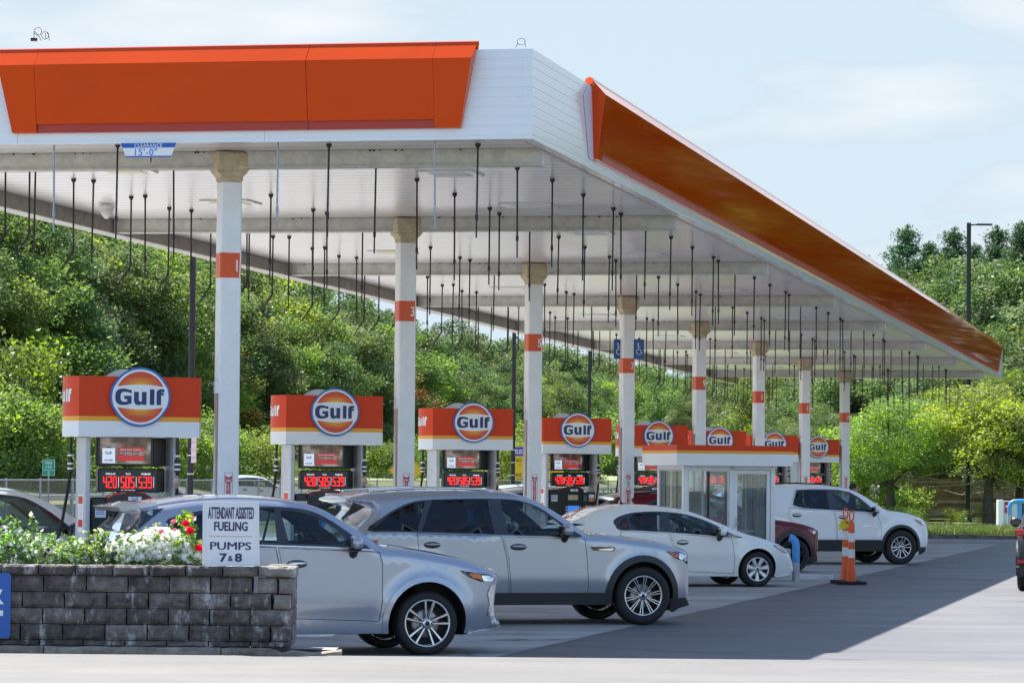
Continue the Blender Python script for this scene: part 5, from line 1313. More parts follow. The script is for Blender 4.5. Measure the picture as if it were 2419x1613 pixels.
cs_ = [(750, 822, [(-700 + 0, 0)], 2080), (824, 936, None, 2075), (939, 1047, None, 2040), (1049, 1157, None, 2040), (1160, 1268, None, 2040), (1270, 1310, None, 2035)]
joints = {0: [-482, -226, 30, 286, 542, 800, 1055, 1306, 1566, 1812, 2080], 1: [-560, -262, 28, 322, 618, 908, 1195, 1482, 1770], 2: [-410, -118, 175, 468, 762, 1050, 1337, 1620, 1905],
          3: [-560, -270, 22, 318, 610, 900, 1190, 1475, 1757, 2040], 4: [-420, -130, 165, 458, 752, 1045, 1333, 1616, 1898, 2040], 5: [-560, -270, 10, 300, 600, 890, 1180, 1470, 1760, 2035]}
for c in range(6):
    y0_, y1_, _, xe = cs_[c]; J = joints[c]
    for a, e in zip(J[:-1], J[1:]):
        m = rb.choice(BM[:3]); 
        if a > 1180 and c in (1, 2, 3): m = rb.choice(BM[:2] + [BM[1]])
        if c == 0 and a > 1800: m = BM[3]
        block(b, ax(a), ax(e), az(y1_), az(y0_), PY - (.03 if c == 0 else 0) + rb.uniform(0, .01), PY + .30, m, M_cap)
for (x0_, x1_, y0_, y1_, m) in ((1802, 1945, 828, 935, 3), (1950, 2070, 832, 938, 3), (1915, 2035, 945, 1045, 3)):
    block(b, ax(x0_), ax(x1_), az(y1_), az(y0_), PY + .02, PY + .25, BM[m], M_cap)
# return walls and back
for c in range(6):
    y0_, y1_, _, xe = cs_[c]; yy = PY + .305
    while yy < PY + 1.1: 
        e = min(yy + .42, PY + 1.15); b.box((ax(2035) - .28, yy, az(y1_) + .002), (ax(2035), e - .006, az(y0_) - .002), rb.choice(BM), bev=.01); yy = e
b.build('block_wall', pl)
b = MB(); n = 40; vs = []
for i in range(n + 1):
    for k in range(7): vs.append((-7.2 + i * (7.2 - 2.5) / n, PY + .28 + k * .14, .955 + rb.uniform(-.02, .03)))
b.add(vs, [(i * 7 + k, i * 7 + k + 1, (i + 1) * 7 + k + 1, (i + 1) * 7 + k) for i in range(n) for k in range(6)], mat('soil', (.05, .035, .022), .95, noise=(20, .5)), False); b.build('soil', pl)
# kerb in front of it
b = MB(); x = -8.0; M_gran = mat('granite_kerb', (.42, .36, .29), .85, noise=(4, (.10, .075, .06), 8), bump=(22, .8, .03))
while x < -1.75:
    e = min(x + rb.uniform(1.1, 2.0), -1.72); 
    if e > -2.4: e = -1.72
    nn = 12; vs = []
    for i in range(nn + 1):
        xx = x + .006 + (e - x - .012) * i / nn; w_ = rb.uniform(-.012, .008); hh = .185 + rb.uniform(-.006, .006) - (.05 * rb.random() if xx > -2.4 else 0)
        vs += [(xx, PY - .13 + w_, -.01), (xx, PY - .125 + w_, hh - .015), (xx, PY - .10, hh), (xx, PY + .08, hh)]
    b.add(vs, [(i * 4 + k, (i + 1) * 4 + k, (i + 1) * 4 + k + 1, i * 4 + k + 1) for i in range(nn) for k in range(3)], M_gran)
    b.add([vs[-4], (vs[-1][0], vs[-1][1], -.01), vs[-1], vs[-2], vs[-3]], [(0, 1, 2, 3, 4)], M_gran)
    x = e
b.build('planter_kerb', kind='structure')
b = MB(); b.add([(-8, PY + .07, .175), (ax(2035) + .12, PY + .07, .175), (-1.80, PY + .07, .165), (-1.80, PY + .9, .15), (-8, PY + 1.3, .15)], [(0, 1, 2, 3, 4)], M_conc); b.build('planter_footing', kind='structure')
# blue sign on the wall
bs = thing('wall_sign', 'blue sign with large white letters fixed to the planter, cut by the left edge', 'sign', (-5.9, PY - .05, .6))
b = MB(); x0_, x1_, z0_, z1_ = -6.9, ax(103), az(1260), az(808); r = .03
pts = [(x0_, z0_), (x1_ - r, z0_), (x1_ - .3 * r, z0_ + .3 * r), (x1_, z0_ + r), (x1_, z1_ - r), (x1_ - .3 * r, z1_ - .3 * r), (x1_ - r, z1_), (x0_, z1_)]
b.prism(pts, mat('sign_blue_panel', (.008, .10, .42), .35, noise=(3, .9)), PY - .055, PY - .04); b.build('panel', bs)
b = MB(); b.text('&', .37, M_signw, Matrix.Translation((ax(58), PY - .057, (az(840) + az(1012)) / 2)) @ RX, bold=.035, align='RIGHT', sx=1.0, depth=.002)
b.text('T', .35, M_signw, Matrix.Translation((ax(52), PY - .057, (az(1065) + az(1237)) / 2)) @ RX, bold=.035, align='RIGHT', sx=1.0, depth=.002); b.build('lettering', bs)
# attendant sign
sx0, sx1 = ax(1415), ax(1806); zc0 = 1.022; zc1 = az(305); YS = PY + .10
asn = thing('fueling_sign', 'white standing sign reading ATTENDANT ASSISTED FUELING PUMPS 7&8 on the planter wall', 'sign', ((sx0 + sx1) / 2, YS, 1.02))
M_sg = mat('sign_board_white', (.80, .80, .82), .45, noise=(3, .95))
b = MB(); T = Matrix.Translation((0, YS, 0))
b.prism([(sx0 + .003, zc0), (sx1 + .012, zc0), (sx1, zc1), (sx0, zc1)], M_sg, 0, .02, 'y', T)
for q in ([(sx0 + .003, zc0), (sx0 + .028, zc0), (sx0 + .024, zc1), (sx0, zc1)], [(sx1 - .012, zc0), (sx1 + .012, zc0), (sx1, zc1), (sx1 - .022, zc1)]): b.prism(q, M_sg, -.008, -.0005, 'y', T)
b.prism([(sx0 + .03, zc0), (sx1 - .015, zc0), (sx1 - .015, zc0 + .022), (sx0 + .03, zc0 + .022)], M_sg, -.008, -.0005, 'y', T); b.prism([(sx0 + .026, zc1 - .02), (sx1 - .024, zc1 - .02), (sx1 - .024, zc1), (sx0 + .026, zc1)], M_sg, -.008, -.0005, 'y', T)
b.box((sx0, YS + .022, 1.022), (sx0 + .03, YS + .22, 1.05), M_sg); b.box((sx1 - .03, YS + .022, 1.022), (sx1, YS + .22, 1.05), M_sg)
b.build('board', asn)
b = MB(); cxs = (sx0 + sx1) / 2 + .003; ynv = YS - .002; M_ink = mat('ink_navy', (.02, .018, .10), .5)
def srow(st, y0_, y1_, wdt, bold):
    vs, fs = textmesh(st, bold, 1.0); w_ = max(p[0] for p in vs) - min(p[0] for p in vs); size = (az(y0_) - az(y1_)) / .70
    for q_ in ((-.003, 0, .003) if st == 'PUMPS' else (-.0013, .0013) if st != '&' else (0,)): b.text(st, size, M_ink, Matrix.Translation((cxs + q_, ynv + q_ * .05, (az(y0_) + az(y1_)) / 2)) @ RX, bold=bold, depth=.002, sx=wdt / (w_ * size))
srow('ATTENDANT ASSISTED', 340, 420, (1778 - 1460) / 2.94 / 228.6, .012); srow('FUELING', 443, 503, (1732 - 1500) / 2.94 / 228.6, .02)
srow('PUMPS', 582, 636, (1760 - 1478) / 2.94 / 228.6, .0); srow('7', 662, 717, 52 / 2.94 / 228.6, .03)
b2 = b; n0 = len(b.v)
# place 7 & 8 side by side
for i in range(n0 - 2 * len(textmesh('7', .03, 1.0)[0]), n0): b.v[i] = (b.v[i][0] - 52 / 2.94 / 228.6 + .003, b.v[i][1], b.v[i][2])
k0 = len(b.v); srow('8', 662, 717, 50 / 2.94 / 228.6, .03)
for i in range(k0, len(b.v)): b.v[i] = (b.v[i][0] + 55 / 2.94 / 228.6, b.v[i][1], b.v[i][2])
k0 = len(b.v); srow('&', 676, 714, 36 / 2.94 / 228.6, .02)
b.box((cxs - .225, ynv - .001, az(546)), (cxs + .225, ynv + .001, az(542)), mat('line_pink', (.7, .25, .28), .5)); b.build('lettering', asn)

# plants
def leafmat(name, c, tr=.35, gloss=.06, rnd=.25, rough=.45):
    if name in MATS: return MATS[name]
    m = bpy.data.materials.new(name); m.use_nodes = True; MATS[name] = m; t = m.node_tree; t.nodes.clear()
    o = t.nodes.new('ShaderNodeOutputMaterial'); d = t.nodes.new('ShaderNodeBsdfDiffuse'); l = t.nodes.new('ShaderNodeBsdfTranslucent'); g = t.nodes.new('ShaderNodeBsdfGlossy')
    g.inputs['Roughness'].default_value = rough; g.inputs['Color'].default_value = (1, 1, 1, 1)
    oi = t.nodes.new('ShaderNodeObjectInfo'); hs = t.nodes.new('ShaderNodeHueSaturation'); hs.inputs['Color'].default_value = (*c, 1)
    mr = t.nodes.new('ShaderNodeMapRange'); mr.inputs[3].default_value = 1 - rnd; mr.inputs[4].default_value = 1 + rnd
    mh = t.nodes.new('ShaderNodeMapRange'); mh.inputs[3].default_value = .5 - .022; mh.inputs[4].default_value = .5 + .018
    t.links.new(oi.outputs['Random'], mr.inputs[0]); t.links.new(mr.outputs[0], hs.inputs['Value'])
    ml = t.nodes.new('ShaderNodeMath'); ml.operation = 'MULTIPLY'; ml.inputs[1].default_value = 7.31; fr = t.nodes.new('ShaderNodeMath'); fr.operation = 'FRACT'
    t.links.new(oi.outputs['Random'], ml.inputs[0]); t.links.new(ml.outputs[0], fr.inputs[0]); t.links.new(fr.outputs[0], mh.inputs[0]); t.links.new(mh.outputs[0], hs.inputs['Hue'])
    t.links.new(hs.outputs['Color'], d.inputs['Color'])
    h2 = t.nodes.new('ShaderNodeHueSaturation'); h2.inputs['Hue'].default_value = .485; h2.inputs['Saturation'].default_value = 1.15; h2.inputs['Value'].default_value = 1.5
    t.links.new(hs.outputs['Color'], h2.inputs['Color']); t.links.new(h2.outputs['Color'], l.inputs['Color'])
    x = t.nodes.new('ShaderNodeMixShader'); x.inputs[0].default_value = tr; y = t.nodes.new('ShaderNodeMixShader'); y.inputs[0].default_value = gloss
    t.links.new(d.outputs[0], x.inputs[1]); t.links.new(l.outputs[0], x.inputs[2]); t.links.new(x.outputs[0], y.inputs[1]); t.links.new(g.outputs[0], y.inputs[2]); t.links.new(y.outputs[0], o.inputs['Surface'])
    return m
def fastmesh(name, V, F4, mi, mats, parent=None, smooth=False):
    """V (n,3) array, F4 (m,4) int array, mi (m,)"""
    me = bpy.data.meshes.new(name); V = np.asarray(V, np.float32); F4 = np.asarray(F4, np.int32)
    me.vertices.add(len(V)); me.vertices.foreach_set('co', V.ravel()); me.loops.add(F4.size); me.loops.foreach_set('vertex_index', F4.ravel())
    me.polygons.add(len(F4)); me.polygons.foreach_set('loop_start', np.arange(0, F4.size, 4, dtype=np.int32)); me.polygons.foreach_set('loop_total', np.full(len(F4), 4, np.int32))
    for m in mats: me.materials.append(m)
    me.polygons.foreach_set('material_index', np.asarray(mi, np.int32)); me.update(calc_edges=True)
    o = bpy.data.objects.new(name, me); C.objects.link(o); o.parent = parent
    if parent is not None: WM[o.name] = WM[parent.name]
    return o
def leaves(cent, size, rs, up=.3, aspect=.55):
    """diamond shaped leaves at cent (n,3)"""
    n = len(cent); d = rs.normal(size=(n, 3)); d[:, 2] *= .6; d /= np.linalg.norm(d, axis=1)[:, None] + 1e-9
    q = rs.normal(size=(n, 3)); q[:, 2] += up; s_ = np.cross(d, q); s_ /= np.linalg.norm(s_, axis=1)[:, None] + 1e-9
    sz = size * rs.uniform(.6, 1.35, n)[:, None]; nn_ = np.cross(d, s_)
    a = cent - d * sz * .5; c = cent + d * sz * .5; b_ = cent + s_ * sz * aspect * .5 + nn_ * sz * .1; e = cent - s_ * sz * aspect * .5 + nn_ * sz * .1
    V = np.stack([a, b_, c, e], 1).reshape(-1, 3); F = np.arange(4 * n).reshape(-1, 4); return V, F
Lf_fl = leafmat('leaf_bright', (.20, .36, .05), .5); Lf_pale = leafmat('leaf_pale', (.42, .50, .30), .45); Lf_dark = leafmat('leaf_deep', (.08, .16, .035), .35)
P_w = leafmat('petal_white', (.86, .86, .83), .5, 0, .03); P_p = leafmat('petal_purple', (.10, .015, .28), .3, 0, .1); P_r = leafmat('petal_red', (.75, .01, .015), .35, 0, .1); P_k = leafmat('petal_pink', (.80, .22, .24), .35, 0, .1); P_o = leafmat('petal_orange', (.80, .25, .08), .3, 0, .1)
P_y = mat('petal_centre', (.55, .55, .12), .6)
def blossom(b, c, r, m, d, rs):
    d = Vector(d).normalized(); a = d.orthogonal().normalized(); e = d.cross(a); t0 = rs.uniform(0, 6)
    vs = [tuple(Vector(c) - d * r * .35)]; n = 10
    for i in range(n):
        t = t0 + 2 * pi * i / n; rr = r * (1 if i % 2 == 0 else .80); vs.append(tuple(Vector(c) + (a * cos(t) + e * sin(t)) * rr + d * (r * .12 * (1 if i % 2 else -.3))))
    b.add(vs, [(0, 1 + i, 1 + (i + 1) % n) for i in range(n)], m, True)
def plant(name, label, X_, wd, h, nl, lm, fl, cat='flowering plant', fsize=.030, stems=0, leaf=.045, group=None, dens=1):
    rs = np.random.RandomState(int(abs(X_ * 1000)) % 9999); Yc = PY + .52
    t = thing(name, label, cat, (X_, Yc, .96), 0, group)
    n = nl; u = rs.uniform(-1, 1, (n, 2)); rr = rs.uniform(0, 1, n)
    x = u[:, 0] * wd / 2; y = u[:, 1] * .28; top = h * (1 - .45 * u[:, 0] ** 2) * (.75 + .5 * np.sin(x * 23 + X_ * 7) ** 2); z = top * rr ** .6
    cen = np.stack([x, y, z], 1)
    V, F = leaves(cen, leaf, rs, .6, .62); mi = rs.choice(len(lm), n)
    fastmesh('foliage', V, F, mi, lm, t)
    if stems:
        b = MB(); b.X = WM[t.name]; V2 = []; 
        for i in range(stems):
            x0 = rs.uniform(-wd / 2, wd / 2); hh = h * rs.uniform(1.0, 1.45); x1 = x0 + rs.uniform(-.06, .06)
            b.tube([(x0, 0, 0), ((x0 + x1) / 2 + .01, .0, hh * .5), (x1, 0, hh)], .004, mat('stem', (.10, .15, .04), .6), 5)
            for k in range(12):
                zz = hh * (.45 + .55 * k / 11); V2.append((x0 + (x1 - x0) * zz / hh + rs.uniform(-.05, .05), rs.uniform(-.04, .04), zz + rs.uniform(-.01, .03)))
        b.build('stem', t); V, F = leaves(np.array(V2), leaf * 1.35, rs, .8, .6); fastmesh('leaves', V, F, rs.choice(len(lm), len(V2)), lm, t)
    for cnt, m in fl:
        b = MB(); b.X = WM[t.name]
        for i in range(cnt):
            ux = rs.uniform(-1, 1); x = ux * wd / 2; tp_ = h * (1 - .4 * ux * ux) * rs.uniform(.35, 1.08); yy = -.28 + .35 * rs.rand() if tp_ < .7 * h else rs.uniform(-.2, .1)
            blossom(b, (x, yy, tp_), fsize * rs.uniform(.75, 1.15), m, (rs.uniform(-.6, .6), -1, rs.uniform(-.1, 1.2)), rs)
        b.build('blossoms', t)
    return t
plant('petunia', 'big mound of white petunias with a few purple blooms left of the red mandevilla', ax(1100), .74, .40, 1700, [Lf_fl, Lf_dark, Lf_pale], [(760, P_w), (9, P_p)], fsize=.034)
plant('petunia', 'white petunias spilling over the cap just left of the white sign', ax(1290), .28, .27, 700, [Lf_fl, Lf_dark], [(140, P_w)], fsize=.033)
plant('petunia', 'mixed white and purple petunias between the tall leafy stems and the white mound', ax(860), .42, .34, 1100, [Lf_fl, Lf_pale, Lf_dark], [(130, P_w), (20, P_p)], fsize=.030)
plant('leafy_plant', 'light green leafy plant with bent stems in front of the pump hose', ax(660), .34, .30, 900, [Lf_fl, Lf_pale], [(26, P_w), (3, P_p)], stems=8, leaf=.065, cat='plant', fsize=.022)
plant('leafy_plant', 'pale variegated plant with small orange blooms left of the bent stems', ax(500), .32, .29, 1000, [Lf_pale, Lf_fl, Lf_dark], [(50, P_w), (4, P_o)], stems=2, leaf=.045, cat='plant', fsize=.022)
plant('leafy_plant', 'pale green plant with one tall upright stem below the driver window', ax(290), .42, .31, 1300, [Lf_pale, Lf_fl, Lf_dark], [(70, P_w), (5, P_p)], stems=4, leaf=.045, cat='plant', fsize=.024)
plant('leafy_plant', 'tall bright green plant at the left edge of the planter', ax(60), .42, .42, 1500, [Lf_pale, Lf_fl, Lf_dark], [(60, P_w), (5, P_p)], stems=8, leaf=.05, cat='plant', fsize=.024)
md = plant('mandevilla', 'red-flowered mandevilla climbing beside the white fueling sign', ax(1290), .24, .46, 900, [Lf_fl, Lf_fl, Lf_dark], [], stems=6, leaf=.062, cat='flowering plant')
b = MB(); rs = np.random.RandomState(5)
for (x, y, r, m) in ((1205, 455, .03, P_k), (1292, 466, .042, P_r), (1322, 515, .045, P_r), (1120, 524, .028, P_k), (1380, 632, .036, P_r), (1402, 640, .034, P_r), (1336, 425, .018, P_k), (1215, 512, .02, P_k), (1390, 590, .02, P_y)):
    blossom(b, (ax(x), PY + .18, az(y) + .012), r, m, (rs.uniform(-.3, .3), -1, .3), rs); blossom(b, (ax(x) + .012, PY + .20, az(y) + .02), r * .8, m, (.5, -1, .6), rs)
b.build('blossoms', md)

# ------------------------------------------------------------------ street furniture behind
def post(name, label, x, y, Y, h, r=.07, arm=None, bands=True):
    p = atY(x, y, Y); p.z = 0; t = thing(name, label, 'lamp post', tuple(p)); b = MB(); b.X = WM[t.name]; mb = mat('pole_black', (.008, .008, .012), .5)
    b.tube([(0, 0, .0), (0, 0, h)], r, mb, 14); b.lathe([(r * 2, 0), (r * 2, .25), (r, .32)], mb, 14); b.build('pole', t)
    b = MB(); b.X = WM[t.name]; s = arm or 1
    b.tube([(0, 0, h - .1), (s * .35, 0, h - .06)], .03, mb, 8); b.box((s * .3 if s > 0 else s * .95, -.14, h - .10), (s * .95 if s > 0 else s * .3, .14, h - .03), mb, bev=.02); b.build('lamp_head', t)
    if bands:
        b = MB(); b.X = WM[t.name]
        for z in (1.9, 2.3, 2.7): b.lathe([(r + .003, z), (r + .003, z + .02)], M_signw, 14)
        b.build('band', t)
    return t
lp = post('lamp_post', 'black lamp post with parking signs between the first pump and column 1', 450, 1100, 75, 9, .068)
b = MB(); b.X = WM[lp.name]; b.box((.02, -.10, 2.15), (.13, -.09, 2.70), mat('sign_faded', (.72, .60, .62), .5)); 
for i, s_ in enumerate(['NO', 'STOP', 'ING']): b.text(s_, .10, M_stk, Matrix.Translation((.075, -.102, 2.60 - i * .17)) @ RX, depth=.002, sx=.7)
b.build('parking_sign', lp)
post('lamp_post', 'black lamp post just left of column 5', 1212, 1100, 110, 9, .065); post('lamp_post', 'thin black lamp post left of column 7', 1391, 1100, 140, 9.5, .062)
rp = post('lamp_post', 'tall black lamp post with a flat lamp head among the trees on the right', 2286, 1220, 141.5, 12.3, .09, bands=False)
def roadsign(name, label, x, y, Y): 
    p = atY(x, y, Y); return thing(name, label, 'road sign', (p.x, p.y, 0)), p
t, p = roadsign('mile_sign', 'small green sign reading MILE 114 2 on a thin post', 115, 1104, 112); s_ = FPX / 112
b = MB(); b.tube([(p.x, p.y + .03, 0), (p.x, p.y + .03, p.z + .1)], .025, M_galv, 8); b.build('post', t)
b = MB(); w2, h2 = 14.5 / s_, 19 / s_; gm = mat('sign_green', (.0, .30, .19), .4)
b.box((p.x - w2, p.y - .01, p.z - h2), (p.x + w2, p.y + .01, p.z + h2), M_signw); b.box((p.x - w2 + .012, p.y - .014, p.z - h2 + .012), (p.x + w2 - .012, p.y - .011, p.z + h2 - .012), gm)
for st, dz, sz in (('MILE', .155, .115), ('114', .02, .135), ('2', -.165, .13)): b.text(st, sz, M_signw, Matrix.Translation((p.x, p.y - .016, p.z + dz)) @ RX, bold=.015, depth=.002)
b.box((p.x - w2 + .012, p.y - .0155, p.z - .085), (p.x + w2 - .012, p.y - .0145, p.z - .073), M_signw); b.build('panel', t)
t, p = roadsign('warning_sign', 'yellow diamond warning sign standing behind column 3', 960, 1111, 125); h_ = 44 / (FPX / 125); my2 = mat('sign_yellow', (.85, .50, .005), .4)
b = MB(); b.tube([(p.x, p.y + .04, 0), (p.x, p.y + .04, p.z)], .035, M_galv, 8); b.build('post', t)
b = MB(); D_ = lambda k: [(p.x, p.z - h_ * k), (p.x + h_ * k, p.z), (p.x, p.z + h_ * k), (p.x - h_ * k, p.z)]
b.prism(D_(1), my2, p.y - .01, p.y + .01); b.prism(D_(.955), M_black, p.y - .013, p.y - .0105); b.prism(D_(.915), my2, p.y - .016, p.y - .0135); b.build('panel', t)
t, p = roadsign('toll_sign', 'purple and yellow toll sign seen either side of column 5', 1273, 1094, 130); s_ = FPX / 130
b = MB(); 
for dx in (-.6, .6): b.tube([(p.x + dx, p.y + .05, 0), (p.x + dx, p.y + .05, p.z)], .05, M_galv, 8)
b.build('post', t)
b = MB(); X0 = p.x - 59 / s_; X1 = p.x + 59 / s_; zt = p.z + 38 / s_; zm = p.z + 17 / s_; zb_ = p.z - 40 / s_; pu = mat('sign_purple', (.14, .02, .36), .4)
b.box((X0, p.y - .01, zm), (X1, p.y + .01, zt), pu); b.box((X0, p.y - .01, zb_), (X1, p.y + .01, zm - .004), my2); b.box((X0, p.y - .014, zb_ + .03), (X1, p.y - .011, zb_ + .05), M_black)
b.text('ELECTRONIC', .22, M_signw, Matrix.Translation((X0 + .04, p.y - .013, (zm + zt) / 2)) @ RX, bold=.02, align='LEFT', depth=.002, sx=.72)
for st, xx, yy, al in (('NO', X0 + .03, 1087, 'LEFT'), ('WE', X0 + .03, 1122, 'LEFT'), ('-D', X0 + 1.42, 1087, 'RIGHT'), ('EN', X0 + 1.42, 1109, 'RIGHT')):
    b.text(st, .20, M_black, Matrix.Translation((xx, p.y - .013, atY(1273, yy, 130).z)) @ RX, bold=.012, align=al, depth=.002, sx=.85)
for xx in (X0 + .16, X1 - .55): b.box((xx, p.y - .014, zm - .34), (xx + .12, p.y - .0115, zm - .325), M_black)
b.build('panel', t)
# chain-link fence beside the highway
def chain_mat():
    m = bpy.data.materials.new('chain_link'); m.use_nodes = True; t = m.node_tree; b = t.nodes['Principled BSDF']; b.inputs['Base Color'].default_value = (.22, .20, .17, 1); b.inputs['Roughness'].default_value = .5; b.inputs['Metallic'].default_value = .4
    b.inputs['Alpha'].default_value = .55; return m
M_chain = chain_mat(); ft = thing('chain_link_fence', 'grey chain-link fence with thin posts along the highway', 'fence', (-20, 82, 0)); dF = Vector((.214, 1, 0)).normalized()
b = MB(); b2 = MB(); b3 = MB(); P0_ = Vector((-22, 72, 0))
for i in range(85):
    q = P0_ + dF * 3 * i; zt = 1.67 - .25 * i / 85
    b2.tube([(q.x, q.y, -.05), (q.x, q.y, zt + .06)], .04, M_galv, 6)
a = P0_; c = P0_ + dF * 3 * 84
b.add([(a.x, a.y, .05), (c.x, c.y, .05), (c.x, c.y, 1.42), (a.x, a.y, 1.67)], [(0, 1, 2, 3)], M_chain); b.build('wire_mesh', ft)
b2.tube([(a.x, a.y, 1.67), (c.x, c.y, 1.42)], .025, M_galv, 6); b2.build('post_frame', ft)
# highway with barriers
M_road = mat('highway_asphalt', (.17, .165, .16), .9, noise=(.4, .8)); nF = Vector((-dF.y, dF.x, 0))
def strip(o0, o1, y0_, y1_, z, m, name, kind='structure'):
    A_ = P0_ + dF * y0_; B_ = P0_ + dF * y1_; b = MB(); b.add([tuple(A_ + nF * o1)[:2] + (z,), tuple(A_ + nF * o0)[:2] + (z,), tuple(B_ + nF * o0)[:2] + (z,), tuple(B_ + nF * o1)[:2] + (z,)], [(0, 1, 2, 3)], m); return b.build(name, kind=kind)
strip(3, 19, -20, 520, -.004, M_road, 'highway')
for o_ in (5, 18): strip(o_, o_ + .15, -20, 520, .0, M_signw, 'lane_line')
def rail(name, label, off, prof, m, posts, h=.78):
    t = thing(name, label, 'guard rail' if posts else 'barrier', tuple(P0_ + nF * off)); b = MB(); A_ = P0_ + nF * off; B_ = A_ + dF * 420
    pts = [(A_ + nF * u, B_ + nF * u, z) for u, z in prof]; vs = []
    for p_, q_, z in pts: vs += [(p_.x, p_.y, z), (q_.x, q_.y, z)]
    b.add(vs, [(2 * i, 2 * i + 1, 2 * i + 3, 2 * i + 2) for i in range(len(prof) - 1)], m); b.build('beam' if posts else 'wall', t)
    if posts:
        b = MB()
        for i in range(110): q_ = A_ + dF * 3.8 * i + nF * .08; b.box((q_.x - .08, q_.y - .08, 0), (q_.x + .08, q_.y + .08, h - .05), mat('timber_post', (.12, .09, .06), .9))
        b.build('posts', t, kind='stuff')
rail('guard_rail', 'long steel guard rail on timber posts beyond the highway fence', 19.5, [(0, .45), (-.06, .52), (0, .60), (-.06, .68), (0, .76)], mat('rail_steel', (.60, .60, .58), .4, metal=.3), True)
rail('concrete_barrier', 'low pale concrete barrier behind the chain-link fence', 2.4, [(0, 0), (.12, .25), (.22, .80), (.40, .80), (.5, .25), (.62, 0)], mat('barrier_concrete', (.48, .46, .42), .85, noise=(2, .7)), False)
# grassy bank beyond the highway
b = MB(); A_ = P0_ + nF * 21; pts = []
for i in range(30):
    q = A_ + dF * (i * 22 - 20); j1 = rb.uniform(-.2, .3)
    for off, z in ((0, 0), (4, .5 + j1), (9, 1.3 + j1), (60, 2.5)): s2 = q + nF * off; pts.append((s2.x, s2.y, z))
b.add(pts, [(i * 4 + k, (i + 1) * 4 + k, (i + 1) * 4 + k + 1, i * 4 + k + 1) for i in range(29) for k in range(3)], mat('dry_bank', (.26, .27, .13), .95, noise=(.8, (.12, .17, .05), 8)), True); b.build('hillside', kind='structure')

# wooden fence on the right
wf = thing('wooden_fence', 'weathered dark board fence behind the small trees on the right', 'fence', (20, 143, .1)); wm = [mat('board_%d' % i, c, .9, noise=(3, d, 8)) for i, (c, d) in enumerate((((.34, .22, .16), (.12, .07, .05)), ((.48, .40, .34), (.18, .12, .09)), ((.24, .15, .11), (.08, .045, .035))))]
b = MB(); x = 16.4; rw_ = random.Random(4)
while x < 34:
    e = x + 2.35; hh = 1.95 + rw_.uniform(-.05, .05); z = .12; base_m = rw_.choice(wm)
    while z < hh: 
        h3 = rw_.uniform(.09, .15); b.box((x + .01, 143 + rw_.uniform(-.015, .015), z), (e - .01, 143.04, min(z + h3 - .012, hh + rw_.uniform(-.03, .03))), base_m if rw_.random() < .7 else rw_.choice(wm)); z += h3
    x = e
b.build('boards', wf); b = MB()
for i in range(9): b.box((16.35 + i * 2.35, 143.05, .1), (16.47 + i * 2.35, 143.17, 2.05), wm[2])
b.build('posts', wf)
# air machine with blue hoop
p = atY(2377, 1230, 131); ap = thing('air_machine', 'white and red air machine on the grass at the right edge', 'machine', (p.x, p.y, .13)); b = MB(); b.X = WM[ap.name]
b.box((-.30, 0, 0), (-.10, .5, 1.0), M_signw, bev=.01); b.box((-.095, .05, 0), (.5, .5, .96), mat('machine_white', (.62, .60, .60), .5), bev=.01); b.build('housing', ap)
b = MB(); b.X = WM[ap.name]; b.box((-.06, .042, .5), (.12, .048, .93), M_ext); b.box((-.02, .035, .72), (.08, .041, .80), M_signw); b.build('panel', ap)
hp = thing('hoop_guard', 'bright blue pipe hoop guard in front of the air machine', 'guard rail', (p.x + .0, p.y - 1.0, .13)); b = MB(); b.X = WM[hp.name]; bb = MATS['bollard_blue']
hp_pts = [(-.02, 0, .45), (-.02, 0, .72), (.02, 0, .86), (.12, 0, .94), (.3, 0, .96), (1.6, 0, .96), (1.72, 0, .90), (1.78, 0, .75), (1.78, 0, .45)]
b.tube(hp_pts, .085, bb, 12); b.build('hoop', hp)
for xx in (-.02, 1.78): b = MB(); b.X = WM[hp.name]; b.tube([(xx, 0, 0), (xx, 0, .449)], .086, MATS['bollard_grey'], 12); b.build('leg', hp)
b = MB(); b.X = WM[hp.name]; b.tube([(.36, .05, 0), (.36, .05, 1.03)], .10, bb, 12); b.build('bollard', hp)
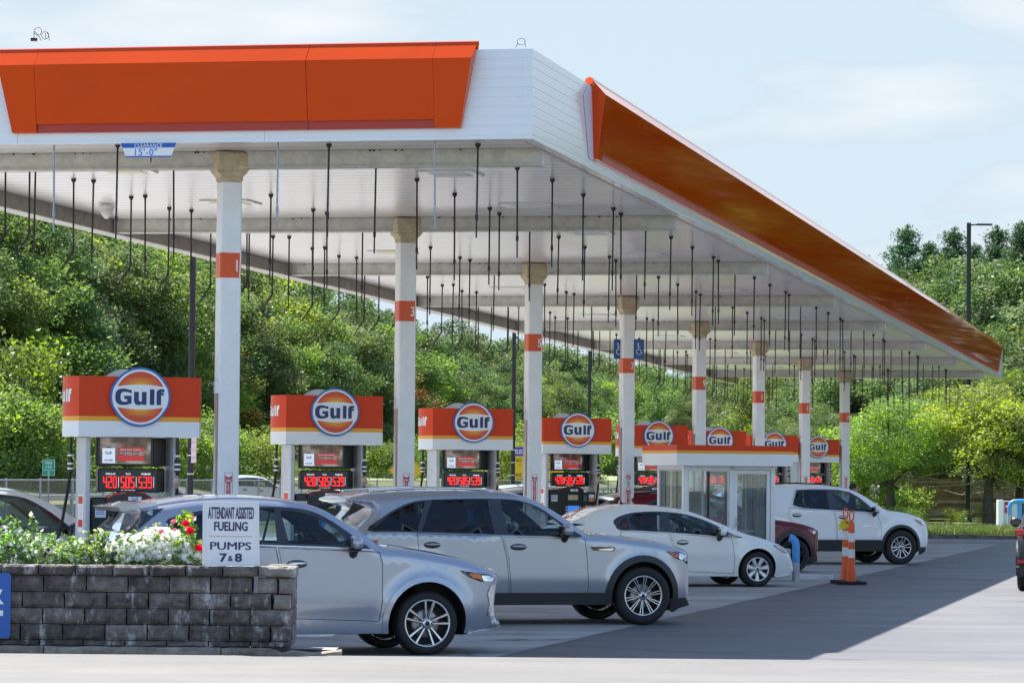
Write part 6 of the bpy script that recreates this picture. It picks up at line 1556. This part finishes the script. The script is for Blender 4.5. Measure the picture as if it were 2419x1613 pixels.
#==PART5==
# ------------------------------------------------------------------ trees
L_a = leafmat('foliage_mid', (.105, .165, .05), .40, .02, .25, .5); L_b = leafmat('foliage_deep', (.062, .112, .040), .36, .02, .25, .5); L_c = leafmat('foliage_light', (.140, .205, .06), .42, .02, .25, .5)
L_y = leafmat('foliage_yellow', (.20, .31, .05), .46, .03, .2, .5); L_p = leafmat('foliage_pine', (.075, .15, .07), .3, .02, .2, .5); L_o = leafmat('foliage_orange', (.45, .20, .05), .4, .04, .2, .5)
L_s = leafmat('foliage_silver', (.16, .215, .10), .38, .02, .25, .4)
M_bark = mat('bark', (.10, .08, .065), .9, noise=(6, .5)); M_twig = mat('dead_twig', (.40, .36, .32), .9)
def crown(rs, rx, rz, zc, nl, per, lsz, mats, lobe=.26, bottom=.25, up=.35, spread=1.0):
    """leaf clumps on the shells of many lobes set through an ellipsoid"""
    cs = []
    while len(cs) < nl:
        p = rs.uniform(-1, 1, 3); r = np.linalg.norm(p)
        if .45 < r < 1.0 and p[2] > -1 + bottom: cs.append(p * (1 + rs.uniform(-.14, .10)))
    cs = np.array(cs) * [rx, rx, rz]; V = []; F = []; MI = []; k = 0
    for i, c in enumerate(cs):
        R_ = rx * lobe * rs.uniform(.6, 1.35); n = int(per * (R_ / (rx * lobe)) ** 2)
        d = rs.normal(size=(n, 3)); d /= np.linalg.norm(d, axis=1)[:, None]; d[:, 2] = d[:, 2] * .8 + .12
        rad = R_ * rs.uniform(.55, 1.12, n)[:, None]; P_ = c + d * rad * [1, 1, .8] * spread
        # small sprays
        P_ = P_ + rs.normal(size=(n, 3)) * lsz * .6
        v, f = leaves(P_ + [0, 0, zc], lsz, rs, up, .62); V.append(v); F.append(f + k); k += len(v)
        w_ = mats[1][rs.choice(len(mats[1]))]; m = np.full(n, w_); s = rs.rand(n) < .22; m[s] = rs.choice(len(mats[0]), s.sum()); MI.append(m)
    return np.concatenate(V), np.concatenate(F), np.concatenate(MI), cs
PROTO = {}
def tree_proto(key, seed, rx, rz, zc, nl, per, lsz, mats, weights, trunk_r, trunk_h, name='leafy_tree', limbs=6, lobe=.22, bottom=.18, dead=0):
    rs = np.random.RandomState(seed); t = thing(name, 'x', 'tree', (0, 0, -50)); WM[t.name] = Matrix.Identity(4)
    V, F, MI, cs = crown(rs, rx, rz, zc, nl, per, lsz, (mats, weights), lobe, bottom)
    fastmesh('crown', V, F, MI, mats, t)
    b = MB(); b.tube([(0, 0, -.3), (.05, .03, trunk_h * .5), (0, .05, trunk_h)], [trunk_r * 1.25, trunk_r, trunk_r * .7], M_bark, 10)
    for i in range(limbs):
        c = cs[rs.randint(len(cs))]; e = (c[0] * .9, c[1] * .9, zc + c[2] * .9); s_ = trunk_h * rs.uniform(.75, 1)
        b.tube([(0, 0, s_), (e[0] * .4, e[1] * .4, s_ + (e[2] - s_) * .55), e], [trunk_r * .5, trunk_r * .3, trunk_r * .1], M_bark, 6)
    for i in range(dead):
        a = rs.uniform(0, 6.28); z = trunk_h * rs.uniform(.9, 1.6); l = rx * rs.uniform(.8, 1.25); p0 = np.array([0, 0, z]); pts = [p0]
        for j in range(4): p0 = p0 + np.array([cos(a) * l / 4, sin(a) * l / 4, rs.uniform(-.25, .25)]); pts.append(p0)
        b.tube(pts, [.025, .02, .015, .01, .006], M_twig, 5)
        for j in range(1, 4):
            q = pts[j]; b.tube([q, q + [rs.uniform(-.4, .4), rs.uniform(-.4, .4), rs.uniform(-.2, .4)]], [.01, .004], M_twig, 4)
    b.build('trunk', t); PROTO[key] = (t, zc + rz, rx); return t
tree_proto('wa', 1, 5.6, 8.2, 9.2, 105, 300, .24, [L_a, L_b, L_c], [0, 0, 1, 2], .22, 5, limbs=8)
tree_proto('wb', 2, 5.0, 7.6, 9.2, 105, 330, .24, [L_b, L_a, L_s], [0, 0, 1, 2], .22, 5, limbs=8)
tree_proto('wc', 3, 5.2, 7.0, 8.4, 105, 330, .24, [L_c, L_a, L_y], [0, 0, 1, 1, 1, 2], .2, 4, limbs=8)
tree_proto('wd', 4, 4.6, 8.2, 9.8, 105, 300, .24, [L_a, L_s, L_b], [0, 1, 2], .2, 5, limbs=8)
tree_proto('we', 5, 4.8, 7.0, 8.5, 105, 300, .24, [L_a, L_o, L_c], [0, 0, 0, 2, 1], .2, 4)
tree_proto('sh', 6, 2.6, 2.4, 2.4, 50, 260, .19, [L_y, L_c, L_a], [0, 1, 1, 2], .08, 1.5, name='round_shrub', limbs=3, lobe=.34, bottom=.0)
tree_proto('la', 7, 2.5, 2.45, 3.65, 84, 330, .105, [L_y, L_c, L_a], [0, 0, 1, 2], .17, 1.9, name='small_tree', lobe=.24, bottom=.04, dead=5)
tree_proto('lb', 8, 2.5, 2.7, 3.95, 84, 330, .105, [L_c, L_y, L_a], [0, 0, 1, 1, 2], .15, 1.8, name='small_tree', lobe=.24, bottom=.04, dead=4)
tree_proto('oa', 9, 5.2, 6.8, 8.2, 80, 420, .20, [L_b, L_a, L_s], [0, 0, 1, 2], .25, 4, lobe=.22)
tree_proto('ob', 10, 4.6, 6.4, 7.8, 76, 420, .20, [L_a, L_b, L_s], [0, 1, 2, 2], .25, 4, lobe=.22)
tree_proto('bu', 12, .8, .75, .8, 24, 90, .07, [L_c, L_y, L_a], [0, 1, 2], .03, .5, name='bush', limbs=3, lobe=.4, bottom=0)
def pine(key, seed, H, R_):
    rs = np.random.RandomState(seed); t = thing('pine_tree', 'x', 'tree', (0, 0, -50)); WM[t.name] = Matrix.Identity(4)
    b = MB(); b.tube([(0, 0, -.3), (.1, 0, H * .5), (0, .1, H)], [.26, .16, .03], M_bark, 8); cen = []
    z = H * .10
    while z < H * .985:
        k = 1 - z / H; nb = rs.randint(4, 7); a0 = rs.uniform(0, 6.28)
        for i in range(nb):
            a = a0 + i * 6.28 / nb + rs.uniform(-.4, .4); l = R_ * (k ** .95) * rs.uniform(.35, 1.3) + .15; rise = l * rs.uniform(.2, .65); n = max(6, int(l * 9))
            e = np.array([cos(a) * l, sin(a) * l, rise]); b.tube([(0, 0, z), tuple(np.array([0, 0, z]) + e * [.6, .6, .45]), tuple(np.array([0, 0, z]) + e)], [.05 * k + .015, .03 * k + .01, .008], M_bark, 5)
            for j in range(n):
                u = .3 + .7 * (j + rs.rand()) / n; c = np.array([0, 0, z]) + e * [u, u, u ** 1.5]
                q = c + rs.normal(size=(16, 3)) * [.17, .17, .12] + [0, 0, .08]; cen.append(q)
        z += H * rs.uniform(.022, .038)
    for j in range(14): cen.append(np.array([0, .1, H * (.93 + .005 * j)]) + rs.normal(size=(10, 3)) * [.07, .07, .1])
    cen = np.concatenate(cen); V, F = leaves(cen, .19, rs, .2, .34); fastmesh('crown', V, F, rs.choice(2, len(cen), p=[.8, .2]), [L_p, L_b], t); b.build('trunk', t); PROTO[key] = (t, H + .2, R_)
pine('pa', 21, 16, 6.2); pine('pb', 22, 16, 5.2); pine('pc', 23, 16, 7.0)
used = set()
def tree(key, x, y, h, label, group=None, wf=1.0, z=0, cat='tree'):
    p, H, R_ = PROTO[key]; k = h / H; c = p if key not in used else copy_tree(p); used.add(key)
    c.location = (x, y, z); c.rotation_euler = (0, 0, random.uniform(0, 6.28)); c.scale = (k * wf, k * wf, k); c['label'] = label; c['category'] = cat
    if group: c['group'] = group
    elif 'group' in c: del c['group']
    return c
def tpx(key, xD, topD, Y, label, wf=1.0, group=None, zb=0, cat='tree'):
    x = (xD - 1176) * Y / 8000; h = EYE + (1083 + .009 * (xD - 1176) - topD) * Y / 8000 - zb
    return tree(key, x, Y, h, label, group, wf, zb, cat)
rt = random.Random(5); WL = 'leafy tree in the dense green woods beyond the highway'; G_ = 'woods beyond the highway'
s = 0.0
for row in range(3):
    s = -30 + row * 3
    while s < 560:
        k = s / 480; Y = 224 + s + row * 13; X = -33 + (s) * .1527 - row * 3.5 + rt.uniform(-1.5, 1.5)
        h = (18.0 + (2.2 if s < 40 else (1.0 if s < 90 else 0)) + (0.8 * math.sin(s * .06)) + rt.uniform(-1.8, 1.4)) + row * 1.6 - (3.0 if row == 0 else 0) - (1.2 if 150 < s < 200 else 0)
        key = rt.choice(['wa', 'wb', 'wc', 'wd', 'wa', 'wb', 'wd'] + (['we'] if row == 0 else []))
        tree(key, X, Y, h, WL, G_, rt.uniform(.95, 1.3)); s += rt.uniform(4.5, 7.5) * (1 + .5 * row)
# left fill beyond the frame edge and behind
for X, Y, h in ((-46, 232, 19), (-40, 205, 18), (-52, 215, 19), (-44, 250, 20), (-36, 262, 21), (-58, 240, 20)): tree(rt.choice(['wa', 'wb', 'wd']), X, Y, h, WL, G_, 1.2)
for i, (xD, top, Y) in enumerate(((15, 790, 196), (70, 930, 188), (-30, 900, 186), (150, 960, 200), (430, 985, 215), (470, 960, 232), (600, 1000, 240), (760, 1010, 255), (250, 1005, 206), (900, 1020, 290), (1180, 1015, 300), (1240, 980, 330), (1320, 1010, 350), (690, 960, 262), (1010, 1000, 310), (1400, 960, 400))):
    tpx('sh', xD, top, Y, ['bright yellow-green round tree at the left edge below the darker woods', 'bright green shrub in front of the woods left of the first pump', 'green shrub at the far left edge in front of the woods'][i] if i < 3 else 'light green shrub at the foot of the woods beyond the highway', 1.0 if i else .8, None if i < 3 else 'shrubs at the foot of the woods', cat='shrub')
# middle distance under the far end of the canopy
GM = 'trees seen under the far end of the canopy'
for xD, top, Y, key in ((1450, 850, 560, 'wd'), (1510, 835, 520, 'wc'), (1570, 850, 480, 'wa'), (1630, 835, 420, 'wb'), (1690, 845, 400, 'wd'), (1740, 850, 330, 'wb'), (1600, 900, 360, 'wd'), (1670, 930, 330, 'wd'), (1720, 925, 320, 'wc'),
                        (1800, 830, 205, 'wc'), (1850, 860, 190, 'ob'), (1890, 820, 185, 'oa'), (1940, 800, 180, 'oa'), (1990, 780, 178, 'oa'), (1910, 930, 165, 'ob'), (1830, 960, 170, 'ob'), (1760, 900, 240, 'wc'), (1860, 780, 230, 'wa'), (1960, 760, 215, 'wb'), (1780, 800, 260, 'wb')):
    tpx(key, xD, top, Y, 'green tree beyond the far pumps, seen below the end of the canopy', 1.15, GM)
pl_ = [(2082, 506, 226, 'pa', 'tall feathery pine, leftmost of the group rising over the canopy end'), (2035, 620, 236, 'pb', 'lower pine half hidden behind the orange fascia'), (2135, 548, 232, 'pb', 'pine just right of the tallest left pine'), (2190, 512, 222, 'pa', 'narrow-topped pine left of the tall lamp post'),
       (2240, 552, 228, 'pb', 'pine directly behind the tall lamp post'), (2292, 508, 224, 'pa', 'slim dark pine right of the tall lamp post'), (2345, 500, 220, 'pb', 'pine at the top right edge of the photo'), (2400, 515, 226, 'pa', 'pine beyond the right edge behind the others'), (1975, 575, 330, 'pb', 'distant small pine top peeping over the white fascia')]
for xD, top, Y, key, lb in pl_: tpx(key, xD, top, Y, lb, 1.0)
for xD, top, Y, key in ((2060, 590, 231, 'pc'), (2110, 600, 227, 'pb'), (2165, 575, 230, 'pc'), (2215, 590, 224, 'pb'), (2265, 580, 226, 'pc'), (2320, 560, 222, 'pb'), (2370, 545, 224, 'pc'), (2030, 680, 228, 'pc')):
    tpx(key, xD, top, Y, 'lower pine filling the gap between the tall pines on the right', 1.1, 'pines on the right')
for xD, top, Y, key in ((2150, 660, 182, 'ob'), (2200, 640, 186, 'oa'), (2250, 650, 178, 'ob'), (2300, 600, 180, 'oa'), (2350, 590, 176, 'oa'), (2400, 570, 180, 'oa'), (2040, 760, 184, 'oa'), (2100, 740, 188, 'oa'), (2080, 640, 205, 'wb'), (2150, 600, 208, 'wa'), (2230, 590, 210, 'wb'), (2450, 600, 180, 'ob'), (2290, 780, 165, 'ob'), (2360, 740, 162, 'oa'), (2180, 800, 168, 'ob')):
    tpx(key, xD, top, Y, 'broad leafy oak below the pines on the right', 1.25, 'broad leafy trees below the pines')
for i, (xD, top, Y, key, wf_) in enumerate(((2045, 900, 137.5, 'la', 1.3), (2130, 925, 146, 'lb', 1.3), (2205, 895, 147, 'lb', 1.35), (2275, 868, 137, 'la', 1.3), (2345, 850, 140, 'lb', 1.35), (1985, 965, 141, 'la', 1.3), (2400, 860, 138, 'la', 1.3))):
    tpx(key, xD, top, Y, ['bright green small tree with a bare trunk beside the white SUV', 'small bright tree between the two bare trunks, behind dead twigs', 'small bright tree in front of the middle of the wooden fence', 'tall bright green tree left of the air machine', 'bright tree at the right edge above the air machine', 'low bright green tree just right of column 15', 'bright tree mostly beyond the right edge'][i], wf_, zb=.1)
for i, (xD, top, Y) in enumerate(((2085, 1140, 137), (2185, 1165, 138), (2100, 1165, 133), (2260, 1160, 138), (2310, 1150, 139), (2060, 1160, 136), (2215, 1170, 140), (2020, 1120, 139), (1995, 1110, 141), (2085, 1110, 142))):
    tpx('bu', xD, top, Y, 'small green bush at the foot of the wooden fence', 1.3, 'bushes along the wooden fence', .1, 'bush')
for i in range(13):  # unseen tree row, added and raised to reflect in the orange side panels
    x_ = 32.5 + i * 5.0; tree(['wc', 'wa', 'wc', 'we'][i % 4], x_ + rt.uniform(-1, 1), 166 - .5 * (x_ - 26) + rt.uniform(-4, 4), 19 + rt.uniform(-2.5, 2.5), 'unseen leafy tree added right of the forecourt for the fascia reflection', 'unseen trees mirrored in the fascia', 1.25)

# ------------------------------------------------------------------ people
def person(name, label, loc, rz, pose, shirt, trousers, hair=(.02, .013, .01), skin=(.42, .24, .16), sit=False, s=1.0, glasses=False, cap=None):
    """skinned body; joints in metres, facing +x"""
    t = thing(name, label, 'person', loc, rz); X = WM[t.name]
    J = dict(pelvis=(0, 0, .95), spine=(.01, 0, 1.15), chest=(0, 0, 1.36), neck=(.0, 0, 1.51), head0=(.02, 0, 1.59), shL=(0, .17, 1.43), shR=(0, -.17, 1.43), elL=(-.02, .23, 1.15), elR=(-.02, -.23, 1.15), wrL=(.05, .24, .91), wrR=(.05, -.24, .91),
             hipL=(0, .09, .92), hipR=(0, -.09, .92), knL=(.02, .10, .50), knR=(.02, -.10, .50), anL=(-.01, .10, .08), anR=(-.01, -.10, .08), toL=(.16, .11, .04), toR=(.16, -.11, .04)); J.update(pose)
    R0 = dict(pelvis=.15, spine=.135, chest=.155, neck=.055, head0=.055, shL=.07, shR=.07, elL=.045, elR=.045, wrL=.03, wrR=.03, hipL=.095, hipR=.095, knL=.06, knR=.06, anL=.042, anR=.042, toL=.04, toR=.04)
    E = [('pelvis', 'spine'), ('spine', 'chest'), ('chest', 'neck'), ('neck', 'head0'), ('chest', 'shL'), ('chest', 'shR'), ('shL', 'elL'), ('shR', 'elR'), ('elL', 'wrL'), ('elR', 'wrR'), ('pelvis', 'hipL'), ('pelvis', 'hipR'), ('hipL', 'knL'), ('hipR', 'knR'), ('knL', 'anL'), ('knR', 'anR'), ('anL', 'toL'), ('anR', 'toR')]
    names = list(J); V = [J[n] for n in names]; R1 = [R0[n] for n in names]; ED = [(names.index(a), names.index(c)) for a, c in E]
    for side, sg in (('L', 1), ('R', -1)):
        w_ = Vector(J['wr' + side]); e_ = Vector(J['el' + side]); d = (w_ - e_).normalized(); palm = w_ + d * .055
        V.append(tuple(palm)); R1.append(.026); pi_ = len(V) - 1; ED.append((names.index('wr' + side), pi_)); o = d.orthogonal().normalized(); o2 = d.cross(o)
        for k, (off, ln) in enumerate(((-.026, .075), (-.009, .085), (.009, .08), (.026, .065))):
            a = palm + d * .035 + o * off; V.append(tuple(a)); R1.append(.009); V.append(tuple(a + d * ln * .55)); R1.append(.0085); V.append(tuple(a + d * ln * .9 + o2 * .02)); R1.append(.008); n_ = len(V); ED += [(pi_, n_ - 3), (n_ - 3, n_ - 2), (n_ - 2, n_ - 1)]
        a = w_ + d * .03 - o * .03; V.append(tuple(a)); R1.append(.011); V.append(tuple(a + d * .045 - o * .018)); R1.append(.009); n_ = len(V); ED += [(names.index('wr' + side), n_ - 2), (n_ - 2, n_ - 1)]
    me = bpy.data.meshes.new('body'); me.from_pydata(V, ED, []); o = bpy.data.objects.new('body', me); link(o, t)
    ms = mat(name + '_skin', skin, .5); mh = mat(name + '_hair', hair, .6); mshirt = mat(name + '_shirt', shirt, .8); mtr = mat(name + '_trousers', trousers, .8)
    bm = bmesh.new(); bm.from_mesh(me); ly = bm.verts.layers.skin.verify(); bm.verts.ensure_lookup_table()
    for i, v in enumerate(bm.verts): v[ly].radius = (R1[i], R1[i]); v[ly].use_root = (i == 0)
    bm.to_mesh(me); bm.free()
    md_ = o.modifiers.new('skin', 'SKIN'); md_.use_smooth_shade = True; sb_ = o.modifiers.new('sub', 'SUBSURF'); sb_.levels = 1; sb_.render_levels = 1
    dg = bpy.context.evaluated_depsgraph_get(); ev = o.evaluated_get(dg); nm = bpy.data.meshes.new_from_object(ev); o.modifiers.clear(); o.data = nm
    for m in (ms, mshirt, mtr): nm.materials.append(m)
    hz = J['pelvis'][2]
    for p in nm.polygons:
        c = p.center; p.use_smooth = True
        arm = min((Vector(J['wrL']) - c).length, (Vector(J['wrR']) - c).length) < .22
        p.material_index = 0 if (arm or c.z > J['neck'][2] - .01) else (1 if c.z > hz + .02 or (sit and abs((c - Vector(J['chest'])).length) < .35) else 2)
    hc_ = Vector(J['head0']) + Vector((.015, 0, .10))
    b = MB(); b.X = X @ Matrix.Translation(hc_)
    b.ball((0, 0, 0), (.098, .078, .118), ms, 20); b.ball((.03, 0, -.055), (.062, .055, .062), ms, 14); b.ball((.100, 0, -.015), (.020, .014, .026), ms, 8)
    for sg in (-1, 1): b.ball((.0, sg * .078, -.01), (.022, .012, .032), ms, 8); b.ball((.086, sg * .032, .012), (.014, .016, .010), mat('eye_white', (.7, .7, .7), .3), 8); b.ball((.097, sg * .032, .012), (.005, .007, .007), mh, 6)
    b.box((.080, -.026, -.068), (.096, .026, -.060), mat('lips', (.35, .12, .10), .5)); b.build('head', t)
    b = MB(); b.X = X @ Matrix.Translation(hc_); b.ball((-.018, 0, .030), (.106, .088, .108), mh, 18); b.build('hair', t)
    if glasses:
        b = MB(); b.X = X @ Matrix.Translation(hc_)
        for sg in (-1, 1): b.ball((.098, sg * .033, .012), (.008, .027, .018), mat('lens_blue', (.02, .05, .35), .1, coat=1), 10); b.tube([(.095, sg * .06, .014), (.0, sg * .082, .012)], .004, M_black, 5)
        b.build('sunglasses', t)
    if cap:
        b = MB(); b.X = X @ Matrix.Translation(hc_); mc = mat(name + '_cap', cap, .7); b.ball((-.005, 0, .06), (.108, .09, .075), mc, 16); b.box((.06, -.06, .055), (.17, .06, .066), mc, bev=.004); b.build('cap', t)
    return t
pp_ = atY(2014, 1150, 82.5)
person('person', 'dark-haired person in sunglasses and a black shirt standing behind the white SUV roof', (pp_.x, 82.5, .0), radians(-15), {}, (.02, .02, .025), (.03, .035, .06), glasses=True)
sp = X6 @ Vector((S6['seat'] + .02, .37, 0)); zz_ = S6['seatz'] + .12
person('person', 'dark-haired driver in a dark shirt sitting in the pearl white SUV', (sp.x, sp.y, 0), TH, dict(pelvis=(-.12, 0, zz_), spine=(-.16, 0, zz_ + .2), chest=(-.20, 0, zz_ + .40), neck=(-.19, 0, zz_ + .55), head0=(-.16, 0, zz_ + .60), shL=(-.19, .16, zz_ + .46), shR=(-.19, -.16, zz_ + .46), elL=(-.0, .22, zz_ + .22), elR=(-.0, -.22, zz_ + .22), wrL=(.26, .15, zz_ + .30), wrR=(.26, -.15, zz_ + .30),
       hipL=(-.10, .09, zz_), hipR=(-.10, -.09, zz_), knL=(.32, .10, zz_ + .05), knR=(.32, -.10, zz_ + .05), anL=(.45, .10, zz_ - .35), anR=(.45, -.10, zz_ - .35), toL=(.58, .11, zz_ - .37), toR=(.58, -.11, zz_ - .37)), (.03, .03, .035), (.03, .03, .04), sit=True, skin=(.20, .12, .08))
for k_, (t_, _, _) in PROTO.items():
    if k_ not in used:
        for ch in list(t_.children): bpy.data.objects.remove(ch)
        bpy.data.objects.remove(t_)
